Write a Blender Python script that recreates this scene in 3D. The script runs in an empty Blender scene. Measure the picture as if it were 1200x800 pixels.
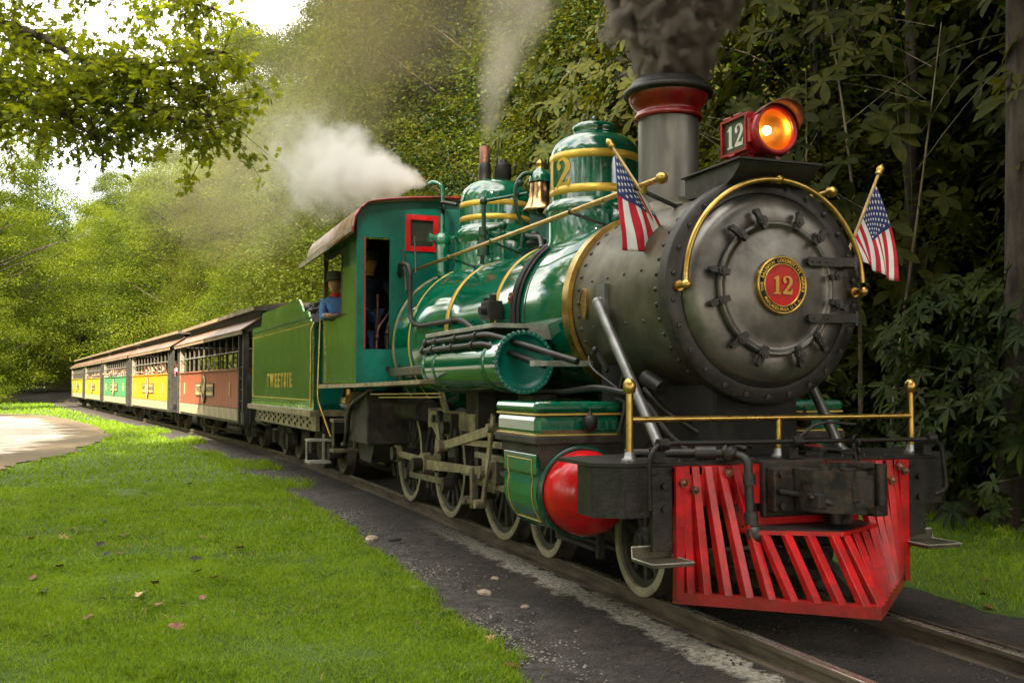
import bpy, bmesh, math, random
import numpy as np
from mathutils import Vector, Matrix, noise
R = math.radians
PI = math.pi
rnd = random.Random(12)
sc = bpy.context.scene
col = sc.collection

# ---------------------------------------------------------------- camera
cam = bpy.data.objects.new('camera', bpy.data.cameras.new('camera'))
col.objects.link(cam)
cam.location = (-3.4684, -4.7234, 1.2747)
_yaw, _pit = 0.3615, 0.0428
_fw = Vector((math.sin(_yaw) * math.cos(_pit), math.cos(_yaw) * math.cos(_pit), math.sin(_pit)))
cam.rotation_euler = _fw.to_track_quat('-Z', 'Y').to_euler()
cam.data.sensor_width = 36
cam.data.lens = 1176.44 / 1200 * 36
cam.data.clip_start = 0.1
cam.data.clip_end = 2000
sc.camera = cam

# ---------------------------------------------------------------- sky and sun
SUN_EL, SUN_AZ = R(36), R(-148)      # azimuth from +Y towards +X; negative = left of the track
sd = Vector((math.sin(SUN_AZ) * math.cos(SUN_EL), math.cos(SUN_AZ) * math.cos(SUN_EL), math.sin(SUN_EL)))
world = bpy.data.worlds.new('World')
sc.world = world
world.use_nodes = True
wt = world.node_tree
wt.nodes.clear()
wo = wt.nodes.new('ShaderNodeOutputWorld')
bg = wt.nodes.new('ShaderNodeBackground')
sky = wt.nodes.new('ShaderNodeTexSky')
sky.sky_type = 'NISHITA'
sky.sun_disc = False
sky.sun_elevation = SUN_EL
sky.sun_rotation = SUN_AZ
sky.air_density = 1.2
sky.dust_density = 2.0
tc = wt.nodes.new('ShaderNodeTexCoord')
mp = wt.nodes.new('ShaderNodeMapping'); mp.inputs['Scale'].default_value = (1, 1, 2.2)
nz = wt.nodes.new('ShaderNodeTexNoise'); nz.inputs['Scale'].default_value = 2.6; nz.inputs['Detail'].default_value = 7; nz.inputs['Roughness'].default_value = .55
rp = wt.nodes.new('ShaderNodeValToRGB'); rp.color_ramp.elements[0].position = .30; rp.color_ramp.elements[1].position = .56
mx = wt.nodes.new('ShaderNodeMix'); mx.data_type = 'RGBA'
mx.inputs['B'].default_value = (9.8, 9.2, 8.2, 1)
L = wt.links.new
L(tc.outputs['Generated'], mp.inputs['Vector']); L(mp.outputs[0], nz.inputs['Vector'])
L(nz.outputs['Fac'], rp.inputs[0]); L(rp.outputs[0], mx.inputs['Factor'])
L(sky.outputs[0], mx.inputs['A']); L(mx.outputs['Result'], bg.inputs[0])
bg.inputs[1].default_value = 0.10
L(bg.outputs[0], wo.inputs[0])
sun = bpy.data.objects.new('sun', bpy.data.lights.new('sun', 'SUN'))
col.objects.link(sun)
sun.data.energy = 4.6
sun.data.angle = R(0.6)
sun.data.color = (1, .88, .68)
sun.rotation_euler = (-sd).to_track_quat('-Z', 'Y').to_euler()
sun.location = sd * 60
sc.view_settings.view_transform = 'Standard'
sc.view_settings.look = 'None'
sc.view_settings.exposure = 2.3
sc.view_settings.gamma = 1
sc.render.engine = 'CYCLES'
sc.cycles.use_denoising = True
sc.cycles.max_bounces = 8
sc.cycles.diffuse_bounces = 3
sc.cycles.glossy_bounces = 3
sc.cycles.transmission_bounces = 4
sc.cycles.volume_bounces = 3
sc.cycles.transparent_max_bounces = 8
sc.cycles.volume_step_rate = 1.0
sc.cycles.volume_max_steps = 128
sc.cycles.sample_clamp_indirect = 4
sc.cycles.caustics_reflective = False
sc.cycles.caustics_refractive = False

# ---------------------------------------------------------------- materials
M = {}
def nn(t, kind, **kw):
    n = t.nodes.new(kind)
    for k, v in kw.items():
        n.inputs[k.replace('_', ' ')].default_value = v
    return n
def c4(c): return (c[0], c[1], c[2], 1)
def mat(name, c, rough=.5, metal=0, var=.15, scale=6, bump=.0, bscale=60, c2=None, coat=0, spec=.5, ior=None, streak=None, rvar=.1, trans=0, dirt=None):
    m = bpy.data.materials.new(name); m.use_nodes = True
    t = m.node_tree; b = t.nodes['Principled BSDF']; lk = t.links.new
    tcn = t.nodes.new('ShaderNodeTexCoord')
    mpn = t.nodes.new('ShaderNodeMapping')
    if streak: mpn.inputs['Scale'].default_value = streak
    lk(tcn.outputs['Object'], mpn.inputs['Vector'])
    n = nn(t, 'ShaderNodeTexNoise', Scale=scale, Detail=6.0, Roughness=.6); lk(mpn.outputs[0], n.inputs['Vector'])
    cc = c2 if c2 else tuple(max(0, x * (1 - var * 2)) for x in c)
    mixn = t.nodes.new('ShaderNodeMix'); mixn.data_type = 'RGBA'
    mixn.inputs['A'].default_value = c4(cc); mixn.inputs['B'].default_value = c4(tuple(min(1, x * (1 + var)) for x in c))
    rr = t.nodes.new('ShaderNodeValToRGB'); rr.color_ramp.elements[0].position = .35; rr.color_ramp.elements[1].position = .62
    lk(n.outputs['Fac'], rr.inputs[0]); lk(rr.outputs[0], mixn.inputs['Factor'])
    out = mixn.outputs['Result']
    if dirt:
        n3 = nn(t, 'ShaderNodeTexNoise', Scale=scale * 3.1, Detail=8.0, Roughness=.75); lk(tcn.outputs['Object'], n3.inputs['Vector'])
        r3 = t.nodes.new('ShaderNodeValToRGB'); r3.color_ramp.elements[0].position = .5; r3.color_ramp.elements[1].position = .72
        lk(n3.outputs['Fac'], r3.inputs[0])
        m3 = t.nodes.new('ShaderNodeMix'); m3.data_type = 'RGBA'; m3.inputs['B'].default_value = c4(dirt)
        lk(r3.outputs[0], m3.inputs['Factor']); lk(out, m3.inputs['A']); out = m3.outputs['Result']
    lk(out, b.inputs['Base Color'])
    mr = t.nodes.new('ShaderNodeMapRange'); mr.inputs['To Min'].default_value = max(0, rough - rvar); mr.inputs['To Max'].default_value = min(1, rough + rvar)
    n2 = nn(t, 'ShaderNodeTexNoise', Scale=scale * 2.3, Detail=5.0); lk(tcn.outputs['Object'], n2.inputs['Vector'])
    lk(n2.outputs['Fac'], mr.inputs['Value']); lk(mr.outputs[0], b.inputs['Roughness'])
    b.inputs['Metallic'].default_value = metal
    b.inputs['Specular IOR Level'].default_value = spec
    if ior: b.inputs['IOR'].default_value = ior
    if coat:
        b.inputs['Coat Weight'].default_value = coat; b.inputs['Coat Roughness'].default_value = .04
    if bump:
        nb = nn(t, 'ShaderNodeTexNoise', Scale=bscale, Detail=5.0, Roughness=.65); lk(tcn.outputs['Object'], nb.inputs['Vector'])
        bp = t.nodes.new('ShaderNodeBump'); bp.inputs['Strength'].default_value = bump; bp.inputs['Distance'].default_value = .01
        lk(nb.outputs['Fac'], bp.inputs['Height']); lk(bp.outputs[0], b.inputs['Normal'])
    M[name] = m
    return m
mat('green_paint', (.0, .125, .065), .08, 0, .12, 3, ior=2.3, rvar=.05, bump=.03, bscale=5)
mat('green_panel', (.12, .29, .09), .07, .46, .12, 3, ior=2.2, rvar=.03, bump=1.0, bscale=2.2)  # same green paint, base lightened and part metallic to carry mirrored sunlit foliage
mat('cab_teal', (.0, .15, .115), .32, 0, .12, 4, dirt=(.01, .09, .068))
mat('green_dark', (.002, .06, .03), .28, 0, .2, 4, coat=.3)
mat('graphite', (.125, .115, .082), .42, .65, .22, 5, bump=.12, bscale=90, c2=(.07, .064, .046), dirt=(.16, .14, .10))
mat('graphite_front', (.20, .19, .175), .36, .7, .2, 4, bump=.10, bscale=120, c2=(.095, .092, .087), dirt=(.165, .155, .14))
mat('graphite_dark', (.05, .048, .046), .45, .5, .2, 6, bump=.1, bscale=80, dirt=(.09, .08, .065))
mat('stack_grey', (.16, .155, .145), .38, .6, .15, 3, streak=(3, 3, .5))
mat('black_iron', (.018, .017, .016), .45, .3, .3, 8, bump=.35, bscale=60, dirt=(.045, .034, .025))
mat('coupler_iron', (.03, .027, .023), .55, .3, .4, 7, bump=.5, bscale=40, dirt=(.11, .055, .03))
mat('black_gloss', (.012, .012, .012), .22, 0, .2, 6)
mat('soot_black', (.012, .011, .010), .8, 0, .3, 6, bump=.3, bscale=40)
mat('frame_grime', (.035, .030, .024), .7, .1, .35, 5, bump=.4, bscale=40, dirt=(.07, .055, .04))
mat('steel_worn', (.26, .22, .15), .42, .4, .25, 9, bump=.15, bscale=60, c2=(.14, .12, .09), dirt=(.08, .065, .045))
mat('steel_bright', (.26, .26, .255), .38, .7, .15, 9)
mat('cream_steel', (.32, .27, .17), .45, .15, .3, 7, dirt=(.09, .07, .045), c2=(.15, .12, .075))
mat('shelf_metal', (.42, .41, .37), .45, .3, .15, 7, dirt=(.2, .18, .14))
mat('brass', (.55, .37, .11), .30, .95, .2, 10, c2=(.45, .27, .06), rvar=.1)
mat('gold_leaf', (.75, .48, .07), .32, .35, .1, 6)
mat('yellow_line', (.62, .42, .10), .35, .2, .12, 6)
mat('copper_bell', (.62, .38, .20), .2, 1, .15, 8)
mat('copper_brown', (.22, .10, .06), .45, .6, .3, 12)
mat('red_paint', (.62, .006, .010), .22, 0, .15, 5, dirt=(.38, .012, .012), coat=.25)
mat('red_pilot', (.55, .010, .012), .33, 0, .2, 6, dirt=(.28, .03, .03), bump=.15, bscale=50)
mat('red_deep', (.26, .008, .010), .2, 0, .2, 5, coat=.4)
mat('red_lamp', (.40, .012, .02), .3, 0, .2, 8, coat=.2)
mat('tyre_dark', (.05, .042, .032), .6, .2, .3, 9, bump=.2)
mat('cab_wood_dark', (.10, .035, .02), .5, 0, .2, 8)
mat('roof_metal', (.30, .19, .11), .5, .2, .2, 5)
mat('tyre_steel', (.36, .33, .235), .42, .15, .2, 9, bump=.1, c2=(.26, .23, .16))
mat('wheel_dark', (.035, .032, .026), .6, .1, .3, 9, bump=.3, bscale=50)
mat('rail_steel', (.12, .095, .07), .55, .3, .3, 14, streak=(1, .2, 1), c2=(.05, .04, .03))
mat('rail_top', (.50, .46, .40), .28, .8, .2, 14, streak=(1, .1, 1), c2=(.26, .22, .17))
mat('white_cloth', (.8, .8, .8), .8, 0, .05, 10)
mat('red_cloth', (.55, .01, .03), .8, 0, .1, 10)
mat('blue_cloth', (.02, .035, .16), .8, 0, .1, 10)
mat('skin', (.62, .33, .22), .5, 0, .1, 10)
mat('hair_dark', (.03, .02, .015), .6, 0, .2, 20)
mat('hair_light', (.30, .20, .10), .6, 0, .2, 20)
mat('hat_grey', (.10, .10, .085), .8, 0, .2, 20)
mat('denim', (.05, .10, .28), .8, 0, .2, 14)
mat('denim_dark', (.02, .03, .07), .8, 0, .2, 14)
mat('coal', (.015, .015, .016), .85, 0, .4, 20, bump=.3, bscale=30)
mat('coach_dark', (.028, .026, .022), .5, 0, .25, 8, dirt=(.05, .045, .035))
mat('coach_cream', (.34, .29, .18), .55, 0, .2, 5, dirt=(.16, .13, .08), streak=(1, 1, .3))
mat('coach_brown', (.13, .07, .035), .5, 0, .2, 4, dirt=(.09, .05, .025), streak=(1, .3, 1))
mat('coach_trim', (.22, .17, .105), .5, 0, .15, 5)
mat('seat_wood', (.18, .11, .06), .6, 0, .2, 6)
mat('panel_red', (.25, .062, .03), .42, 0, .25, 5, dirt=(.24, .085, .04), streak=(1, 1, .15))
mat('panel_yellow', (.55, .24, .005), .45, 0, .08, 3)
mat('panel_green', (.06, .22, .085), .45, 0, .1, 3)
mat('panel_lime', (.36, .29, .02), .45, 0, .08, 3)
mat('bark', (.045, .033, .022), .9, 0, .4, 5, bump=1.0, bscale=14, streak=(3, 3, .5), c2=(.022, .017, .012))
mat('bark_pale', (.22, .18, .12), .85, 0, .3, 5, bump=.6, bscale=20, streak=(3, 3, .4))
mat('stone_pale', (.42, .33, .25), .8, 0, .2, 12, bump=.6, bscale=30)
mat('stone_dark', (.05, .045, .04), .8, 0, .3, 12, bump=.6, bscale=30)
mat('leaf_brown', (.20, .07, .03), .6, 0, .3, 20)
mat('leaf_tan', (.45, .28, .12), .6, 0, .2, 20)
mat('leaf_dark', (.02, .015, .012), .7, 0, .2, 20)
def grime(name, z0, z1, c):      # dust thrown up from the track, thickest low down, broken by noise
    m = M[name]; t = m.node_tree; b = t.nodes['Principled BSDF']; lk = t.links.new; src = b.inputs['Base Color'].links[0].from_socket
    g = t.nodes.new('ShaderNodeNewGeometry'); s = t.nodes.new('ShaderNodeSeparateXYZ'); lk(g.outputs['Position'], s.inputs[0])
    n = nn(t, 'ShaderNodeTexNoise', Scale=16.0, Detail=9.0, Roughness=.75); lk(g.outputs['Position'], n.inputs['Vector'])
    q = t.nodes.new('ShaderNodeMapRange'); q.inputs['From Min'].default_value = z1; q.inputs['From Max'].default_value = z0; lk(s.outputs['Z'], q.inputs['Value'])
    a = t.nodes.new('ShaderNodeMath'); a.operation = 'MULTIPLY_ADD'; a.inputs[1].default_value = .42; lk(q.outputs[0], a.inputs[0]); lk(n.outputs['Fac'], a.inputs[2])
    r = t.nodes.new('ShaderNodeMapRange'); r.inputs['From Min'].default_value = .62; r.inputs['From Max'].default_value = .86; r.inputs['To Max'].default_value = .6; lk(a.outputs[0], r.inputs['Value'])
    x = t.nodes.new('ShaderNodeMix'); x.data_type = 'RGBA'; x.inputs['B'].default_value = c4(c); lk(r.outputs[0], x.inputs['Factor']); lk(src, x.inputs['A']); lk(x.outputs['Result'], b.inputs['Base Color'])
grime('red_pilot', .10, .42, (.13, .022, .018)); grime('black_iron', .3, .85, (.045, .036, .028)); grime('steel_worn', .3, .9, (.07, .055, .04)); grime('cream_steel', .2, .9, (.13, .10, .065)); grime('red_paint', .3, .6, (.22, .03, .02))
def glassy(name, c, rough=.05, alpha=.35):
    m = bpy.data.materials.new(name); m.use_nodes = True; b = m.node_tree.nodes['Principled BSDF']
    b.inputs['Base Color'].default_value = c4(c); b.inputs['Roughness'].default_value = rough
    b.inputs['Alpha'].default_value = alpha; M[name] = m
glassy('window_glass', (.05, .06, .05), .05, .5)
glassy('amber_glass', (.9, .28, .02), .08, .06)
mat('reflector_gold', (.85, .36, .05), .30, .9, .1, 8)
mat('board_dark', (.06, .085, .05), .4, 0, .2, 8)
mat('board_white', (.7, .7, .62), .5, 0, .1, 8)
def emis(name, c, s):
    m = bpy.data.materials.new(name); m.use_nodes = True; b = m.node_tree.nodes['Principled BSDF']
    b.inputs['Base Color'].default_value = c4(c); b.inputs['Emission Color'].default_value = c4(c); b.inputs['Emission Strength'].default_value = s; M[name] = m
emis('bulb_lit', (1, .66, .28), 10)
emis('amber_lit', (.9, .20, .01), .05)
def leafmat(name, c, c2, rough=.45, trans=.45, tcol=None, spec=.25, scale=1.2, snap=.12, rnd_=.35):
    m = bpy.data.materials.new(name); m.use_nodes = True; t = m.node_tree; b = t.nodes['Principled BSDF']; lk = t.links.new
    geo = t.nodes.new('ShaderNodeNewGeometry'); tcn = t.nodes.new('ShaderNodeTexCoord'); oi = t.nodes.new('ShaderNodeObjectInfo')
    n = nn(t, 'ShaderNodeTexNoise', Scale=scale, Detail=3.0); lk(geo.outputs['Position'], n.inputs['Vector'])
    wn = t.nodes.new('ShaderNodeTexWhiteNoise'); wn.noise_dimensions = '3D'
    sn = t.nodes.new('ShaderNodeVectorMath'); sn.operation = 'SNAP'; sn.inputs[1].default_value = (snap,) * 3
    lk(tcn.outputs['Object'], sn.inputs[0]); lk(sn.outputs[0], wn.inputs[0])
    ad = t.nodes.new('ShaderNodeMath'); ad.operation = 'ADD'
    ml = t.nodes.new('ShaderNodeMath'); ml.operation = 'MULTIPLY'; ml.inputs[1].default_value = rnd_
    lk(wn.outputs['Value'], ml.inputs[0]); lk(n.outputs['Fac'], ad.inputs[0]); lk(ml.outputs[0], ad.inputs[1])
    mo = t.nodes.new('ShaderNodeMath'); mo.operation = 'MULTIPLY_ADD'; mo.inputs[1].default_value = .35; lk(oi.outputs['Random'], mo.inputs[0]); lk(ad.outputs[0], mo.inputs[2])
    rr = t.nodes.new('ShaderNodeMapRange'); rr.inputs['From Min'].default_value = .58; rr.inputs['From Max'].default_value = 1.08  # contrast raised: random leaf colour also stands in for dark shaded masses
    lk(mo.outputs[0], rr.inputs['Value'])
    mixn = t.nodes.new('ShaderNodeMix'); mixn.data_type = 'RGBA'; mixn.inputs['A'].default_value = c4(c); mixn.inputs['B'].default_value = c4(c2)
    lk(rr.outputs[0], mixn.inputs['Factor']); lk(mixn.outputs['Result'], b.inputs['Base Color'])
    b.inputs['Roughness'].default_value = rough; b.inputs['Specular IOR Level'].default_value = spec
    if trans:
        tr = t.nodes.new('ShaderNodeBsdfTranslucent'); ms = t.nodes.new('ShaderNodeMixShader'); ms.inputs[0].default_value = trans
        g = t.nodes.new('ShaderNodeMix'); g.data_type = 'RGBA'; g.blend_type = 'MULTIPLY'; g.inputs['Factor'].default_value = 1
        g.inputs['B'].default_value = c4(tcol or (2.4, 2.2, .6)); lk(mixn.outputs['Result'], g.inputs['A']); lk(g.outputs['Result'], tr.inputs[0])
        lk(b.outputs[0], ms.inputs[1]); lk(tr.outputs[0], ms.inputs[2]); lk(ms.outputs[0], t.nodes['Material Output'].inputs[0])
    M[name] = m
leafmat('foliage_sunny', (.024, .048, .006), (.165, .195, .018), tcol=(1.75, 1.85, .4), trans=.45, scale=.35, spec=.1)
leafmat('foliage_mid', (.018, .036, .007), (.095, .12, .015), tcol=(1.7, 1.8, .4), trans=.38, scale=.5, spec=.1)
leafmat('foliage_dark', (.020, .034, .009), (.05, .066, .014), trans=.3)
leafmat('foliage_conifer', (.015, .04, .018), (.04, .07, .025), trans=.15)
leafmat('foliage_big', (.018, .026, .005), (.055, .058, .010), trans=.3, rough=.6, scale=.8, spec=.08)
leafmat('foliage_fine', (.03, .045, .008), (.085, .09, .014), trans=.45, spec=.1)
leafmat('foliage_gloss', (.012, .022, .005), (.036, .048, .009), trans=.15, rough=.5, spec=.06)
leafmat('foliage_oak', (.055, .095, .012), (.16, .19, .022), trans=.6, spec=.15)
leafmat('grass_blade', (.035, .085, .006), (.20, .31, .016), trans=.35, tcol=(1.7, 1.6, .6), rough=.5, scale=2.2, snap=.02, rnd_=.7, spec=.15)  # lighter and darker colour patches also stand in for faint sun dapples

# ---------------------------------------------------------------- mesh builder
class MB:
    def __init__(s): s.v = []; s.f = []; s.sm = []; s.mi = []; s.cur = 0
    def add(s, vs, fs, smooth=False):
        o = len(s.v); s.v += [tuple(v) for v in vs]
        for f in fs: s.f.append(tuple(i + o for i in f)); s.sm.append(smooth); s.mi.append(s.cur)
        return s
    def box(s, x0, x1, y0, y1, z0, z1):
        vs = [(x, y, z) for z in (z0, z1) for y in (y0, y1) for x in (x0, x1)]
        return s.add(vs, [(0, 2, 3, 1), (4, 5, 7, 6), (0, 1, 5, 4), (2, 6, 7, 3), (0, 4, 6, 2), (1, 3, 7, 5)])
    def bar(s, a, b, w, h, up=(0, 0, 1)):     # box along a->b, w across, h along up
        a = Vector(a); b = Vector(b); d = (b - a).normalized(); u = Vector(up); r = d.cross(u)
        if r.length < 1e-5: r = d.cross(Vector((1, 0, 0)))
        r.normalize(); u = r.cross(d).normalized()
        vs = [p + r * sx * w / 2 + u * sz * h / 2 for p in (a, b) for sx, sz in ((-1, -1), (1, -1), (1, 1), (-1, 1))]
        return s.add(vs, [(0, 1, 2, 3), (7, 6, 5, 4), (0, 4, 5, 1), (1, 5, 6, 2), (2, 6, 7, 3), (3, 7, 4, 0)])
    def cyl(s, a, b, r0, r1=None, n=16, caps=True, smooth=True):
        r1 = r0 if r1 is None else r1
        a = Vector(a); b = Vector(b); d = (b - a).normalized()
        u = d.orthogonal().normalized(); w = d.cross(u)
        vs = []
        for p, r in ((a, r0), (b, r1)):
            for i in range(n):
                t = 2 * PI * i / n; vs.append(p + (u * math.cos(t) + w * math.sin(t)) * r)
        s.add(vs, [(i, (i + 1) % n, n + (i + 1) % n, n + i) for i in range(n)], smooth)
        if caps:
            s.add(vs[:n], [tuple(range(n - 1, -1, -1))]); s.add(vs[n:], [tuple(range(n))])
        return s
    def tube(s, pts, r, n=8, caps=True, closed=False):
        pts = [Vector(p) for p in pts]; m = len(pts)
        rs = r if isinstance(r, (list, tuple)) else [r] * m
        tg = []
        for i in range(m):
            a = pts[(i - 1) % m] if (closed or i) else pts[i]; b = pts[(i + 1) % m] if (closed or i < m - 1) else pts[i]
            tg.append((b - a).normalized())
        u = tg[0].orthogonal().normalized(); vs = []
        for i in range(m):
            u = (u - tg[i] * u.dot(tg[i])).normalized(); w = tg[i].cross(u)
            for k in range(n):
                t = 2 * PI * k / n; vs.append(pts[i] + (u * math.cos(t) + w * math.sin(t)) * rs[i])
        fs = []
        for i in range(m if closed else m - 1):
            j = (i + 1) % m
            for k in range(n): fs.append((i * n + k, i * n + (k + 1) % n, j * n + (k + 1) % n, j * n + k))
        s.add(vs, fs, True)
        if caps and not closed:
            s.add(vs[:n], [tuple(range(n - 1, -1, -1))]); s.add(vs[-n:], [tuple(range(n))])
        return s
    def lathe(s, prof, o, ax=(0, 0, 1), n=48, t0=0, t1=2 * PI, smooth=True, ref=None):
        # prof: (radius, height) along ax from o ; a repeated point makes a hard edge
        o = Vector(o); ax = Vector(ax).normalized(); u = Vector(ref) if ref else ax.orthogonal().normalized(); w = ax.cross(u)
        full = abs(t1 - t0) > 2 * PI - 1e-6; k = n if full else n + 1
        segs = []; cur = [prof[0]]
        for p in prof[1:]:
            if abs(p[0] - cur[-1][0]) < 1e-9 and abs(p[1] - cur[-1][1]) < 1e-9:
                segs.append(cur); cur = [p]
            else: cur.append(p)
        segs.append(cur)
        for sg in segs:
            if len(sg) < 2: continue
            vs = []
            for r, h in sg:
                for i in range(k):
                    t = t0 + (t1 - t0) * i / n; vs.append(o + ax * h + (u * math.cos(t) + w * math.sin(t)) * r)
            fs = []
            for j in range(len(sg) - 1):
                for i in range(n):
                    a, b = j * k + i, j * k + (i + 1) % k
                    fs.append((a, b, b + k, a + k))
            s.add(vs, fs, smooth)
        return s
    def prism(s, poly, axis, a0, a1):     # poly in the two other axes (cyclic order kept), extruded along axis
        def P(p, a): return {'x': (a, p[0], p[1]), 'y': (p[0], a, p[1]), 'z': (p[0], p[1], a)}[axis]
        n = len(poly); vs = [P(p, a0) for p in poly] + [P(p, a1) for p in poly]
        s.add(vs, [(i, (i + 1) % n, n + (i + 1) % n, n + i) for i in range(n)])
        s.add(vs[:n], [tuple(range(n - 1, -1, -1))]); s.add(vs[n:], [tuple(range(n))])
        return s
    def dome(s, c, d, r, h=None, n=8):    # rivet head
        h = h or r * .7; return s.lathe([(r, 0), (r * .8, h * .6), (r * .4, h * .92), (0.0001, h)], c, d, n)
    def ball(s, c, r, n=14, sc_=(1, 1, 1)):
        m = n // 2; vs = []; fs = []
        for j in range(m + 1):
            p = PI * j / m
            for i in range(n): vs.append((c[0] + r * sc_[0] * math.sin(p) * math.cos(2 * PI * i / n), c[1] + r * sc_[1] * math.sin(p) * math.sin(2 * PI * i / n), c[2] + r * sc_[2] * math.cos(p)))
        for j in range(m):
            for i in range(n): fs.append((j * n + i, (j + 1) * n + i, (j + 1) * n + (i + 1) % n, j * n + (i + 1) % n))
        return s.add(vs, fs, True)
    def mesh(s, name):
        me = bpy.data.meshes.new(name); me.from_pydata(s.v, [], s.f)
        me.polygons.foreach_set('use_smooth', s.sm); me.polygons.foreach_set('material_index', s.mi)
        bm = bmesh.new(); bm.from_mesh(me); bmesh.ops.remove_doubles(bm, verts=bm.verts, dist=1e-6) if len(s.v) < 0 else None
        bmesh.ops.recalc_face_normals(bm, faces=bm.faces); bm.to_mesh(me); bm.free()
        return me
    def build(s, name, m, parent=None, bevel=0, label=None, loc=None, kind=None):
        me = s.mesh(name)
        for k in (m if isinstance(m, (list, tuple)) else [m]): me.materials.append(M[k])
        o = bpy.data.objects.new(name, me); col.objects.link(o)
        if parent: o.parent = parent
        if loc: o.location = loc
        if bevel:
            b = o.modifiers.new('bevel', 'BEVEL'); b.width = bevel; b.segments = 2; b.limit_method = 'ANGLE'; b.angle_limit = R(40); b.harden_normals = False
        if label: o['label'] = label
        if kind or name.startswith('rivet'): o['kind'] = kind or 'stuff'
        return o
def top(name, label, cat, loc=(0, 0, 0), rz=0, group=None):
    o = bpy.data.objects.new(name, None); col.objects.link(o); o.location = loc; o.rotation_euler = (0, 0, rz); o.empty_display_size = .2
    o['label'] = label; o['category'] = cat
    if group: o['group'] = group
    return o
def tag(o, label=None, cat=None, group=None, kind=None):
    if label: o['label'] = label
    if cat: o['category'] = cat
    if group: o['group'] = group
    if kind: o['kind'] = kind
    return o
def copy_tree(o, parent=None):
    c = o.copy(); col.objects.link(c)
    if parent: c.parent = parent
    for ch in list(o.children): copy_tree(ch, c)
    return c
def share(src, parent, name=None, loc=None, rot=None, scale=None):
    c = src.copy(); col.objects.link(c); c.parent = parent
    if loc is not None: c.location = loc
    if rot is not None: c.rotation_euler = rot
    if scale is not None: c.scale = scale
    return c
def smooth_path(pts, n=6):      # catmull-rom
    pts = [Vector(p) for p in pts]; out = []
    for i in range(len(pts) - 1):
        p0 = pts[max(i - 1, 0)]; p1 = pts[i]; p2 = pts[i + 1]; p3 = pts[min(i + 2, len(pts) - 1)]
        for k in range(n):
            t = k / n; out.append(.5 * ((2 * p1) + (p2 - p0) * t + (2 * p0 - 5 * p1 + 4 * p2 - p3) * t * t + (3 * p1 - p0 - 3 * p2 + p3) * t ** 3))
    out.append(pts[-1]); return out
def arc_path(pts, rad, n=4):    # straight pipe runs with rounded elbows
    pts = [Vector(p) for p in pts]; out = [pts[0]]
    for i in range(1, len(pts) - 1):
        a, b, c = pts[i - 1], pts[i], pts[i + 1]; d0 = (a - b); d1 = (c - b); r = min(rad, d0.length * .45, d1.length * .45)
        p = b + d0.normalized() * r; q = b + d1.normalized() * r
        for k in range(n + 1):
            t = k / n; out.append((1 - t) ** 2 * p + 2 * t * (1 - t) * b + t * t * q)
    out.append(pts[-1]); return out

# ---------------------------------------------------------------- numerals and letters
# serif figures in a unit box: height 1, drawn as filled polygons
DIG = {
 '1': [[(.02, 0), (.46, 0), (.46, .07), (.36, .10), (.36, 1), (.24, 1), (.02, .84), (.02, .78), (.14, .82), (.14, .10), (.02, .07)]],
 '2': [[(.02, 0), (.62, 0), (.66, .30), (.60, .30), (.55, .17), (.28, .17), (.50, .40), (.64, .58), (.66, .72), (.60, .88), (.47, .98), (.32, 1), (.16, .96), (.05, .85), (.03, .70),
        (.10, .60), (.20, .60), (.25, .68), (.22, .78), (.15, .82), (.22, .90), (.32, .92), (.42, .86), (.46, .73), (.42, .58), (.28, .40), (.08, .17), (.02, .10)]],
}
def figures(txt, h, thick, gap=.10):
    """solid numerals in the xz plane, centred, facing -y ; returns list of (verts,faces)"""
    w = {'1': .48, '2': .68}; W = sum(w[c] for c in txt) + gap * (len(txt) - 1); x = -W / 2; out = []
    for c in txt:
        for poly in DIG[c]:
            pts = [((x + px) * h, (py - .5) * h) for px, py in poly]; out.append(pts)
        x += w[c] + gap
    return out
def fig_mesh(name, txt, h, thick, m, parent, fn):
    mb = MB()
    for poly in figures(txt, h, thick):
        n = len(poly); vs = [fn(px, pz, 0) for px, pz in poly] + [fn(px, pz, thick) for px, pz in poly]
        mb.add(vs, [(i, (i + 1) % n, n + (i + 1) % n, n + i) for i in range(n)] + [tuple(range(n))] + [tuple(range(2 * n - 1, n - 1, -1))])
    me = mb.mesh(name)
    bm = bmesh.new(); bm.from_mesh(me); bmesh.ops.triangulate(bm, faces=[f for f in bm.faces if len(f.verts) > 4]); bm.to_mesh(me); bm.free()
    me.materials.append(M[m]); o = bpy.data.objects.new(name, me); col.objects.link(o); o.parent = parent
    return o
def text_mesh(name, txt, size, m, parent, fn=None, extrude=.003, mat4=None, space=1.0, bold=0.0):
    cu = bpy.data.curves.new(name, 'FONT'); cu.body = txt; cu.size = size; cu.extrude = extrude; cu.align_x = 'CENTER'; cu.align_y = 'CENTER'; cu.resolution_u = 2; cu.space_character = space; cu.offset = bold
    to = bpy.data.objects.new(name, cu); col.objects.link(to); dg = bpy.context.evaluated_depsgraph_get(); dg.update()
    me = bpy.data.meshes.new_from_object(to.evaluated_get(dg)); bpy.data.objects.remove(to)
    if fn:
        for v in me.vertices: v.co = fn(v.co.x, v.co.y, v.co.z)
    if mat4: me.transform(mat4)
    me.materials.clear(); me.materials.append(M[m]); o = bpy.data.objects.new(name, me); col.objects.link(o); o.parent = parent
    return o

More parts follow.
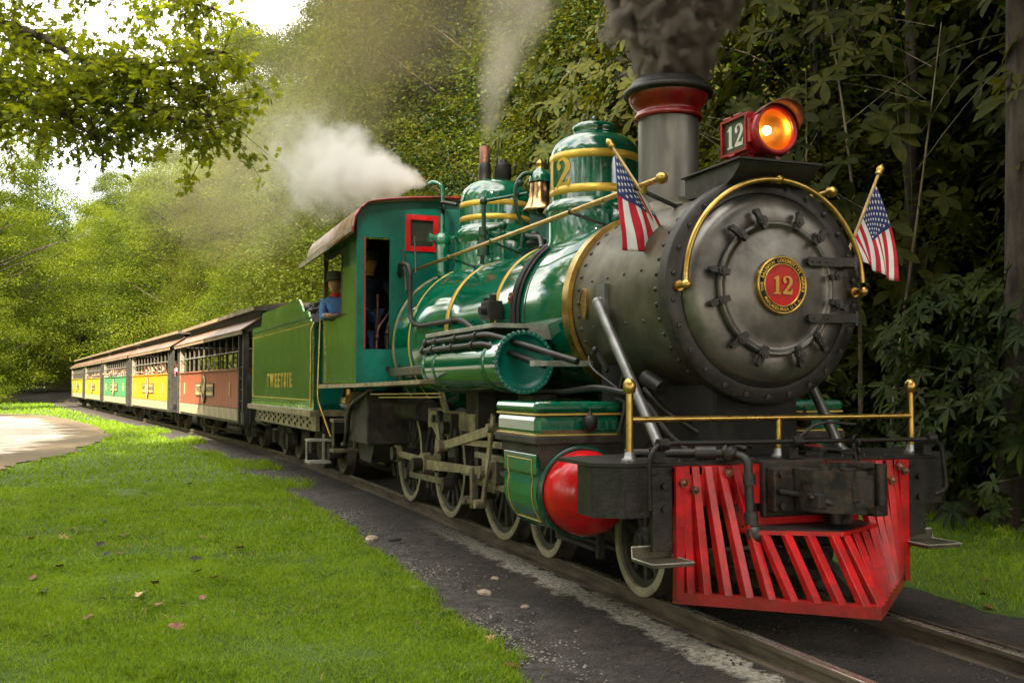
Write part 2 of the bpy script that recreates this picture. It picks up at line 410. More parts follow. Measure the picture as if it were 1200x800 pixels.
# ---------------------------------------------------------------- track centre line
RC, Y0, AL = 170.0, 4.0, 20.0
def track(s):           # s = distance along the line, s == y on the straight
    if s <= Y0: return Vector((0, s, 0)), 0.0
    a = min(s - Y0, AL) / RC
    p = Vector((-RC * (1 - math.cos(a)), Y0 + RC * math.sin(a), 0))
    if s > Y0 + AL:
        k = s - Y0 - AL; p += Vector((-math.sin(a), math.cos(a), 0)) * k
    return p, a
def off(s, d, z=0):
    p, a = track(s); return p + Vector((math.cos(a), math.sin(a), 0)) * d + Vector((0, 0, z))
# ================================================================ LOCOMOTIVE
ZC = 1.827          # boiler axis height above the rail head
loco = top('steam_locomotive', 'green and black steam locomotive number 12 with red pilot and smoking stack', 'locomotive')
def pol(r, a, y, zc=ZC): return (r * math.cos(a), y, zc + r * math.sin(a))
# --- smokebox barrel
mb = MB(); mb.lathe([(.632, 0), (.632, 1.33), (.632, 1.33), (.60, 1.33)], (0, .30, ZC), (0, 1, 0), 96)
sb = mb.build('smokebox', 'graphite', loco)
mb = MB()
for k in range(44):
    a = 2 * PI * k / 44
    for y in (.42, 1.50): mb.dome(pol(.632, a, y), (math.cos(a), 0, math.sin(a)), .017)
for k in range(9):
    for a in (R(196), R(168)):
        if k % 2: mb.dome(pol(.632, a, .5 + k * .115), (math.cos(a), 0, math.sin(a)), .012)
mb.build('rivet_row', 'graphite_dark', sb)
mb = MB(); mb.lathe([(.636, 0), (.669, .004), (.669, .004), (.670, .10), (.670, .10), (.64, .104)], (0, 1.60, ZC - .006), (0, 1, 0), 96)
mb.build('boiler_band', 'brass', loco)
# --- smokebox front: bolted ring, pressed dish and door
mb = MB(); mb.lathe([(.60, .09), (.668, .09), (.668, .09), (.668, .012), (.668, .012), (.662, 0), (.575, 0), (.575, 0), (.56, .02)], (0, .235, ZC), (0, 1, 0), 96)
fr = mb.build('front_ring', 'graphite_dark', loco)
mb = MB(); mb.cyl((0, 0, 0), (0, -.012, 0), .017, n=6, smooth=False); mb.dome((0, -.012, 0), (0, -1, 0), .011)
bolt0 = mb.build('bolt', 'graphite_dark', fr, loc=pol(.625, 2 * PI * .5 / 26, .236))
for k in range(1, 26): share(bolt0, fr, loc=pol(.625, 2 * PI * (k + .5) / 26, .236))
mb = MB(); mb.lathe([(.58, .03), (.567, .010), (.553, -.028), (.53, -.055), (.495, -.072), (.455, -.079), (.42, -.080), (.40, -.079), (.392, -.078)], (0, .235, ZC), (0, 1, 0), 96)
mb.build('front_plate', 'graphite_front', loco)
mb = MB(); mb.lathe([(.392, .0), (.392, -.018), (.388, -.03), (.378, -.035), (.366, -.03), (.36, -.02), (.34, -.016), (.30, -.024), (.22, -.036), (.12, -.043), (0.0001, -.045)], (0, .152, ZC), (0, 1, 0), 96)
door = mb.build('smokebox_door', 'graphite_front', loco)
cl = None
for k in range(12):
    a = R(14 + 30 * k + (4 if k % 2 else -2)); 
    if cl is None:
        mb = MB(); mb.cyl((0, 0, 0), (0, -.065, 0), .015, n=8); mb.cyl((0, -.028, 0), (0, -.058, 0), .028, n=6, smooth=False)
        mb.bar((-.058, -.022, 0), (.052, -.036, 0), .034, .030, (0, 1, 0)); mb.cyl((-.058, 0, 0), (-.058, -.038, 0), .018, n=8)
        cl = mb.build('door_clamp', 'graphite_dark', door, bevel=.003); o = cl
    else: o = share(cl, door)
    o.location = pol(.402, a, .128); o.rotation_euler = (0, -a + R(rnd.uniform(-14, 14)) + PI, 0)
for z in (1.99, 1.66):
    mb = MB(); mb.prism([(.20, z - .026), (.43, z - .026), (.43, z + .026), (.20, z + .026), (.185, z + .015), (.185, z - .015)], 'y', .085, .108)
    mb.box(.43, .545, .082, .118, z - .024, z + .03); mb.cyl((.525, .09, z - .04), (.525, .09, z + .045), .014, n=10)
    for x in (.215, .265, .315): mb.dome((x, .086, z), (0, -1, 0), .011)
    mb.build('door_hinge', 'graphite_dark', door, bevel=.003)
    # bracket behind the hinge, standing on the dish
    mb = MB(); mb.box(.44, .56, .118, .20, z - .02, z + .02); mb.build('hinge_bracket', 'graphite_dark', loco)
# number plate
mb = MB(); mb.lathe([(.166, .03), (.170, .0), (.164, -.008), (.157, -.008), (.154, -.002), (.154, -.002), (.127, -.002), (.127, -.002), (.125, -.009), (.118, -.009), (.116, -.002)], (.005, .088, 1.842), (0, 1, 0), 64)
plate = mb.build('number_plate', 'brass', loco)
mb = MB(); mb.lathe([(.154, 0), (.127, 0)], (.005, .0845, 1.842), (0, 1, 0), 48); mb.build('plate_rim_ground', 'soot_black', plate)
mb = MB(); mb.lathe([(.117, 0), (.0001, 0)], (.005, .0845, 1.842), (0, 1, 0), 48); mb.build('plate_field', 'red_paint', plate)
fig_mesh('numeral', '12', .105, .008, 'brass', plate, lambda x, z, t: (.005 + x, .0843 - t, 1.842 + z))
def ring_text(txt, r, a0, a1, flip, z0=1.842, x0=.005, y=.0825, size=.027):
    n = len(txt)
    for i, ch in enumerate(txt):
        if ch == ' ': continue
        a = a0 + (a1 - a0) * i / (n - 1)
        rot = a - PI / 2 if not flip else a + PI / 2
        m4 = Matrix.Translation((x0 + r * math.cos(a), y, z0 + r * math.sin(a))) @ Matrix.Rotation(-rot, 4, 'Y') @ Matrix.Rotation(PI / 2, 4, 'X')
        yield ch, m4, size
def joined_text(name, items, m, parent):
    mes = MB()
    for ch, m4, size in items:
        o = text_mesh('glyph', ch, size, m, None, extrude=.0015, mat4=m4, bold=.0006); me = o.data
        mes.add([tuple(v.co) for v in me.vertices], [tuple(p.vertices) for p in me.polygons]); bpy.data.objects.remove(o); bpy.data.meshes.remove(me)
    return mes.build(name, m, parent)
items = list(ring_text('THE BALDWIN LOCOMOTIVE WORKS', .1405, R(192), R(-12), False)) + list(ring_text('PHILADELPHIA U.S.A.', .1405, R(213), R(327), True))
joined_text('rim_lettering', items, 'gold_leaf', plate)
# --- brass arch handrail over the front
mb = MB(); pts = [(.004 + .605 * math.cos(R(a)), .13, 1.855 + .605 * math.sin(R(a))) for a in [182 - k * 4.6 for k in range(40)]]
mb.tube(pts, .0165, 10); arch = mb.build('front_handrail', 'brass', loco)
for x, z in ((-.60, 1.83), (.61, 1.83)):
    mb = MB(); mb.cyl((x, .20, z), (x, .13, z), .016, n=10); mb.ball((x, .125, z), .029); mb.cyl((x, .235, z), (x, .20, z), .030, n=12); mb.build('rail_bracket', 'brass', arch)
mb = MB(); mb.ball((.02, .13, 2.462), .029); mb.cyl((.02, .14, 2.46), (.02, .24, 2.46), .014, n=8); mb.build('rail_knob', 'brass', arch)
# --- smokestack
mb = MB(); mb.lathe([(.235, -.16), (.226, -.07), (.214, -.02), (.209, .03), (.209, .62)], (0, 1.37, 2.50), (0, 0, 1), 64)
st = mb.build('smokestack', 'stack_grey', loco)
mb = MB()
vs = []; n = 48
for j, (rr, dz) in enumerate(((.30, .02), (.29, .045), (.25, .075), (.215, .10))):
    for i in range(n):
        t = 2 * PI * i / n; x = rr * math.cos(t); y = 1.37 + rr * math.sin(t)
        z = ZC + math.sqrt(max(.632 ** 2 - min(abs(x), .5) ** 2, 0)) + dz - .02; vs.append((x, y, z))
mb.add(vs, [(j * n + i, j * n + (i + 1) % n, (j + 1) * n + (i + 1) % n, (j + 1) * n + i) for j in range(3) for i in range(n)], True)
mb.build('stack_saddle', 'graphite', st)
mb = MB(); mb.lathe([(.209, 0), (.236, .004), (.240, .02), (.232, .035), (.222, .045), (.222, .06), (.230, .075), (.250, .10), (.268, .125), (.275, .15), (.278, .165)], (0, 1.37, 3.105), (0, 0, 1), 64)
mb.build('stack_collar', 'red_deep', st)
mb = MB(); mb.lathe([(.278, 0), (.305, .006), (.312, .022), (.308, .04), (.285, .056), (.262, .075), (.255, .10), (.235, .108), (.20, .10), (.19, .05), (.19, -.5)], (0, 1.37, 3.268), (0, 0, 1), 64)
mb.build('stack_rim', 'black_iron', st)
# --- boiler: parallel course, wagon-top taper, firebox wrapper
def loft(rings, n=96):
    mb = MB(); vs = []; fs = []
    for y, zc, r in rings:
        for i in range(n):
            t = 2 * PI * i / n; vs.append((r * math.cos(t), y, zc + r * math.sin(t)))
    for j in range(len(rings) - 1):
        for i in range(n): fs.append((j * n + i, j * n + (i + 1) % n, (j + 1) * n + (i + 1) % n, (j + 1) * n + i))
    mb.add(vs, fs, True); return mb
def br(y):      # radius and axis height of the boiler at y
    t = min(max((y - 4.15) / 1.05, 0), 1); t = t * t * (3 - 2 * t)
    return .662 + (.83 - .662) * t, 1.815 + (1.70 - 1.815) * t
rg = [(1.66, 1.815, .655), (1.68, 1.815, .662)] + [(y, br(y)[1], br(y)[0]) for y in [2.2, 2.8, 3.3, 3.8, 4.1] + [4.15 + .105 * k for k in range(1, 11)] + [5.6, 6.05]]
boiler = loft(rg).build('boiler', 'green_paint', loco)
def band(y, w, m, dr=.004, nm='boiler_band'):
    r, zc = br(y); r2, z2 = br(y + w)
    return loft([(y, zc, r - .002), (y, zc, r + dr), (y + w, z2, r2 + dr), (y + w, z2, r2 - .002)]).build(nm, m, boiler)
band(3.08, .075, 'gold_leaf'); band(3.165, .012, 'black_gloss', .003, 'lining_band')
band(4.36, .07, 'gold_leaf'); band(4.33, .012, 'black_gloss', .003, 'lining_band')
band(5.22, .045, 'yellow_line'); band(5.86, .05, 'cream_steel', .01); band(2.42, .012, 'black_gloss', .003, 'lining_band')
# pipes wrapped over the boiler ahead of the steam dome
for y, rr in ((2.60, .020), (2.67, .017), (2.53, .014)):
    r, zc = br(y); mb = MB(); mb.tube([(-(r + rr) * math.cos(R(a)), y + .05 * math.sin(R(a)) ** 4, zc + (r + rr) * math.sin(R(a))) for a in range(-25, 86, 6)], rr, 10); mb.build('injector_pipe', 'black_iron', loco)
# --- domes
def dome(name, y, prof, base_r, zb, mt='green_paint'):
    mb = MB(); n = 56; vs = []
    for rr, dz in ((base_r, -.01), (base_r * .985, .03), (base_r * .95, .055)):
        for i in range(n):
            t = 2 * PI * i / n; x = rr * math.cos(t); yy = y + rr * math.sin(t); r, zc = br(yy)
            zs = zc + math.sqrt(max(r * r - x * x, .01)); vs.append((x, yy, zs + dz))
    for i in range(n):
        t = 2 * PI * i / n; rr = prof[0][0]; vs.append((rr * math.cos(t), y + rr * math.sin(t), prof[0][1]))
    mb.add(vs, [(j * n + i, j * n + (i + 1) % n, (j + 1) * n + (i + 1) % n, (j + 1) * n + i) for j in range(3) for i in range(n)], True)
    mb.lathe(prof, (0, y, 0), (0, 0, 1), n)
    return mb.build(name, mt, loco)
sd_ = dome('sand_dome', 2.56, [(.39, 2.62), (.405, 2.65), (.40, 2.685), (.375, 2.71), (.363, 2.725), (.363, 2.725), (.363, 3.06), (.358, 3.12), (.335, 3.18), (.295, 3.225), (.23, 3.262), (.19, 3.275), (.175, 3.285), (.175, 3.285), (.172, 3.30), (.182, 3.318), (.182, 3.34), (.165, 3.362), (.10, 3.375), (.0001, 3.378)], .41, 2.60)
mb = MB(); mb.cyl((0, 2.56, 3.37), (0, 2.56, 3.41), .018, n=10); mb.ball((0, 2.56, 3.42), .024); mb.build('dome_finial', 'green_paint', sd_)
for z in (2.775, 3.045):
    mb = MB(); mb.lathe([(.363, -.012), (.3652, -.011), (.3652, .052), (.363, .053)], (0, 2.56, z), (0, 0, 1), 56); mb.build('gold_band', 'gold_leaf', sd_)
def wrap(x, z, t): a = PI + x / .367 + .19; return ((.3645 + t) * math.cos(a), 2.56 + (.3645 + t) * math.sin(a), 2.93 + z)
fig_mesh('numeral', '12', .235, .003, 'gold_leaf', sd_, wrap)
fig_mesh('numeral', '12', .19, .003, 'gold_leaf', sd_, lambda x, z, t: (lambda a: ((.3645 + t) * math.cos(a), 2.56 + (.3645 + t) * math.sin(a), 2.93 + z))(x / .367))
std = dome('steam_dome', 4.95, [(.40, 2.70), (.425, 2.76), (.425, 2.80), (.40, 2.84), (.372, 2.865), (.36, 2.88), (.36, 2.88), (.36, 3.14), (.352, 3.20), (.325, 3.26), (.27, 3.315), (.20, 3.35), (.10, 3.37), (.0001, 3.375)], .43, 2.66)
for z in (2.93, 3.075):
    mb = MB(); mb.lathe([(.36, -.012), (.3622, -.011), (.3622, .044), (.36, .045)], (0, 4.95, z), (0, 0, 1), 56); mb.build('gold_band', 'gold_leaf', std)
mb = MB(); mb.lathe([(.075, 3.34), (.08, 3.36), (.07, 3.38), (.066, 3.42), (.066, 3.50), (.06, 3.56), (.045, 3.575), (.045, 3.52)], (-.075, 5.05, 0), (0, 0, 1), 20)
mb.build('safety_valve', 'black_iron', std)
mb = MB(); mb.lathe([(.055, 3.54), (.055, 3.74), (.045, 3.74), (.045, 3.6)], (-.075, 5.05, 0), (0, 0, 1), 20); mb.build('valve_pipe', 'copper_brown', std)
mb = MB(); mb.lathe([(.08, 3.34), (.085, 3.36), (.075, 3.38), (.088, 3.40), (.088, 3.53), (.08, 3.55), (.05, 3.56), (.045, 3.59), (.0001, 3.60)], (.09, 4.95, 0), (0, 0, 1), 20)
mb.build('safety_valve', 'black_iron', std)
mb = MB(); mb.tube(arc_path([(-.06, 5.0, 3.56), (-.02, 4.98, 3.72), (.02, 4.97, 3.80)], .03), .006, 6); mb.tube([(0, 4.95, 3.4), (.03, 4.9, 3.8)], .005, 6); mb.build('pull_rod', 'black_iron', std)
# --- bell on its yoke
mb = MB(); mb.lathe([(.0001, 3.185), (.05, 3.18), (.075, 3.165), (.088, 3.13), (.094, 3.05), (.104, 2.98), (.125, 2.92), (.155, 2.875), (.165, 2.862), (.158, 2.855), (.13, 2.87), (.09, 2.95)], (0, 3.72, 0), (0, 0, 1), 40)
bell = mb.build('bell', 'copper_bell', loco)
mb = MB(); mb.ball((0, 3.72, 2.87), .035); mb.cyl((0, 3.72, 2.87), (0, 3.72, 3.0), .01); mb.build('clapper', 'black_iron', bell)
mb = MB(); mb.lathe([(.105, 3.12), (.10, 3.17), (.075, 3.21), (.045, 3.235), (.035, 3.25)], (0, 3.72, 0), (0, 0, 1), 24)
mb.build('bell_crown', 'green_paint', bell)
mb = MB(); mb.lathe([(.03, 3.24), (.034, 3.255), (.02, 3.27), (.036, 3.285), (.036, 3.30), (.018, 3.325), (.0001, 3.335)], (0, 3.72, 0), (0, 0, 1), 16); mb.build('bell_finial', 'brass', bell)
for sx in (-1, 1):
    mb = MB(); mb.tube(smooth_path([(sx * .05, 3.72, 3.20), (sx * .17, 3.72, 3.18), (sx * .24, 3.72, 3.05), (sx * .23, 3.72, 2.86), (sx * .17, 3.72, 2.70), (sx * .19, 3.72, 2.46)], 5), .020, 8)
    mb.ball((sx * .20, 3.72, 3.10), .035, 10); mb.build('bell_yoke', 'green_dark', bell)
mb = MB(); mb.box(-.24, .24, 3.64, 3.80, 2.42, 2.50); mb.build('bell_base', 'green_dark', bell, bevel=.01)
# --- side handrails on stanchions
for sx in (-1, 1):
    mb = MB(); mb.tube([(sx * .60, .42, 2.475), (sx * .60, 5.95, 2.52)], .0185, 10); mb.lathe([(.019, 0), (.034, .01), (.036, .035), (.022, .06), (.0001, .066)], (sx * .60, .42, 2.475), (0, -1, 0), 16)
    hr = mb.build('side_handrail', 'brass', loco)
    for y in (.70, 1.68, 3.35, 4.6):
        r, zc = br(y); z = 2.478 + (y - .42) * .008; mt = 'graphite_dark' if y < 1.8 else 'green_dark'
        xe = .30; ze = zc + math.sqrt(r * r - xe * xe)
        if y < 1.66: ze = ZC + math.sqrt(.632 ** 2 - xe * xe)
        mb = MB(); mb.bar((sx * .60, y, z - .01), (sx * xe, y + .02, ze + (-.01)), .03, .016); mb.ball((sx * .60, y, z), .028, 10); mb.cyl((sx * (xe - .0), y + .02, ze - .01), (sx * xe, y + .02, ze + .012), .026, n=10)
        mb.build('stanchion', mt, hr)
# --- headlight shelf and lamp
mb = MB(); mb.prism([(-.30, 2.53), (-.165, 2.53), (.50, 2.53), (.50, 2.48), (-.165, 2.48)][0:0] or [(.085, 2.548), (.70, 2.548), (.70, 2.42), (.42, 2.40), (.32, 2.41), (.24, 2.43), (.16, 2.47), (.11, 2.51)], 'x', -.265, .265)
shelf = mb.build('lamp_shelf', 'graphite_dark', loco, bevel=.006)
mb = MB(); mb.prism([(-.285, 2.549), (.285, 2.549), (.285, 2.562), (-.285, 2.562)], 'y', .07, .72); mb.build('shelf_plate', 'black_iron', shelf, bevel=.004)
LY, LZ = .13, 2.750
mb = MB(); mb.prism([(.215, LZ - .125), (.48, LZ - .125), (.48, LZ + .085), (.45, LZ + .115), (.215, LZ + .12)], 'x', -.12, .12); mb.lathe([(.130, .05), (.138, .055), (.138, .12), (.12, .13)], (0, LY, LZ), (0, 1, 0), 40)
lamp = mb.build('headlight', 'red_lamp', loco, bevel=.008)
mb = MB(); mb.lathe([(.138, .07), (.142, .02), (.150, .0), (.143, -.018), (.126, -.02), (.119, .0), (.119, .02)], (0, LY, LZ), (0, 1, 0), 48); mb.build('lamp_rim', 'red_lamp', lamp)
mb = MB(); mb.lathe([(.119, .01), (.113, .04), (.09, .065), (.05, .08), (.0001, .084)], (0, LY, LZ), (0, 1, 0), 40); mb.build('reflector', 'reflector_gold', lamp)
mb = MB(); mb.ball((-.035, LY + .035, LZ + .0), .026, 16); mb.build('bulb', 'bulb_lit', lamp)
mb = MB(); mb.lathe([(.121, .0), (.08, -.012), (.0001, -.018)], (0, LY + .004, LZ), (0, 1, 0), 40); mb.build('lens', 'amber_glass', lamp)
mb = MB()
n = 24; vs = []
for j, (yo, ri) in enumerate(((.02, .150), (-.12, .152), (-.12, .146), (.02, .144))):
    for i in range(n + 1):
        t = R(-2) + R(152) * i / n; k = 1 - abs(2 * i / n - 1) ** 3
        vs.append((ri * math.cos(t), LY + (yo if yo > 0 else yo * k), LZ + ri * math.sin(t) + .004))
mb.add(vs, [(j * (n + 1) + i, j * (n + 1) + i + 1, ((j + 1) % 4) * (n + 1) + i + 1, ((j + 1) % 4) * (n + 1) + i) for j in range(4) for i in range(n)], True)
mb.build('lamp_hood', 'copper_brown', lamp)
for sx in (-1, 1):
    mb = MB(); x = sx * .12
    for a in ((.205, LZ - .095, .222, LZ + .095), (.458, LZ - .095, .475, LZ + .095), (.205, LZ - .11, .475, LZ - .095), (.205, LZ + .095, .475, LZ + .11)):
        mb.box(min(x, x + sx * .03), max(x, x + sx * .03), a[0], a[2], a[1], a[3])
    for yk, zk in ((.27, LZ + .115), (.38, LZ + .115), (.33, LZ - .115)): mb.cyl((x + sx * .02, yk, zk), (x + sx * .02, yk + .06, zk), .012, n=8)
    mb.cyl((x + sx * .012, .19, LZ - .07), (x + sx * .012, .19, LZ + .07), .016, n=10)
    bd = mb.build('number_board_frame', 'red_lamp', lamp)
    mb = MB(); mb.box(min(x, x + sx * .012), max(x, x + sx * .012), .222, .458, LZ - .095, LZ + .095); mb.build('number_board', 'board_dark', lamp)
    fig_mesh('numeral', '12', .135, .003, 'board_white', lamp, lambda px, pz, t, sx=sx, x=x: (x + sx * (.0125 + t), .34 + (px if sx > 0 else -px), LZ + pz))
mb = MB()
for x in (-.09, .09):
    for y in (.25, .44): mb.box(x - .015, x + .015, y - .015, y + .015, 2.562, LZ - .11)
mb.build('lamp_foot', 'red_lamp', lamp)
# --- oval builder plate and smokebox fittings on the left
def on_sb(a, y, dr): return (-(.632 + dr) * math.cos(a), y, ZC + (.632 + dr) * math.sin(a))
mb = MB(); n = 32
for rr, dr in ((1, .0), (1, .008)): pass
vs = [on_sb(math.sin(2 * PI * i / n) * .105 / .632 - .02, 1.40 + .062 * math.cos(2 * PI * i / n), .001) for i in range(n)] + [on_sb(math.sin(2 * PI * i / n) * .105 / .632 - .02, 1.40 + .062 * math.cos(2 * PI * i / n), .010) for i in range(n)]
mb.add(vs, [(i, (i + 1) % n, n + (i + 1) % n, n + i) for i in range(n)] + [tuple(range(n, 2 * n))])
op = mb.build('builder_plate', 'brass', loco)
mb = MB(); mb.tube([on_sb(math.sin(2 * PI * i / n) * .095 / .632 - .02, 1.40 + .054 * math.cos(2 * PI * i / n), .011) for i in range(n)], .003, 5, closed=True)
for z in range(5): mb.tube([on_sb((-.05 + z * .024) / .632 - .02, 1.40 - (.03 if z % 2 else .022), .011), on_sb((-.05 + z * .024) / .632 - .02, 1.40 + (.03 if z % 2 else .022), .011)], .0025, 4)
mb.build('plate_relief', 'copper_brown', op)
for sx in (-1, 1):      # long smokebox braces down to the beam deck
    mb = MB(); a = Vector((sx * .68, 1.10, 1.80)); b = Vector((sx * .62, .36, .87))
    mb.tube([a, b], .033, 12); mb.ball(tuple(a), .036, 10); mb.cyl(a, (sx * .60, 1.10, 1.83), .03, n=12); mb.box(*sorted((sx * .625, sx * .66)), 1.04, 1.16, 1.72, 1.92)
    mb.tube([b, b + Vector((0, -.03, -.02))], .04, 10); mb.build('smokebox_brace', 'steel_bright', loco)
# --- cab
cab = MB()
XW, YF, YR, ZF = 1.20, 6.05, 8.10, 1.29
def roofz(x): # outer roof curve
    t = abs(x) / 1.27
    return 3.375 - .05 * t * t - .20 * max(0, (t - .72) / .28) ** 2.0 - .0 * t
rx = [-1.27, -1.24, -1.18, -1.1, -1.0, -.85, -.6, -.3, 0, .3, .6, .85, 1.0, 1.1, 1.18, 1.24, 1.27]
def rz_(x):
    t = abs(x)
    if t < 1.0: return 3.375 - .085 * t * t
    k = min((t - 1.0) / .27, 1); return 3.29 - .36 * (1 - math.sqrt(max(0, 1 - k * k)))
mb = MB()
def wall_with_holes(mb, outer, holes, y0, y1):
    xs = sorted({h[0] for h in holes} | {h[1] for h in holes} | set(rx[1:-1]) | {-XW, XW}); xs = [x for x in xs if -XW <= x <= XW]
    for i in range(len(xs) - 1):
        a, b = xs[i], xs[i + 1]; m = (a + b) / 2; cuts = [ZF]
        hs = sorted([(h[2], h[3]) for h in holes if h[0] < m < h[1]])
        z = ZF
        for h0, h1 in hs:
            mb.prism([(a, z), (b, z), (b, h0), (a, h0)], 'y', y0, y1); z = h1
        mb.prism([(a, z), (b, z), (b, rz_(b) - .03), (a, rz_(a) - .03)], 'y', y0, y1)
holes = [(-1.115, -.83, 1.66, 2.885), (.83, 1.115, 1.66, 2.885), (-.60, -.34, 2.81, 3.10), (.34, .60, 2.81, 3.10)]
wall_with_holes(mb, None, holes, YF, YF + .04)
fw_ = mb.build('front_wall', 'cab_teal', loco)
for sx in (-1, 1):
    a, b = sorted((sx * .60, sx * .34)); mb = MB()
    for q in ((a - .06, a, 2.75, 3.16), (b, b + .06, 2.75, 3.16), (a, b, 2.75, 2.81), (a, b, 3.10, 3.16)): mb.box(q[0], q[1], YF - .02, YF, q[2], q[3])
    w = mb.build('window_frame', 'red_paint', fw_, bevel=.004)
    mb = MB(); mb.box(a, b, YF + .015, YF + .02, 2.81, 3.10); mb.build('pane', 'window_glass', fw_)
    mb = MB(); x = sx * 1.115; xi = sx * .83
    mb.box(*sorted((x, x - sx * .012)), YF - .012, YF - .001, 1.66, 2.885); mb.build('door_trim', 'red_paint', fw_)
    mb = MB()
    for k in range(14):
        z = 1.34 + k * .11; mb.dome((sx * 1.165, YF - .001, z), (0, -1, 0), .009, n=6); mb.dome((sx * .79, YF - .001, z), (0, -1, 0), .007, n=6)
    for k in range(8): mb.dome((sx * (.45 + .1 * k), YF - .001, 1.33), (0, -1, 0), .009, n=6)
    mb.build('rivet_row', 'cab_teal', fw_)
mb = MB(); mb.cyl((-.86, YF - .005, 1.45), (-.86, YF - .04, 1.45), .022, n=12); mb.cyl((-.72, YF, 2.50), (-.72, YF - .08, 2.50), .04, n=12); mb.cyl((-.72, YF, 2.58), (-.72, YF - .03, 2.58), .025); mb.build('wall_fitting', 'black_iron', fw_)
# side walls with the window opening
for sx in (-1, 1):
    xo = sx * XW; a, b = sorted((xo, xo - sx * .04)); mb = MB()
    for y0, y1, z0, z1 in ((YF + .04, YR, ZF, 2.10), (YF + .04, 6.88, 2.10, 3.10), (8.02, YR, 2.10, 3.10), (6.88, 8.02, 2.86, 3.10)): mb.box(a, b, y0, y1, z0, z1)
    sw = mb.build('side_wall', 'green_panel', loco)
    mb = MB()
    for q in ((6.88, 6.90, 2.10, 2.86), (8.0, 8.02, 2.10, 2.86), (6.9, 8.0, 2.84, 2.86)): mb.box(a - .006, b + .006, *q)
    mb.box(*sorted((xo + sx * .05, xo - sx * .05)), 6.86, 8.04, 2.08, 2.105); mb.build('window_frame', 'cab_wood_dark', sw)
    mb = MB()
    for k in range(16): mb.dome((xo, 6.15 + k * .12, 1.33), (sx, 0, 0), .008, n=6)
    for k in range(14): mb.dome((xo, 6.12, 1.38 + k * .12), (sx, 0, 0), .008, n=6); mb.dome((xo, 8.06, 1.38 + k * .12), (sx, 0, 0), .008, n=6)
    mb.build('rivet_row', 'green_dark', sw)
    # awning over the side opening
    mb = MB(); mb.prism([(sx * 1.21, 3.02), (sx * 1.46, 2.80), (sx * 1.45, 2.775), (sx * 1.21, 2.99)], 'y', 6.35, 8.35)
    aw = mb.build('awning', 'roof_metal', loco)
    mb = MB()
    for k in range(8): mb.bar((sx * 1.215, 6.40 + k * .27, 3.025), (sx * 1.46, 6.40 + k * .27, 2.81), .03, .012)
    mb.bar((sx * 1.463, 6.35, 2.79), (sx * 1.463, 8.35, 2.79), .02, .05); mb.build('awning_rib', 'coach_cream', aw)
# roof
mb = MB(); n = len(rx); vs = [(x, y, rz_(x) + dz) for y, dz in ((YF - .10, 0), (9.05, 0), (9.05, -.035), (YF - .10, -.035)) for x in rx]
mb.add(vs, [(j * n + i, j * n + i + 1, ((j + 1) % 4) * n + i + 1, ((j + 1) % 4) * n + i) for j in range(4) for i in range(n - 1)] + [(0, n, 2 * n, 3 * n), (n - 1, 2 * n - 1, 3 * n - 1, 4 * n - 1)], True)
roof = mb.build('roof', 'roof_metal', loco)
mb = MB(); mb.tube([(x, YF - .105, rz_(x) - .012) for x in rx], .014, 6); mb.build('roof_edge', 'red_deep', roof)
for sx in (-1, 1):
    mb = MB(); mb.bar((sx * 1.275, 5.95, 2.955), (sx * 1.275, 9.05, 2.955), .02, .06); mb.build('gutter', 'coach_trim', roof)
mb = MB(); mb.box(-1.16, 1.16, YF + .04, 8.3, 1.25, 1.285); mb.build('cab_floor', 'soot_black', loco)
mb = MB(); mb.box(-1.16, 1.16, 8.06, 8.10, 1.285, 1.9); mb.build('rear_apron', 'soot_black', loco)
mb = MB()
for q in ((-.80, 1.16, 1.9, 2.22), (-.80, -.66, 2.22, 2.55), (-.52, 1.16, 2.22, 2.55), (-.80, 1.16, 2.55, 3.2)): mb.box(q[0], q[1], 8.30, 8.33, q[2], q[3])
mb.build('dark_backing', 'soot_black', loco)  # dark panel added behind the doorway so the cab interior reads as shade
# backhead with gauges, levers and pipes
mb = MB(); mb.lathe([(.80, 0), (.76, .05), (.0001, .06)], (0, 6.45, 1.72), (0, 1, 0), 48); mb.cyl((0, 6.09, 1.72), (0, 6.45, 1.72), .80, n=48)
bh = mb.build('backhead', 'soot_black', loco)
mb = MB()
for x, z, r in ((-.35, 2.35, .07), (-.15, 2.42, .08), (.1, 2.4, .07), (-.55, 2.2, .06)): mb.cyl((x, 6.5, z), (x, 6.56, z), r, n=20)
mb.build('gauge', 'brass', bh)
mb = MB()
for k in range(9):
    x = -.95 + .12 * k; mb.tube(arc_path([(x, 6.2 + .03 * (k % 3), 1.35), (x + .04, 6.3, 1.9 + .06 * k), (x * .6, 6.5, 2.3)], .1), .014, 6); mb.ball((x + .03, 6.28, 1.8 + .05 * k), .03, 8)
mb.tube([(-.92, 6.4, 1.3), (-.86, 6.5, 2.3)], .018, 8); mb.build('pipework', 'copper_brown', bh)
# footplate edge boards
for sx in (-1, 1):
    mb = MB(); mb.prism([(6.0, 1.245), (8.15, 1.225), (8.15, 1.275), (6.0, 1.285)], 'x', *sorted((sx * 1.16, sx * 1.245))); mb.prism([(3.3, 1.28), (5.999, 1.245), (5.999, 1.285), (3.3, 1.315)], 'x', *sorted((sx * .80, sx * 1.245)))
    mb.build('footplate', 'cream_steel', loco, bevel=.004)
    mb = MB(); mb.bar((sx * 1.05, 3.35, 1.20), (sx * 1.05, 6.0, 1.17), .012, .012); mb.bar((sx * 1.05, 3.35, 1.17), (sx * 1.05, 5.6, 1.14), .012, .012); mb.build('sand_pipe', 'yellow_line', loco)
    mb = MB(); mb.bar((sx * .93, 3.9, 1.42), (sx * .86, 5.75, 1.40), .10, .08); mb.build('ledge', 'graphite', loco, bevel=.01)
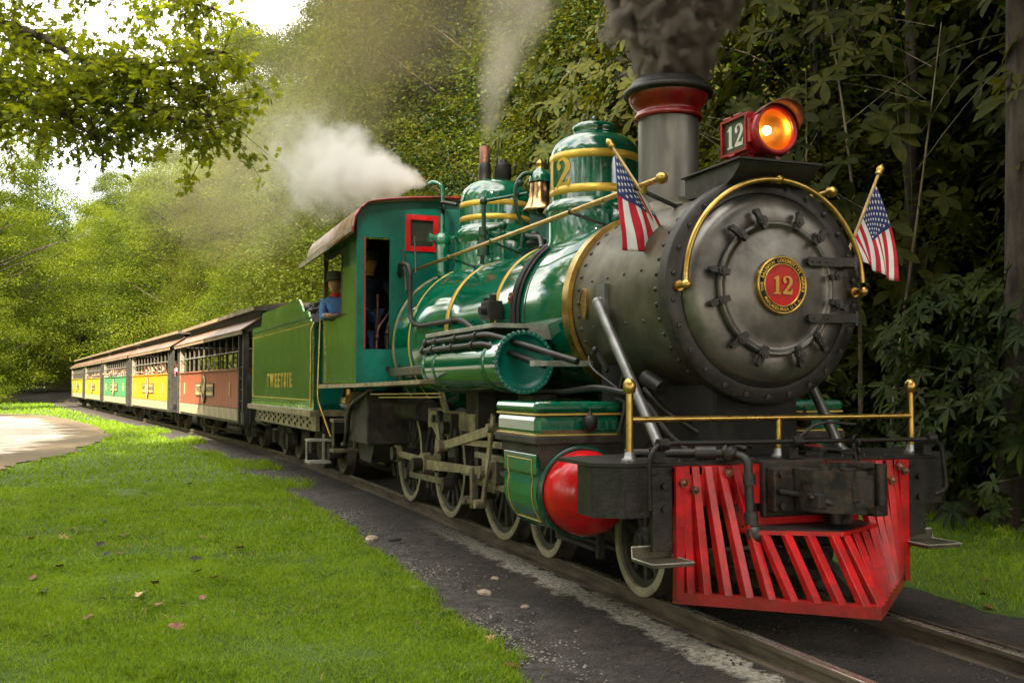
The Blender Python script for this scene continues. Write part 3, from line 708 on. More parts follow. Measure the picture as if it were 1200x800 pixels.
# --- air tanks slung under the running boards
for sx in (-1, 1):
    X, Z, r = sx * .94, 1.428, .205
    mb = MB(); mb.lathe([(r, 0), (r, 1.86)], (X, 1.72, Z), (0, 1, 0), 48); mb.lathe([(r + .014, 0), (r + .014, .035), (r + .014, .035), (r, .04)], (X, 1.72, Z), (0, 1, 0), 48)
    mb.lathe([(r, 0), (r + .008, .01), (r + .008, .05), (r, .06)], (X, 2.0, Z), (0, 1, 0), 48); mb.lathe([(r, 0), (r + .008, .01), (r + .008, .05), (r, .06)], (X, 3.25, Z), (0, 1, 0), 48); mb.lathe([(r, 0), (r + .012, .01), (r + .012, .04), (.17, .06), (.0001, .10)], (X, 3.56, Z), (0, 1, 0), 48)
    tk = mb.build('air_tank', 'green_paint', loco)
    mb = MB(); mb.lathe([(r + .014, 0), (r - .012, 0), (r - .012, 0), (r - .02, .03), (r - .06, .05), (.0001, .06)], (X, 1.72, Z), (0, 1, 0), 48); mb.build('tank_end', 'cab_teal', tk)
    mb = MB()
    for k in range(36):
        a = 2 * PI * k / 36; mb.dome((X + (r + .001) * math.cos(a), 1.72, Z + (r + .001) * math.sin(a)), (0, -1, 0), .008, n=6); mb.dome((X + (r + .012) * math.cos(a), 3.585, Z + (r + .012) * math.sin(a)), (math.cos(a), 0, math.sin(a)), .008, n=6); mb.dome((X + (r + .014) * math.cos(a), 1.738, Z + (r + .014) * math.sin(a)), (math.cos(a), 0, math.sin(a)), .008, n=6)
    mb.build('rivet_ring', 'green_paint', tk)
    mb = MB(); mb.prism([(sx * 1.075, 1.68), (sx * .62, 1.68), (sx * .62, 1.712), (sx * 1.075, 1.712)], 'y', 1.98, 3.75); mb.box(*sorted((sx * .80, sx * .62)), 1.98, 2.0, 1.60, 1.68)
    mb.build('running_board', 'shelf_metal', loco, bevel=.003)
    mb = MB(); mb.box(*sorted((sx * .99, sx * .56)), 1.42, 1.50, 1.395, 1.432); mb.build('bracket_arm', 'shelf_metal', loco, bevel=.003)
    for zz, xx, e in ((1.632, 1.10, (.80, 1.15, 1.42)), (1.562, 1.13, (.90, 1.45, 1.40))):
        mb = MB(); mb.tube(arc_path([(sx * xx, 3.62, zz), (sx * xx, 2.02, zz), (sx * e[0], e[1], e[2])], .12), .023, 10)
        for y in (2.25, 2.75, 3.3, 3.58): mb.cyl((sx * xx, y, zz), (sx * xx, y + .05, zz), .033, n=10)
        mb.build('cooling_pipe', 'black_iron', loco)
    mb = MB(); mb.tube(arc_path([(sx * 1.10, 3.62, 1.632), (sx * 1.10, 3.70, 1.60), (sx * 1.13, 3.62, 1.562)], .05), .023, 10); mb.build('pipe_return', 'black_iron', loco)
# pipes and lubricator on the left of the boiler
mb = MB(); mb.tube(arc_path([(-.72, 6.05, 2.47), (-.84, 5.6, 2.56), (-.80, 5.30, 2.50), (-.82, 5.22, 1.92), (-.82, 4.85, 1.85), (-.76, 3.72, 1.85), (-.72, 3.45, 1.74), (-.70, 3.35, 1.60)], .12), .024, 10)
for y in (3.9, 4.3): mb.cyl((-.765, y, 1.85), (-.768, y + .05, 1.85), .036, n=10)
mb.build('steam_pipe', 'black_iron', loco)
mb = MB(); mb.tube([(-.70, 6.0, 2.75), (-.80, 5.45, 2.25)], .012, 6); mb.tube([(-.58, 5.95, 2.9), (-.66, 5.6, 2.45)], .010, 6); mb.build('control_rod', 'graphite_dark', loco)
mb = MB(); mb.box(-.80, -.68, 2.86, 3.06, 1.80, 1.95); mb.cyl((-.75, 2.90, 1.95), (-.75, 2.90, 2.0), .03); mb.cyl((-.75, 3.02, 1.95), (-.75, 3.02, 1.98), .04); mb.cyl((-.80, 2.95, 1.87), (-.85, 2.95, 1.87), .035); mb.tube([(-.74, 2.95, 1.8), (-.74, 2.95, 1.70)], .02); mb.build('lubricator', 'black_iron', loco, bevel=.008)
mb = MB(); r, zc = br(2.8); mb.cyl((-r, 2.66, 1.95), (-r - .03, 2.66, 1.95), .05, n=16); mb.ball((-r - .03, 2.66, 1.95), .02); mb.build('washout_plug', 'copper_brown', loco)
# air pump plumbing between the domes and the whistle by the cab
mb = MB()
mb.tube(smooth_path([(-.36, 4.32, 2.42), (-.34, 4.32, 2.62), (-.34, 4.32, 3.02)], 4), .022, 8); mb.cyl((-.34, 4.32, 2.50), (-.34, 4.32, 2.66), .06, n=12); mb.cyl((-.34, 4.32, 2.70), (-.34, 4.32, 2.78), .045, n=12); mb.ball((-.34, 4.32, 3.03), .04); mb.tube([(-.34, 4.32, 3.03), (-.05, 3.90, 3.05)], .016, 8); mb.ball((-.12, 4.0, 3.05), .035); mb.tube([(-.34, 4.2, 2.74), (-.28, 3.95, 2.74)], .02); mb.ball((-.28, 3.95, 2.74), .04)
mb.build('bell_ringer', 'green_dark', loco)
mb = MB(); mb.tube(smooth_path([(-.30, 2.55, 2.42), (-.18, 2.95, 2.50), (-.12, 3.2, 2.52), (-.20, 3.5, 2.52)], 5), .03, 8); mb.tube(smooth_path([(-.42, 2.66, 2.36), (-.30, 3.0, 2.5), (-.25, 3.3, 2.55), (-.20, 3.55, 2.6)], 5), .022, 8)
for p in ((-.28, 2.75, 2.47), (-.16, 3.05, 2.54), (-.22, 3.3, 2.56)): mb.ball(p, .045, 10)
mb.build('air_pipe', 'black_iron', loco)
mb = MB(); mb.cyl((-.33, 5.72, 2.45), (-.33, 5.72, 2.80), .075, n=20); mb.ball((-.33, 5.72, 2.84), .095, 16); mb.cyl((-.20, 5.72, 2.86), (-.46, 5.72, 2.86), .04, n=14); mb.cyl((-.46, 5.72, 2.86), (-.49, 5.72, 2.86), .055, n=14); mb.build('steam_turret', 'green_paint', loco)
mb = MB(); mb.tube(smooth_path([(-.33, 5.72, 2.88), (-.33, 5.72, 3.10), (-.325, 5.72, 3.36), (-.35, 5.74, 3.45), (-.42, 5.78, 3.48), (-.46, 5.8, 3.46)], 5), .026, 10); mb.build('whistle_pipe', 'green_paint', loco)
mb = MB(); mb.tube(smooth_path([(-.30, 5.3, 3.16), (-.42, 5.45, 3.20), (-.36, 5.6, 3.12)], 4), .02, 8); mb.build('throttle_link', 'black_gloss', loco)
# ================================================================ CYLINDERS, RUNNING GEAR, PILOT
for sx in (-1, 1):
    X, Z = sx * .845, .607
    mb = MB(); mb.lathe([(.272, 0), (.272, .62)], (X, .98, Z), (0, 1, 0), 48); mb.lathe([(.272, 0), (.284, .008), (.284, .035), (.272, .043)], (X, .98, Z), (0, 1, 0), 48); mb.lathe([(.272, 0), (.284, .008), (.284, .035), (.272, .043), (.0001, .05)], (X, 1.58, Z), (0, 1, 0), 48)
    cy = mb.build('cylinder', 'green_paint', loco)
    mb = MB(); mb.lathe([(.0001, -.268), (.06, -.268), (.12, -.258), (.19, -.228), (.235, -.185), (.258, -.13), (.264, -.08), (.264, 0)], (X, 1.0, Z), (0, 1, 0), 64)
    mb.cyl((X, .735, Z), (X, .715, Z), .03, n=6); mb.build('cylinder_cover', 'red_paint', cy)
    mb = MB(); mb.lathe([(.27, 0), (.29, .0), (.29, .03), (.27, .03)], (X, .975, Z), (0, 1, 0), 48); mb.build('cover_flange', 'green_dark', cy)
    mb = MB(); pc = [(sx * 1.134, .842), (sx * 1.134, .72)] + [(X + sx * .2895 * math.cos(R(a)), Z + .2895 * math.sin(R(a))) for a in (20, 8, -6, -20, -34, -48)] + [(X + sx * .2725 * math.cos(R(-50)), Z + .2725 * math.sin(R(-50))), (X, Z), (X, .842)]
    mb.prism(pc, 'y', 1.03, 1.60); mb.build('cylinder_cladding', 'green_paint', cy, bevel=.006)
    # gold lined green cladding panel on the outside of the cylinder
    mb = MB()
    def cp(a, y, d=.002):
        if a > R(22): return (sx * (1.134 + d), y, .72 + (a - R(22)) / R(22) * .085)
        return (X + sx * (.29 + d) * math.cos(a), y, Z + (.29 + d) * math.sin(a))
    A0, A1 = R(-40), R(44)
    for y in (1.10, 1.52): mb.tube([cp(A0 + (A1 - A0) * k / 12, y) for k in range(13)], .0045, 4)
    for a in (A0, A1): mb.tube([cp(a, 1.10), cp(a, 1.52)], .0045, 4)
    mb.build('gold_lining', 'yellow_line', cy)
    # black saddle casting between cylinder and valve chest
    mb = MB(); pf = [(sx * 1.135, .905), (sx * .56, .905), (sx * .40, .80), (sx * .40, .55), (sx * .60, .55), (sx * .80, .84), (sx * 1.02, .80), (sx * 1.075, .74), (sx * 1.11, .83)]
    mb.prism([(sx * 1.135, .905), (sx * .56, .905), (sx * .56, .60), (sx * .70, .62), (sx * .80, .80), (sx * .96, .86), (sx * 1.06, .77), (sx * 1.10, .66), (sx * 1.11, .80), (sx * 1.135, .845)], 'y', 1.0, 1.64)
    mb.box(*sorted((sx * .56, sx * .10)), .95, 1.65, .45, 1.15); mb.build('cylinder_saddle', 'frame_grime', loco, bevel=.01)
    mb = MB(); mb.box(*sorted((sx * 1.16, sx * .55)), .985, 1.72, .905, .955); mb.build('chest_flange', 'frame_grime', loco, bevel=.008)
    mb = MB(); mb.box(*sorted((sx * 1.148, sx * .565)), 1.0, 1.70, .955, 1.085); ch = mb.build('steam_chest', 'green_paint', loco, bevel=.035)
    mb = MB(); mb.box(*sorted((sx * 1.158, sx * .555)), .99, 1.71, 1.095, 1.168); mb.build('chest_lid', 'green_paint', ch, bevel=.03)
    mb = MB(); mb.box(*sorted((sx * 1.152, sx * .562)), .996, 1.704, 1.082, 1.096); mb.box(*sorted((sx * 1.152, sx * .562)), .996, 1.704, .956, .966); mb.build('gold_band', 'yellow_line', ch, bevel=.004)
    mb = MB(); mb.lathe([(.02, 0), (.03, .01), (.042, .02), (.046, .05), (.046, .085), (.03, .095), (.012, .10), (.010, .14)], (sx * .80, .955, .985), (0, 0, 1), 16); mb.cyl((sx * .8, .955, 1.0), (sx * .8, 1.0, 1.0), .02); mb.build('oil_cup', 'black_iron', ch)
    mb = MB(); mb.tube(arc_path([(sx * .62, .93, .95), (sx * .58, .90, 1.16), (sx * .50, 1.2, 1.18)], .06), .014, 8); mb.build('drain_pipe', 'black_iron', ch)
    mb = MB(); mb.cyl((sx * .845, 1.62, Z), (sx * .845, 2.5, Z), .028, n=12); mb.cyl((sx * .845, 1.62, Z), (sx * .845, 1.70, Z), .07, n=16); mb.build('piston_rod', 'steel_bright', loco)
    for z in (.50, .715):
        mb = MB(); mb.box(*sorted((sx * .80, sx * .89)), 1.66, 2.95, z - .022, z + .022); mb.build('crosshead_guide', 'steel_worn', loco, bevel=.005)
    mb = MB(); mb.box(*sorted((sx * .79, sx * .91)), 2.40, 2.72, .52, .70); mb.cyl((sx * .79, 2.56, .607), (sx * .99, 2.56, .607), .05, n=14); mb.box(*sorted((sx * .80, sx * .90)), 2.46, 2.66, .45, .52); mb.build('crosshead', 'steel_worn', loco, bevel=.01)
    # valve gear: combination lever, radius rod, link frame
    mb = MB(); mb.bar((sx * .96, 2.30, 1.05), (sx * .93, 2.62, .36), .022, .062, (0, 1, 0)); mb.cyl((sx * .90, 2.62, .36), (sx * 1.0, 2.62, .36), .035, n=12); mb.cyl((sx * .90, 2.34, .95), (sx * 1.0, 2.34, .95), .035, n=12); mb.build('combination_lever', 'cream_steel', loco, bevel=.004)
    mb = MB(); mb.bar((sx * .95, 2.62, .36), (sx * .93, 2.95, .345), .05, .03); mb.bar((sx * .93, 2.86, .30), (sx * .93, 2.86, .62), .04, .06, (0, 1, 0)); mb.cyl((sx * .90, 2.98, .35), (sx * .98, 2.98, .35), .035, n=12); mb.build('union_link', 'steel_worn', loco, bevel=.004)
    mb = MB(); mb.bar((sx * .90, 2.35, .95), (sx * .90, 3.75, .74), .025, .075); mb.cyl((sx * .86, 3.75, .74), (sx * .96, 3.75, .74), .05, n=12); mb.bar((sx * .88, 2.30, .82), (sx * .88, 3.2, .80), .03, .05); mb.build('radius_rod', 'cream_steel', loco, bevel=.004)
    mb = MB(); mb.cyl((sx * .86, 1.70, 1.03), (sx * .86, 2.35, .99), .022, n=10); mb.box(*sorted((sx * .80, sx * .95)), 1.72, 1.95, .97, 1.12); mb.build('valve_stem', 'steel_worn', loco, bevel=.006)
    mb = MB(); mb.box(*sorted((sx * .80, sx * .83)), 3.12, 4.50, .88, 1.03); mb.box(*sorted((sx * .70, sx * .73)), 3.02, 4.50, .88, 1.03); mb.box(*sorted((sx * .705, sx * .825)), 4.48, 4.53, .87, 1.05); mb.prism([(4.4, .88), (3.75, .88), (3.95, .75), (4.15, .75)], 'x', *sorted((sx * .795, sx * .825)))
    lf = mb.build('link_frame', 'cream_steel', loco, bevel=.006)
    for k in range(5): mb = MB(); mb.cyl((sx * .83, 3.72 + k * .13, .96), (sx * .87, 3.72 + k * .13, .96), .036, n=10); mb.build('bearing_bolt', 'black_iron', lf)
    mb = MB()
    mb.box(*sorted((sx * .83, sx * .90)), 3.55, 3.80, .82, 1.02); mb.cyl((sx * .83, 3.66, .9), (sx * .95, 3.66, .9), .055, n=14); mb.build('link_bearing', 'black_iron', lf, bevel=.006)
    mb = MB(); mb.tube(smooth_path([(sx * .88, 3.95, 1.02), (sx * .90, 3.78, .80), (sx * .88, 3.82, .58), (sx * .88, 3.95, .40)], 4), .035, 8); mb.tube(smooth_path([(sx * .84, 3.65, .98), (sx * .86, 3.50, .78), (sx * .84, 3.55, .56), (sx * .84, 3.65, .42)], 4), .03, 8); mb.cyl((sx * .86, 3.62, .42), (sx * .96, 3.62, .42), .06, n=12); mb.build('expansion_link', 'black_iron', loco)
    mb = MB(); mb.bar((sx * .80, 4.2, 1.22), (sx * .80, 4.0, 1.0), .03, .09, (0, 1, 0)); mb.build('reversing_arm', 'cream_steel', loco, bevel=.004)
    mb = MB(); mb.box(*sorted((sx * .70, sx * .86)), 2.95, 3.02, .35, 1.25); mb.build('guide_yoke', 'frame_grime', loco, bevel=.006); mb = MB(); mb.box(*sorted((sx * .62, sx * .80)), 1.9, 2.2, 1.0, 1.20); mb.build('valve_bracket', 'frame_grime', loco, bevel=.006)
    # rods
    PY, PZ = -.27, .03
    pins = [(3.11 + PY, .51 + PZ), (4.58 + PY, .51 + PZ), (6.05 + PY, .51 + PZ)]
    mb = MB(); mb.bar((sx * .80, pins[0][0], pins[0][1]), (sx * .80, pins[2][0], pins[2][1]), .03, .065)
    for y, z in pins: mb.cyl((sx * .775, y, z), (sx * .83, y, z), .088, n=24)
    mb.build('coupling_rod', 'cream_steel', loco, bevel=.005)
    mb = MB(); mb.prism([(pins[1][0] + .10, pins[1][1] + .055), (pins[1][0] - .05, pins[1][1] + .045), (2.62, .630), (2.62, .58), (pins[1][0] - .05, pins[1][1] - .045), (pins[1][0] + .10, pins[1][1] - .045)], 'x', *sorted((sx * .89, sx * .93))); mb.cyl((sx * .87, pins[1][0], pins[1][1]), (sx * .95, pins[1][0], pins[1][1]), .105, n=24)
    mb.build('connecting_rod', 'cream_steel', loco, bevel=.005)
    mb = MB(); y, z = pins[1]; mb.cyl((sx * .94, y, z), (sx * 1.04, y, z), .06, n=16); mb.bar((sx * 1.0, y, z), (sx * 1.0, y + .17, z - .10), .045, .09); mb.cyl((sx * .99, y + .17, z - .10), (sx * 1.06, y + .17, z - .10), .055, n=14); mb.build('return_crank', 'black_iron', loco, bevel=.006)
    for q, rr in ((2, .075), (0, .06)): mb = MB(); mb.cyl((sx * .82, pins[q][0], pins[q][1]), (sx * .87, pins[q][0], pins[q][1]), rr, n=16); mb.build('crank_pin', 'black_iron', loco, bevel=.006)
    mb = MB(); mb.bar((sx * 1.03, y + .17, z - .10), (sx * .95, 3.65, .44), .02, .05); mb.build('eccentric_rod', 'steel_worn', loco)
    # frames and hangers
    mb = MB(); mb.box(*sorted((sx * .36, sx * .42)), .30, 7.9, .62, .90)
    for y in (3.85, 5.3): mb.box(*sorted((sx * .36, sx * .48)), y - .12, y + .12, .40, .95)
    for y0 in (3.11, 4.58): mb.prism([(y0 + .25, .84), (y0 + .73, .93), (y0 + 1.22, .84), (y0 + 1.22, .80), (y0 + .73, .88), (y0 + .25, .80)], 'x', *sorted((sx * .42, sx * .50)))
    mb.build('frame_plate', 'soot_black', loco, bevel=.01)
    for y in (3.85, 5.32, 6.75):
        mb = MB(); mb.tube(arc_path([(sx * .55, y, .95), (sx * .62, y, .5), (sx * .60, y - .05, .22)], .1), .025, 8); mb.box(*sorted((sx * .45, sx * .56)), y - .04, y + .03, .18, .62); mb.build('brake_hanger', 'frame_grime', loco, bevel=.006)
    mb = MB(); mb.box(*sorted((sx * .45, sx * 1.02)), 6.30, 7.60, .60, 1.20); mb.prism([(6.45, .60), (7.4, .60), (7.2, .38), (6.65, .38)], 'x', *sorted((sx * .45, sx * .90))); mb.build('ash_pan', 'frame_grime', loco, bevel=.02)
    mb = MB(); mb.tube(arc_path([(sx * 1.02, 6.1, 1.22), (sx * 1.05, 6.6, 1.12), (sx * 1.08, 7.0, 1.0), (sx * 1.06, 7.2, .70), (sx * 1.0, 7.6, .55), (sx * .9, 8.3, .50)], .2), .028, 8); mb.tube(arc_path([(sx * 1.02, 6.3, 1.24), (sx * 1.0, 6.35, .9), (sx * .95, 6.4, .70)], .1), .02, 8); mb.tube(arc_path([(sx * 1.05, 7.4, 1.22), (sx * 1.08, 7.5, 1.02), (sx * 1.05, 7.0, 1.0)], .1), .03, 8); mb.build('injector_pipework', 'graphite_dark', loco)
    mb = MB(); mb.cyl((sx * 1.02, 7.15, 1.08), (sx * 1.02, 7.45, 1.08), .07, n=16); mb.cyl((sx * 1.02, 7.1, 1.08), (sx * 1.02, 7.15, 1.08), .09, n=16); mb.cyl((sx * 1.02, 7.3, 1.0), (sx * 1.02, 7.3, 1.22), .04, n=12); mb.build('injector', 'brass', loco)
    mb = MB(); mb.box(*sorted((sx * .78, sx * 1.10)), 7.86, 8.12, .42, .46); mb.box(*sorted((sx * .78, sx * 1.10)), 7.86, 8.12, .80, .84); mb.bar((sx * .80, 8.0, .42), (sx * .80, 8.0, 1.25), .05, .03); mb.bar((sx * 1.08, 8.0, .42), (sx * 1.08, 8.0, .84), .02, .03); mb.build('cab_step', 'steel_worn', loco, bevel=.004)
    mb = MB(); mb.tube(arc_path([(sx * 1.22, 8.18, 2.15), (sx * 1.25, 8.18, 1.1), (sx * 1.12, 7.95, .62)], .12), .013, 8); mb.tube([(sx * 1.2, 8.12, 2.12), (sx * 1.22, 8.18, 2.15)], .013, 6); mb.build('cab_grab_rail', 'brass', loco)
    mb = MB(); mb.box(*sorted((sx * .70, sx * .78)), 2.9, 3.3, .6, 1.0); mb.build('guide_bracket', 'frame_grime', loco, bevel=.01); mb = MB(); mb.box(*sorted((sx * .42, sx * .75)), 3.0, 3.6, .95, 1.25); mb.build('frame_bracket', 'frame_grime', loco, bevel=.01); mb = MB(); mb.cyl((sx * .70, 5.0, 1.02), (sx * .70, 5.9, 1.02), .12, n=16); mb.build('brake_cylinder', 'frame_grime', loco, bevel=.01)
# firebox bottom and boiler underside
mb = MB(); mb.box(-.50, .50, 4.9, 7.6, .70, 1.35); mb.build('firebox', 'soot_black', loco, bevel=.03)
mb = MB(); mb.box(-.30, .30, .35, 1.9, .50, 1.30); mb.cyl((-.42, 1.3, 1.0), (-.42, 1.3, 1.4), .12); mb.cyl((.42, 1.3, 1.0), (.42, 1.3, 1.4), .12); mb.build('smokebox_saddle', 'soot_black', loco, bevel=.03)
# --- wheels
def wheel(name, r, y, x, sx, ns, cw=False, th=.13):
    s_ = sx
    mb = MB(); mb.lathe([(r - .055, -.005), (r - .055, -.06), (r - .055, -.06), (r - .012, -.065), (r - .002, -.058)], (x, y, r), (-sx, 0, 0), 56)
    w = mb.build(name, 'tyre_steel', loco)
    mb = MB(); mb.lathe([(r - .002, -.058), (r, -.05), (r + .002, .0), (r + .004, .045), (r + .03, .055), (r + .03, .075), (r - .055, .08), (r - .055, -.005)], (x, y, r), (-sx, 0, 0), 56); mb.build('tread', 'tyre_dark', w)
    mb = MB(); mb.lathe([(r - .055, -.04), (r - .10, -.035), (r - .10, .03), (r - .055, .035)], (x, y, r), (-sx, 0, 0), 48); mb.lathe([(.0001, -.075), (.05, -.075), (.05, -.05), (r * .26, -.045), (r * .28, .0), (r * .28, .04), (.0001, .04)], (x, y, r), (-sx, 0, 0), 24)
    for k in range(ns):
        a = 2 * PI * (k + .5) / ns; c, s = math.cos(a), math.sin(a)
        mb.bar((x, y + c * r * .2, r + s * r * .2), (x, y + c * (r - .08), r + s * (r - .08)), .045, .055 if r > .4 else .04, (0, -s, c))
    if cw:
        n = 12; a0, a1 = R(-50), R(50); R2 = r - .09; pts = [(y + R2 * math.cos(a0 + (a1 - a0) * i / n), r + R2 * math.sin(a0 + (a1 - a0) * i / n)) for i in range(n + 1)]
        mb.prism(pts, 'x', *sorted((x + sx * .045, x)))
        mb.cyl((x + sx * .03, y - .27, r + .03), (x + sx * .24, y - .27, r + .03), .055, n=16); mb.bar((x + sx * .03, y, r), (x + sx * .03, y - .27, r + .03), .06, .18, (0, 0, 1))
    mb.build('wheel_centre', 'wheel_dark', w, bevel=.006)
    return w
for sx in (-1, 1):
    for y in (3.11, 4.58, 6.05): wheel('driving_wheel', .51, y, sx * .54, sx, 14, True)
    for y in (.72, 2.18): wheel('leading_wheel', .33, y, sx * .53, sx, 10)
for y, r in ((3.11, .51), (4.58, .51), (6.05, .51), (.72, .33), (2.18, .33)):
    mb = MB(); mb.cyl((-.5, y, r), (.5, y, r), .07, n=16); mb.build('axle', 'soot_black', loco)
mb = MB()
for sx in (-1, 1): mb.box(*sorted((sx * .30, sx * .36)), .45, 2.45, .28, .42); mb.box(*sorted((sx * .50, sx * .52)), .9, 2.0, .19, .22)
mb.box(-.30, .30, 1.3, 1.6, .3, .5); mb.tube([(-.62, 1.25, .20), (-.62, 1.9, .20)], .018); mb.bar((-.62, 1.2, .15), (-.62, 1.2, .32), .04, .05); mb.build('truck_frame', 'frame_grime', loco, bevel=.01)
# --- buffer beam and deck
mb = MB(); mb.prism([(-1.06, 0), (1.06, 0), (1.19, .11), (1.19, .30), (-1.19, .30), (-1.19, .11)], 'z', .575, .838)
beam = mb.build('buffer_beam', 'black_iron', loco, bevel=.006)
mb = MB(); mb.prism([(-1.065, -.004), (1.065, -.004), (1.20, .108), (1.20, .56), (.62, .70), (-.62, .70), (-1.20, .56), (-1.20, .108)], 'z', .842, .862); deck = mb.build('deck_plate', 'black_iron', loco, bevel=.003)
mb = MB(); mb.dome((0, 0, 0), (0, 0, 1), .013, n=6); rv = mb.build('deck_bolt', 'black_iron', deck, loc=(-1.0, .06, .862))
for k in range(1, 14): share(rv, deck, loc=(-1.0 + k * .154, .06, .862))
mb = MB(); mb.box(-.06, .06, -.06, .06, 0, .018); rv = mb.build('deck_pad', 'black_iron', deck, loc=(-.55, .26, .862))
for x in (-.30, .30, .55): share(rv, deck, loc=(x, .26, .862))
for sx in (-1, 1): mb = MB(); mb.bar((sx * .62, .35, .875), (sx * .36, .40, .875), .05, .03); mb.build('brace_foot', 'black_iron', deck)
mb = MB(); mb.cyl((.12, .62, .86), (.12, .62, .90), .14, n=24); mb.dome((.12, .62, .90), (0, 0, 1), .13, .05, 24); mb.build('deck_cover', 'red_paint', loco)
# footstep plates hanging from the beam
for sx in (-1, 1):
    mb = MB(); n = 8; x0, x1 = sorted((sx * .79, sx * .905)); xc = (x0 + x1) / 2
    top_ = [(xc + (x1 - x0) / 2 * math.cos(PI * k / n), .775 + .03 * math.sin(PI * k / n)) for k in range(n + 1)]
    mb.prism(top_ + [(x0, .40), (x1, .40)], 'y', -.028, -.004)
    for z in (.74, .62): mb.cyl((xc + .01, -.03, z), (xc + .01, -.05, z), .020, n=6, smooth=False)
    hg = mb.build('step_hanger', 'black_iron', loco, bevel=.003)
    mb = MB(); xa, xb = sorted((sx * .76, sx * 1.0)); mb.box(xa, xb, -.20, .02, .345, .362); mb.box(xa, xb, .02, .034, .345, .42); mb.build('step_tread', 'graphite', hg, bevel=.004)
    mb = MB(); mb.tube([(xa, -.20, .364), (xb, -.20, .364), (xb, .02, .364), (xb, .03, .42), (xa, .03, .42), (xa, .02, .364)], .006, 5, closed=True); mb.build('step_rim', 'shelf_metal', hg)
# brass deck rail
mb = MB(); mb.tube([(-.95, .13, 1.085), (.95, .13, 1.085)], .0165, 10); rail = mb.build('deck_rail', 'yellow_brass' if 'yellow_brass' in M else 'brass', loco)
for x, h in ((-.955, 1.255), (.955, 1.255), (.0, 1.085)):
    mb = MB(); mb.cyl((x, .13, .862), (x, .13, h), .020 if h > 1.1 else .017, n=12)
    if h > 1.1: mb.lathe([(.021, -.01), (.033, 0), (.036, .03), (.03, .055), (.016, .07), (.0001, .075)], (x, .13, h - .02), (0, 0, 1), 16)
    mb.build('rail_post', 'brass', rail)
    mb = MB(); mb.lathe([(.045, 0), (.045, .012), (.032, .02), (.026, .045), (.021, .05)], (x, .13, .862), (0, 0, 1), 16); mb.build('post_base', 'steel_bright', rail)
# uncoupling lever across the beam
mb = MB(); mb.tube(arc_path([(-.93, -.045, .62), (-.945, -.07, .90), (-.88, -.06, .965), (.90, -.06, .955), (1.0, -.06, .93), (1.03, -.07, .66), (.97, -.04, .63)], .06), .0135, 8)
for x in (-.86, -.02, .92): mb.box(x - .03, x + .03, -.04, .04, .862, .94); mb.cyl((x - .03, -.06, .96), (x + .03, -.06, .96), .032, n=12)
mb.build('uncoupling_lever', 'black_iron', loco, bevel=.004)
mb = MB()
for k in range(7): mb.lathe([(.014 + .006, 0), (.020 + .006, .006), (.014 + .006, .012)], (.33, -.13, .97 - .022 * k), (1, .2 * (k % 2), 0) if k % 2 else (0, 1, 0), 10)
mb.tube([(.33, -.10, .98), (.33, -.13, .84)], .012, 6); mb.tube(smooth_path([(-.02, -.06, .97), (.12, -.09, 1.06), (.33, -.12, 1.05)], 4), .009, 6); mb.build('lift_chain', 'black_iron', loco)
# coupler pocket and knuckle coupler
mb = MB(); mb.box(-.24, .17, -.06, .02, .55, .86); mb.box(-.22, .02, -.13, -.06, .585, .825)
for z in (.62, .79): 
    mb.cyl((-.17, -.13, z), (-.17, -.155, z), .026, n=6); mb.cyl((-.055, -.13, z), (-.055, -.15, z), .022, n=6)
mb.bar((-.20, -.14, .70), (.0, -.17, .665), .05, .03); mb.build('coupler_pocket', 'coupler_iron', loco, bevel=.012)
mb = MB(); mb.prism([(-.10, -.12), (.13, -.14), (.22, -.40), (.13, -.45), (.02, -.43), (-.08, -.28)], 'z', .60, .82); mb.prism([(.10, -.13), (.28, -.16), (.31, -.41), (.21, -.43)], 'z', .58, .85); mb.bar((-.08, -.25, .68), (.02, -.36, .64), .08, .05); mb.box(-.05, .15, -.24, -.02, .65, .80)
cp_ = mb.build('coupler_head', 'coupler_iron', loco, bevel=.028)
for q_ in ((.04, .12, -.455, -.40, .66, .77), (.13, .20, -.435, -.36, .83, .87), (-.09, -.02, -.34, -.24, .62, .70), (.15, .27, -.16, -.06, .50, .58)): mb = MB(); mb.box(*q_); mb.build('coupler_lug', 'coupler_iron', cp_, bevel=.01)
for x_, y_ in ((-.02, -.30), (.24, -.42)): mb = MB(); mb.cyl((x_, y_, .64), (x_, y_, .85), .032, n=12); mb.build('coupler_pin', 'coupler_iron', cp_, bevel=.005)
mb = MB(); mb.cyl((.05, -.40, .61), (.05, -.40, .835), .042, n=16); mb.prism([(.05, -.44), (.15, -.48), (.17, -.42), (.06, -.36)], 'z', .635, .80); mb.cyl((.10, -.30, .80), (.10, -.30, .86), .03, n=10); mb.cyl((.10, -.24, .53), (.10, -.24, .63), .035, n=10); mb.build('knuckle', 'coupler_iron', cp_, bevel=.010)
# air hose with gladhand
mb = MB(); mb.tube(arc_path([(-.95, .20, .90), (-.60, .05, .905), (-.42, -.05, .90), (-.385, -.13, .88), (-.385, -.15, .55), (-.37, -.17, .45)], .07, 6), [.022] * 99 if False else .024, 10)
mb.cyl((-.60, .05, .905), (-.50, .0, .905), .038, n=10); mb.ball((-.44, -.04, .905), .05, 10); mb.cyl((-.385, -.14, .80), (-.385, -.145, .74), .034, n=12); mb.cyl((-.385, -.15, .60), (-.38, -.155, .53), .038, n=12)
mb.lathe([(.02, 0), (.045, .02), (.048, .06), (.03, .10), (.0001, .11)], (-.375, -.16, .53), (.05, -.25, -1), 12); mb.tube([(-.33, -.16, .52), (-.31, -.17, .46), (-.34, -.18, .43)], .010, 6); mb.build('air_hose', 'graphite_dark', loco)
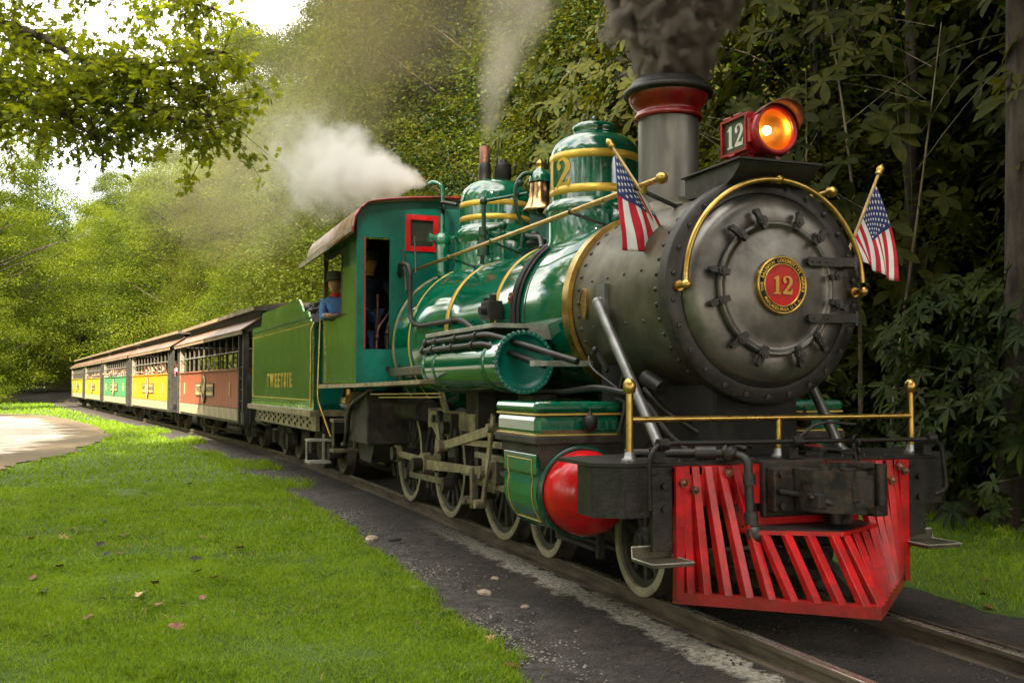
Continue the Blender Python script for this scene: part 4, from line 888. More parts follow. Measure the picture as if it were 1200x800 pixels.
# --- pilot (cowcatcher)
pil = MB(); W_ = .772
pil.box(-.772, .772, .0, .035, .10, .84)
back = MB(); 
back.prism([(-.772, .84), (.772, .84), (.772, .795), (-.772, .795)], 'y', -.028, -.002); back.box(-.772, .772, -.026, -.003, .625, .794)
back.box(-.772, -.60, -.028, -.002, .14, .84); back.box(.60, .772, -.028, -.002, .14, .84)
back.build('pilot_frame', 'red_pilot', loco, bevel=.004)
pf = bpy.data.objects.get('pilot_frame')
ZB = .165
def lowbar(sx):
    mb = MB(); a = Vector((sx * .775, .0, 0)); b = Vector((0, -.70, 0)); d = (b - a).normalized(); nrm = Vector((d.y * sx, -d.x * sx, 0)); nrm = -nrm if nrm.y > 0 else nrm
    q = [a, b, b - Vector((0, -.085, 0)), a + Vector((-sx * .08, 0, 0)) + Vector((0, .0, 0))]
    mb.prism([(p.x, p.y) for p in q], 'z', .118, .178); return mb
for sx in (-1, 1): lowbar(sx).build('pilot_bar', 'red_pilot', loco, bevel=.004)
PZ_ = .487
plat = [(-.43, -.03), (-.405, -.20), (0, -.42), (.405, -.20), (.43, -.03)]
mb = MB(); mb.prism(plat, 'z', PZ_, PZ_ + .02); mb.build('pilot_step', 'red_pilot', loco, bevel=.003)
mb = MB(); mb.prism([(p[0] * .93, p[1] * .93 - .005) for p in plat], 'z', PZ_ + .0205, PZ_ + .023); mb.build('step_grip', 'graphite_dark', loco)
def slat(t0, t1, sx):
    t0 = Vector((t0[0] * -sx if False else t0[0], t0[1], t0[2])); 
    mb = MB(); a = Vector(t0); b = Vector(t1); mb_w = .040
    # a slat is a bevelled bar deep in y, standing on the lower bar
    xa, xb = a.x, b.x
    w = .023
    vs = [(xa - w, a.y, a.z), (xa + w, a.y, a.z), (xa + w, a.y + .045, a.z), (xa - w, a.y + .045, a.z), (xb - w, b.y, b.z), (xb + w, b.y, b.z), (xb + w, b.y + .06, b.z), (xb - w, b.y + .06, b.z)]
    mb.add(vs, [(0, 1, 2, 3), (7, 6, 5, 4), (0, 4, 5, 1), (1, 5, 6, 2), (2, 6, 7, 3), (3, 7, 4, 0)])
    return mb
def bot(t, sx): return (sx * .775 * (1 - t), -.70 * t + .012, .175)
tops = [(-.705, -.03, .838, .105), (-.645, -.03, .838, .19), (-.568, -.03, .838, .293), (-.485, -.03, .838, .397), (-.40, -.03, .838, .505),
        (-.345, -.235, PZ_, .612), (-.245, -.290, PZ_, .722), (-.14, -.345, PZ_, .835), (-.035, -.405, PZ_, .945)]
for sx in (-1, 1):
    for x, y, z, t in tops:
        a = (-sx * x * 1.0 if sx < 0 else -x, y, z); a = (x if sx < 0 else -x, y, z)
        b = bot(t, sx); slat(a, b, sx).build('slat', 'red_pilot', loco, bevel=.003)
    mb = MB(); mb.prism([(sx * .772, .14), (sx * .735, .14), (sx * .70, .838), (sx * .772, .838)], 'y', -.045, -.028); mb.build('pilot_cheek', 'red_pilot', loco, bevel=.003)
for x, z in ((-.735, .755), (-.665, .715), (-.46, .80), (.735, .775), (.64, .725), (.70, .80)):
    mb = MB(); mb.cyl((x, -.045, z), (x, -.068, z), .024, n=6, smooth=False); mb.dome((x, -.068, z), (0, -1, 0), .015); mb.build('pilot_bolt', 'copper_brown', loco)
mb = MB(); mb.box(-.42, .42, -.028, -.006, .505, .58); mb.build('pilot_crossbar', 'red_pilot', loco)
mb = MB(); mb.bar((-.3, .02, .30), (.3, -.3, .20), .05, .05); mb.bar((0, .2, .6), (0, -.5, .2), .05, .05); mb.bar((-.4, .2, .3), (.4, .2, .3), .06, .06); mb.build('pilot_stay', 'frame_grime', loco)
# small fittings low on the smokebox side
mb = MB(); mb.tube(smooth_path([(-.62, 1.36, 1.46), (-.66, 1.22, 1.38), (-.62, 1.0, 1.27), (-.60, .9, 1.22)], 4), .009, 6); mb.bar((-.62, 1.24, 1.50), (-.60, 1.12, 1.36), .02, .03); mb.ball((-.63, 1.24, 1.50), .025, 8); mb.bar((-.60, .86, 1.40), (-.60, .95, 1.24), .015, .03)
mb.tube(arc_path([(-.62, 4.5, 1.22), (-.66, 1.7, 1.22), (-.68, 1.1, 1.26), (-.55, .72, 1.20), (-.48, .55, .98), (-.40, .45, .88)], .15), .020, 8); mb.tube(arc_path([(-.45, .9, 1.25), (-.40, .7, 1.1), (-.25, .45, .95), (-.10, .30, .90)], .1), .018, 8)
mb.tube(arc_path([(.2, .9, 1.1), (.05, .5, 1.08), (-.05, .35, .9)], .1), .02, 8); mb.cyl((-.50, .80, 1.32), (-.46, .66, 1.25), .05, n=12)
mb.build('blower_pipe', 'graphite_dark', loco)
mat('driver_shirt', (.08, .20, .48), .8, 0, .15, 14)
mat('pole_wood', (.45, .30, .12), .3, .3, .15, 10)
mat('coach_roof', (.07, .058, .045), .6, 0, .25, 3, dirt=(.07, .06, .045))
mat('plaque', (.45, .34, .14), .5, 0, .15, 9, dirt=(.28, .2, .09))
mat('coach_post2', (.20, .18, .13), .6, 0, .3, 6, dirt=(.08, .07, .05))
mat('coach_post', (.07, .06, .045), .5, 0, .2, 8)
mat('wheel_rust', (.075, .06, .045), .6, .3, .3, 9, bump=.2, dirt=(.14, .10, .07))
# ================================================================ TENDER
pc0, ang0 = track(11.75)
tender = top('tender', 'green coal tender lettered in gold, coupled between the locomotive cab and the red coach', 'tender', pc0, ang0)
TL, TW = 5.35, 1.09          # length, half width ; local y: -TL/2 front
yf, yr = -2.62, 2.72
pf_ = [(yf, .92), (yr, .92), (yr, 2.30), (1.75, 2.30), (1.60, 2.52), (-1.55, 2.52), (-1.75, 2.42), (-1.85, 2.33), (-2.2, 2.30), (-2.35, 2.16), (yf, 2.12)]
for sx in (-1, 1):
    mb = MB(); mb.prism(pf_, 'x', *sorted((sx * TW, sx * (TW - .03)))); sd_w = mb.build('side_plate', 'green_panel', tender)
    mb = MB()
    for k in range(20): mb.dome((sx * TW, yf + .06, .98 + k * .058), (sx, 0, 0), .009, n=6); mb.dome((sx * TW, yf + .12, .98 + k * .058), (sx, 0, 0), .009, n=6)
    for k in range(66): mb.dome((sx * TW, yf + .15 + k * .078, 1.0), (sx, 0, 0), .008, n=6); mb.dome((sx * TW, yf + .15 + k * .078, 2.24), (sx, 0, 0), .008, n=6) if k < 66 else None
    mb.build('rivet_row', 'green_dark', sd_w, kind='stuff')
    mb = MB(); mb.bar((sx * (TW + .004), yf + .2, 2.20), (sx * (TW + .004), yr, 2.20), .012, .03); mb.build('beading', 'green_dark', sd_w)
    mb = MB()
    for a, b in (((yf + .22, 1.06), (yr - .1, 1.06)), ((yf + .22, 2.12), (yr - .1, 2.12)), ((yf + .22, 1.06), (yf + .22, 2.12)), ((yr - .1, 1.06), (yr - .1, 2.12))): mb.bar((sx * (TW + .003), a[0], a[1]), (sx * (TW + .003), b[0], b[1]), .006, .014)
    mb.build('gold_lining', 'yellow_line', sd_w)
    m4 = Matrix.Translation((sx * (TW + .003), .0, 1.33)) @ (Matrix.Rotation(R(90 if sx > 0 else -90), 4, 'Z')) @ Matrix.Rotation(R(90), 4, 'X')
    text_mesh('lettering', 'TWEETSIE', .30, 'gold_leaf', sd_w, extrude=.002, mat4=m4, space=1.75, bold=.012)
    mb = MB(); mb.prism([(yf - .05, .84), (yr + .1, .84), (yr + .1, .925), (yf - .05, .925)], 'x', *sorted((sx * .60, sx * (TW + .06)))); mb.build('deck_edge', 'cream_steel', tender, bevel=.005)
    mb = MB(); mb.box(*sorted((sx * .98, sx * 1.04)), yf + .1, yr - .2, .63, .835)
    fr_ = mb.build('side_sill', 'cream_steel', tender, bevel=.006)
    mb = MB()
    for k in range(11):
        y = yf + .4 + k * .45; mb.box(*sorted((sx * 1.04, sx * 1.047)), y, y + .10, .72, .76); mb.cyl((sx * 1.04, y + .2, .69), (sx * 1.055, y + .2, .69), .025, n=8); mb.cyl((sx * 1.04, y + .22, .79), (sx * 1.055, y + .22, .79), .02, n=8)
    mb.build('sill_fitting', 'soot_black', fr_, kind='stuff')
    mb = MB(); mb.box(*sorted((sx * .86, sx * 1.16)), yf - .08, yf + .22, .50, .53); mb.box(*sorted((sx * .86, sx * 1.16)), yf - .08, yf + .22, .20, .235); mb.bar((sx * .9, yf + .2, .2), (sx * .9, yf + .2, .84), .06, .03); mb.bar((sx * 1.14, yf + .2, .2), (sx * 1.14, yf + .2, .53), .03, .02); mb.build('step', 'shelf_metal', tender, bevel=.004)
    mb = MB(); mb.tube(arc_path([(sx * 1.10, yf - .06, 2.12), (sx * 1.15, yf - .07, 2.0), (sx * 1.15, yf - .07, .95)], .05), .014, 6); mb.build('grab_rail', 'brass', tender)
    mb = MB(); mb.cyl((sx * .92, yr - .75, .66), (sx * .92, yr - .15, .66), .13, n=20); mb.build('brake_reservoir', 'graphite', tender, bevel=.02)
    mb = MB(); mb.bar((sx * 1.0, yr + .08, .3), (sx * 1.0, yr + .08, .92), .03, .03); mb.tube(arc_path([(sx * 1.08, yr + .1, .9), (sx * 1.1, yr + .15, .5), (sx * .8, yr + .12, .35)], .1), .014, 6); mb.build('corner_grab', 'frame_grime', tender)
mb = MB(); mb.box(-TW + .03, TW - .03, yf, yf + .04, .92, 2.12); mb.box(-TW + .05, -TW + .5, yf - .04, yf, 1.0, 2.05); mb.build('front_plate', 'cab_teal', tender)
mb = MB(); mb.box(-TW + .03, TW - .03, yr - .04, yr, .92, 2.30); mb.build('rear_plate', 'green_dark', tender)
mb = MB(); mb.box(-TW + .03, TW - .03, yf + .04, yr - .04, 1.98, 2.02); mb.box(-.95, .95, yf, yr, .60, .90); mb.build('tank_floor', 'soot_black', tender)
# coal heap
mb = MB(); n = 22
g = {}
for i in range(n):
    for j in range(n):
        x = -1.03 + 2.06 * i / (n - 1); y = yf + .1 + 4.0 * j / (n - 1); h = 2.0 + .72 * (1 - (x / 1.1) ** 2) * (1 - ((y + .6) / 2.3) ** 4) if abs((y + .6) / 2.3) < 1 else 2.0
        g[i, j] = len(mb.v); mb.v.append((x, y, h + rnd.uniform(-.06, .06)))
for i in range(n - 1):
    for j in range(n - 1): mb.f.append((g[i, j], g[i + 1, j], g[i + 1, j + 1], g[i, j + 1])); mb.sm.append(False); mb.mi.append(0)
mb.build('coal_heap', 'coal', tender)
mb = MB()
for k in range(240):
    x = rnd.uniform(-1, 1); y = rnd.uniform(yf + .1, 1.6); h = 2.0 + .74 * (1 - (x / 1.1) ** 2) * (1 - ((y + .6) / 2.3) ** 4); r = rnd.uniform(.03, .075)
    mb.ball((x, y, h), r, 6, (rnd.uniform(.7, 1.3), rnd.uniform(.7, 1.3), rnd.uniform(.6, 1)))
mb.sm = [False] * len(mb.f); mb.build('coal_lump', 'coal', tender, kind='stuff')
mb = MB(); mb.cyl((-.5, yr - .6, 2.3), (-.5, yr - .6, 2.5), .22, n=24); mb.build('water_hatch', 'green_dark', tender)
mb = MB(); mb.tube(smooth_path([(-.85, yf - .02, 2.12), (-.85, yf - .1, 2.30), (-.75, yf - .15, 2.36)], 4), .02, 6); mb.cyl((-.8, yf - .12, 2.2), (-.8, yf - .12, 2.3), .06, n=10); mb.cyl((-.95, yf - .1, 2.25), (-.95, yf - .1, 2.27), .12, n=16); mb.build('hand_brake', 'frame_grime', tender)
def wheelset(par, y, r=.33, hw=.52):
    for sx in (-1, 1):
        mb = MB(); mb.lathe([(.0001, -.06), (.07, -.06), (.10, -.02), (r - .08, -.015), (r - .05, -.055), (r - .01, -.06), (r, -.05), (r + .003, .04), (r + .028, .05), (r + .028, .07), (.0001, .06)], (sx * hw, y, r), (-sx, 0, 0), 32)
        mb.build('wheel', 'wheel_rust', par)
def truck(par, y, x0=0):
    tr = MB()
    for sx in (-1, 1):
        a, b = sorted((sx * .64, sx * .70)); tr.prism([(y - .86, .36), (y - .52, .60), (y + .52, .60), (y + .86, .36), (y + .86, .30), (y + .42, .30), (y + .26, .14), (y - .26, .14), (y - .42, .30), (y - .86, .30)], 'x', a, b)
        for yy in (y - .62, y + .62): tr.box(*sorted((sx * .60, sx * .78)), yy - .10, yy + .10, .23, .45)
        for q in (-.13, 0, .13): tr.cyl((sx * .72, y + q, .2), (sx * .72, y + q, .52), .055, n=10)
    tr.box(-.6, .6, y - .14, y + .14, .36, .60)
    t_ = tr.build('truck_frame', 'frame_grime', par, bevel=.012)
    wheelset(t_, y - .62); wheelset(t_, y + .62)
    return t_
truck(tender, -1.55); truck(tender, 1.55)
mb = MB(); mb.box(-.15, .15, yr, yr + .5, .60, .78); mb.build('drawbar', 'frame_grime', tender)

# ================================================================ COACHES
CL, CW = 9.15, 1.15
def build_coach(name, label, paint, s_mid, detail=2, plank=None, lettering='gold_leaf', plaque='coach_trim'):
    p, a = track(s_mid); c = top(name, label, 'coach', p, a, group='open excursion coaches behind the tender')
    h = CL / 2; z0, z1, z2 = .56, .80, 1.56
    PE = h - .55       # panels stop short of the ends: vestibule platforms
    for sx in (-1, 1):
        # side built of upright boards
        nb = 24 if detail > 1 else 12; w = 2 * PE / nb; X = sx * CW
        b0 = None
        for k in range(nb):
            y = -PE + k * w; d = rnd.uniform(0, .003)
            mb = MB(); mb.box(*sorted((0, -sx * .028)), .0025, w - .0025, z1, z2)
            if b0 is None: b0 = mb.build('side_board', paint, c, loc=(X, y, 0)); bb = b0
            else: bb = share(b0, c, loc=(X - sx * d, y, 0))
        s0 = None
        for k in range(nb // 2):
            y = -PE + k * 2 * w
            if s0 is None: mb = MB(); mb.box(*sorted((0, -sx * .028)), .002, 2 * w - .002, z0, z1 - .01); s0 = mb.build('sill_board', 'coach_cream', c, loc=(X + sx * .004, y, 0))
            else: share(s0, c, loc=(X + sx * .004, y, 0))
        mb = MB(); mb.box(*sorted((X + sx * .03, X - sx * .05)), -PE, PE, z2 + .001, z2 + .03); mb.build('arm_rail', paint, c, bevel=.004)
        mb = MB(); mb.box(*sorted((X - sx * .10, X - sx * .03)), -h, h, .50, .74); mb.build('side_sill', 'coach_dark', c)
        if detail:
            n = 11; pp = None
            for k in range(n + 1):
                y = -PE + 2 * PE * k / n
                if pp is None: mb = MB(); mb.box(-.018, .018, -.018, .018, z2 + .031, 2.31); pp = mb.build('window_post', 'coach_post', c, loc=(X - sx * .03, y, 0))
                else: share(pp, c, loc=(X - sx * .03, y, 0))
            mb = MB(); mb.bar((X - sx * .0, -PE, 1.93), (X - sx * .0, PE, 1.93), .016, .016); mb.build('guard_rail', 'shelf_metal', c)
        # plaque with oval and boards
        mb = MB(); mb.box(*sorted((X + sx * .002, X + sx * .02)), -1.25, -.30, 1.02, 1.30); pl = mb.build('name_board', 'plaque', c, bevel=.004)
        mb = MB(); mb.box(*sorted((X + sx * .002, X + sx * .02)), .30, 1.25, 1.02, 1.30); mb.build('name_board', 'plaque', c, bevel=.004)
        mb = MB()
        for y0, y1 in ((-1.25, -.30), (.30, 1.25)):
            for q in ((y0, y1, 1.29, 1.305), (y0, y1, 1.015, 1.03), (y0 - .01, y0 + .01, 1.02, 1.30), (y1 - .01, y1 + .01, 1.02, 1.30)): mb.box(*sorted((X + sx * .002, X + sx * .028)), *q)
        mb.build('board_moulding', 'coach_dark', pl)
        n = 28; mb = MB(); mb.prism([(.23 * math.cos(2 * PI * k / n), 1.17 + .33 * math.sin(2 * PI * k / n)) for k in range(n)], 'x', *sorted((X + sx * .004, X + sx * .034))); ov = mb.build('emblem', 'coach_dark', c)
        mb = MB(); mb.tube([(X + sx * .036, .205 * math.cos(2 * PI * k / n), 1.17 + .30 * math.sin(2 * PI * k / n)) for k in range(n)], .014, 5, closed=True)
        mb.prism([(.12 * math.cos(2 * PI * k / 5 + PI / 2) * (1 if True else .4), 1.17 + .13 * math.sin(2 * PI * k / 5 + PI / 2)) for k in range(5)], 'x', *sorted((X + sx * .034, X + sx * .04))); mb.build('emblem_ring', 'plaque', ov)
        if detail:
            for word, yy in (('TWEETSIE', .775), ('RAILROAD', -.775)):
                m4 = Matrix.Translation((X + sx * .0215, yy if sx < 0 else -yy, 1.16)) @ Matrix.Rotation(R(90 if sx > 0 else -90), 4, 'Z') @ Matrix.Rotation(R(90), 4, 'X')
                text_mesh('lettering', word, .19, 'coach_dark', pl, extrude=.0015, mat4=m4, bold=.002)
        for y in (-3.15, 3.15):
            mb = MB(); mb.box(*sorted((X + sx * .002, X + sx * .018)), y - .055, y + .055, 1.02, 1.32); mb.build('number_tablet', 'plaque', c, bevel=.004)
        # eave board and end posts
        mb = MB(); mb.box(*sorted((sx * 1.20, sx * 1.235)), -h - .05, h + .05, 2.24, 2.32); mb.build('eave_board', 'coach_trim', c)
        for y in (-h + .1, h - .1, -PE - .02, PE + .02):
            mb = MB(); mb.box(*sorted((X - sx * .10, X + sx * .01)), y - .05, y + .05, .5, 2.34); mb.build('corner_post', 'coach_dark' if abs(y) > PE + .1 or y < 0 else 'coach_post2', c, bevel=.008)
        er = None
        for yy in (-h + .1, h - .55):
            for k in range(4):
                if er is None: mb = MB(); mb.bar((0, .03, 0), (0, .42, 0), .02, .02); er = mb.build('end_rail', 'frame_grime', c, loc=(X - sx * .02, yy, .95))
                else: share(er, c, loc=(X - sx * .02, yy, .95 + .22 * k))
        # lower roof slope
        mb = MB(); mb.prism([(sx * 1.24, 2.325), (sx * .80, 2.62), (sx * .80, 2.59), (sx * 1.24, 2.295)], 'y', -h - .06, h + .06); mb.build('roof_slope', 'coach_brown', c)
        mb = MB(); mb.prism([(sx * .80, 2.6), (sx * .83, 2.6), (sx * .83, 2.72), (sx * .80, 2.72)], 'y', -h, h); mb.build('clerestory_side', 'coach_dark', c)
        for k in range(9):
            y = -2.9 + k * .72 + (.3 if k % 2 else 0)
    # roof top
    mb = MB(); rp_ = [(-1.0, 2.70), (-.99, 2.76), (-.85, 2.80), (-.5, 2.86), (0, 2.885), (.5, 2.86), (.85, 2.80), (.99, 2.76), (1.0, 2.70)]; mb.prism(rp_, 'y', -h - .12, h + .12); mb.build('roof', 'coach_roof', c)
    mb = MB()
    for sx in (-1, 1): mb.box(*sorted((sx * 1.003, sx * 1.025)), -h - .12, h + .12, 2.70, 2.775)
    mb.build('roof_fascia', 'coach_trim', c)
    mb = MB(); mb.box(-1.10, 1.10, -h, h, .70, .78); mb.build('floor', 'coach_dark', c)
    for y in (-h - .02, h - .02):
        mb = MB(); mb.prism([(-1.15, 2.30), (1.15, 2.30), (.82, 2.62), (.80, 2.72), (-.80, 2.72), (-.82, 2.62)], 'y', y, y + .04); mb.box(-1.1, -.4, y, y + .04, .56, 1.5); mb.box(.4, 1.1, y, y + .04, .56, 1.5); mb.box(-1.15, 1.15, y, y + .06, .50, .72); mb.build('end_panel', 'coach_dark', c)
    st0 = None
    for k in range(9 if detail else 5):
        y = -3.5 + k * (.87 if detail else 1.6)
        for sx in (-1, 1):
            if st0 is None:
                mb = MB(); mb.box(-.42, .42, -.02, .02, 1.0, 1.62); mb.box(-.42, .42, -.42, -.02, 1.16, 1.20); mb.box(-.40, -.36, -.4, 0, .78, 1.16); mb.box(.36, .40, -.4, 0, .78, 1.16); st0 = mb.build('seat', 'seat_wood', c, loc=(sx * .62, y, 0))
            else: share(st0, c, loc=(sx * .62, y, 0))
    mb = MB(); mb.tube([(-.75, -3, .45), (-.75, -2, .24), (-.75, 2, .24), (-.75, 3, .45)], .018); mb.tube([(.75, -3, .45), (.75, -2, .24), (.75, 2, .24), (.75, 3, .45)], .018); mb.box(-.55, -.2, -.9, .3, .3, .6); mb.build('underframe', 'frame_grime', c)
    truck(c, -2.95); truck(c, 2.95)
    mb = MB(); mb.box(-.12, .12, -h - .42, -h, .56, .74); mb.box(-.12, .12, h, h + .42, .56, .74); mb.tube(smooth_path([(-.35, -h, .7), (-.38, -h - .25, .4), (-.3, -h - .5, .6)], 4), .025); mb.build('drawgear', 'frame_grime', c)
    return c
S0 = 15.15 + CL / 2 + .12
STEP = CL + .72
coach_specs = [('weathered red-brown coach of upright boards, first behind the tender, no riders seen', 'panel_red', 2),
               ('bright orange-yellow coach second behind the tender, riders leaning out above its panel', 'panel_yellow', 1),
               ('green coach third behind the tender, between two yellow ones, with many riders', 'panel_green', 1),
               ('lime yellow coach fourth behind the tender, just past the green coach', 'panel_lime', 1),
               ('last and farthest coach of the train, dull lime yellow under trees', 'panel_lime', 1)]
coaches = [build_coach('open_coach', lb, pt, S0 + k * STEP, dt) for k, (lb, pt, dt) in enumerate(coach_specs)]

# ================================================================ PEOPLE
def skin_mesh(name, joints, edges, root=0, sub=1):
    me = bpy.data.meshes.new(name); me.from_pydata([j[0] for j in joints], edges, [])
    o = bpy.data.objects.new(name, me); col.objects.link(o)
    o.modifiers.new('skin', 'SKIN'); sb_ = o.modifiers.new('sub', 'SUBSURF'); sb_.levels = sub; sb_.render_levels = sub
    for i, j in enumerate(joints):
        r = j[1]; r = (r, r) if not isinstance(r, tuple) else r
        me.skin_vertices[0].data[i].radius = r; me.skin_vertices[0].data[i].use_root = (i == root)
    bpy.context.view_layer.update(); dg = bpy.context.evaluated_depsgraph_get()
    m2 = bpy.data.meshes.new_from_object(o.evaluated_get(dg)); m2.name = name
    bpy.data.objects.remove(o)
    for p in m2.polygons: p.use_smooth = True
    return m2
def head_mesh():
    mb = MB(); n = 20; m = 18; vs = []
    for j in range(m + 1):
        ph = PI * j / m
        for i in range(n):
            th = 2 * PI * i / n; x = math.sin(ph) * math.cos(th); y = math.sin(ph) * math.sin(th); z = math.cos(ph)
            w = .076 * (1 - .22 * max(0, -z) ** 1.5); px = x * w; py = y * .094; pz = z * .118
            if y < 0:      # face looks to -y
                if z < -.25: py *= 1 - .10 * abs(x) * 2; 
                f = max(0, 1 - abs(px) / .018)
                if abs(z + .05) < .28: py -= .022 * f * max(0, 1 - abs(z + .16) / .28)          # nose
                e = max(0, 1 - abs(abs(px) - .031) / .018) * max(0, 1 - abs(z - .06) / .12); py += .011 * e   # eye sockets
                c = max(0, 1 - abs(px) / .03) * max(0, 1 - abs(z + .82) / .22); py -= .014 * c
            vs.append((px, py, pz))
    mb.add(vs, [(j * n + i, (j + 1) * n + i, (j + 1) * n + (i + 1) % n, j * n + (i + 1) % n) for j in range(m) for i in range(n)], True)
    for sx in (-1, 1): mb.ball((sx * .077, .008, -.008), .026, 8, (.35, .7, 1.1))
    return mb
hm = head_mesh()
def hand(mb, c, fwd, up, side, s=1):     # palm with four unequal bent fingers and a thumb
    c = Vector(c); f = Vector(fwd).normalized(); u = Vector(up).normalized(); w = f.cross(u).normalized() * side
    mb.bar(c, c + f * .085 * s, .075 * s, .028 * s, u)
    for k, ln in enumerate((.070, .080, .075, .058)):
        b = c + f * .083 * s + w * (-.029 + .0195 * k) * s
        mb.tube([b, b + f * ln * .5 * s - u * .006 * s, b + f * ln * .8 * s - u * .022 * s, b + f * ln * .85 * s - u * .045 * s], [.0095 * s, .009 * s, .008 * s, .006 * s], 6)
    b = c + f * .03 * s - w * .038 * s; mb.tube([b, b - w * .022 * s + f * .03 * s - u * .01 * s, b - w * .02 * s + f * .062 * s - u * .02 * s], [.011 * s, .010 * s, .007 * s], 6)
def make_person(label, pose, shirt, trousers, hair, loc, rz, hat=None, scarf=None, group=None, head_turn=0, scale=1, proto=None, cat='person'):
    """pose: dict with joint positions in metres, hips at origin height z=0 (sitting level or standing)"""
    P = top('person', label, cat, loc, rz, group); P.scale = (scale,) * 3
    J = pose
    jt = [(J['pelvis'], (.135, .10)), (J['waist'], (.125, .09)), (J['chest'], (.155, .105)), (J['neck0'], (.06, .06)), (J['neck1'], (.05, .052))]
    ed = [(0, 1), (1, 2), (2, 3), (3, 4)]
    def limb(start, pts):
        i = start
        for p_, r_ in pts: jt.append((p_, r_)); ed.append((i, len(jt) - 1)); i = len(jt) - 1
    body = skin_mesh('body', [(J['pelvis'], .10), (J['waist'], .09), (J['chest'], (.12, .085)), (J['neck0'], .055), (J['neck1'], .052), (J['head'], .06)] +
                     [(J['shL'], .05), (J['elL'], .040), (J['wrL'], .027), (J['shR'], .05), (J['elR'], .040), (J['wrR'], .027), (J['hipL'], .08), (J['knL'], .055), (J['anL'], .04), (J['toL'], .035), (J['hipR'], .08), (J['knR'], .055), (J['anR'], .04), (J['toR'], .035)],
                     [(0, 1), (1, 2), (2, 3), (3, 4), (4, 5), (2, 6), (6, 7), (7, 8), (2, 9), (9, 10), (10, 11), (0, 12), (12, 13), (13, 14), (14, 15), (0, 16), (16, 17), (17, 18), (18, 19)])
    mb = MB(); mb.add([tuple(v.co) for v in body.vertices], [tuple(p.vertices) for p in body.polygons], True)
    ct, st_ = math.cos(head_turn), math.sin(head_turn); hc = Vector(J['head'])
    mb.add([(hc.x + x * ct - y * st_, hc.y + x * st_ + y * ct, hc.z + z) for x, y, z in hm.v], hm.f, True)
    for sd_x, el, wr in ((-1, 'elL', 'wrL'), (1, 'elR', 'wrR')):
        d = Vector(J[wr]) - Vector(J[el]); hand(mb, J[wr], d, (0, 0, 1) if abs(d.normalized().z) < .8 else (0, -1, 0), sd_x)
    bo = mb.build('body', 'skin', P)
    sh = skin_mesh('shirt', [(J['pelvis'], .125), (J['waist'], .125), (J['chest'], (.165, .115)), (J['neck0'], .075), (J['shL'], .07), (J['elL'], .056), (tuple(Vector(J['elL']).lerp(Vector(J['wrL']), .85)), .042), (J['shR'], .07), (J['elR'], .056), (tuple(Vector(J['elR']).lerp(Vector(J['wrR']), .85)), .042)],
                   [(0, 1), (1, 2), (2, 3), (2, 4), (4, 5), (5, 6), (2, 7), (7, 8), (8, 9)])
    sh.materials.append(M[shirt]); so = bpy.data.objects.new('shirt', sh); col.objects.link(so); so.parent = P
    trm = skin_mesh('trousers', [(J['pelvis'], .13), (J['hipL'], .098), (J['knL'], .072), (J['anL'], .056), (J['hipR'], .098), (J['knR'], .072), (J['anR'], .056)], [(0, 1), (1, 2), (2, 3), (0, 4), (4, 5), (5, 6)])
    trm.materials.append(M[trousers]); to = bpy.data.objects.new('trousers', trm); col.objects.link(to); to.parent = P
    if hair:
        hb = MB(); n = 16; vs = []
        for j in range(8):
            ph = R(100) * j / 7
            for i in range(n):
                th = 2 * PI * i / n; lim = ph * (1.12 if math.sin(th) > -.2 else .62); x = .083 * math.sin(lim) * math.cos(th); y = .102 * math.sin(lim) * math.sin(th) + .006; z = .128 * math.cos(lim)
                vs.append((hc.x + x * ct - y * st_, hc.y + x * st_ + y * ct, hc.z + z))
        hb.add(vs, [(j * n + i, (j + 1) * n + i, (j + 1) * n + (i + 1) % n, j * n + (i + 1) % n) for j in range(7) for i in range(n)], True); hb.build('hair', hair, P)
    if hat:
        hb = MB(); hb.lathe([(.0001, .165), (.06, .165), (.088, .155), (.094, .12), (.098, .065), (.098, .065), (.102, .05), (.125, .035), (.125, .03), (.09, .035)], hc, (0, 0, 1), 24)
        hb.prism([(hc.x + (.06 * math.cos(t) * 1.3) * ct - (-.09 - .075 * math.sin(t)) * st_, hc.y + (.06 * math.cos(t) * 1.3) * st_ + (-.09 - .075 * math.sin(t)) * ct) for t in [PI * k / 8 for k in range(9)]], 'z', hc.z + .035, hc.z + .045)
        hb.build('hat', hat, P)
    if scarf:
        hb = MB(); hb.lathe([(.062, -.02), (.082, .0), (.078, .035), (.058, .045)], Vector(J['neck0']) + Vector((0, 0, .0)), (0, 0, 1), 16); hb.prism([(-.05, J['neck0'][2] + .01), (.05, J['neck0'][2] + .01), (0, J['neck0'][2] - .13)], 'y', J['neck0'][1] - .10, J['neck0'][1] - .085); hb.build('neckerchief', scarf, P)
    return P
def mirror_pose(base, **kw): d = dict(base); d.update(kw); return d
SIT = dict(pelvis=(0, 0, .10), waist=(0, .01, .26), chest=(0, 0, .44), neck0=(0, -.005, .58), neck1=(0, -.012, .63), head=(0, -.03, .74), shL=(-.18, 0, .52), elL=(-.24, -.06, .27), wrL=(-.20, -.28, .20), shR=(.18, 0, .52), elR=(.24, -.06, .27), wrR=(.20, -.28, .20),
           hipL=(-.10, -.02, .08), knL=(-.12, -.42, .10), anL=(-.12, -.42, -.32), toL=(-.12, -.55, -.36), hipR=(.10, -.02, .08), knR=(.12, -.42, .10), anR=(.12, -.42, -.32), toR=(.12, -.55, -.36))
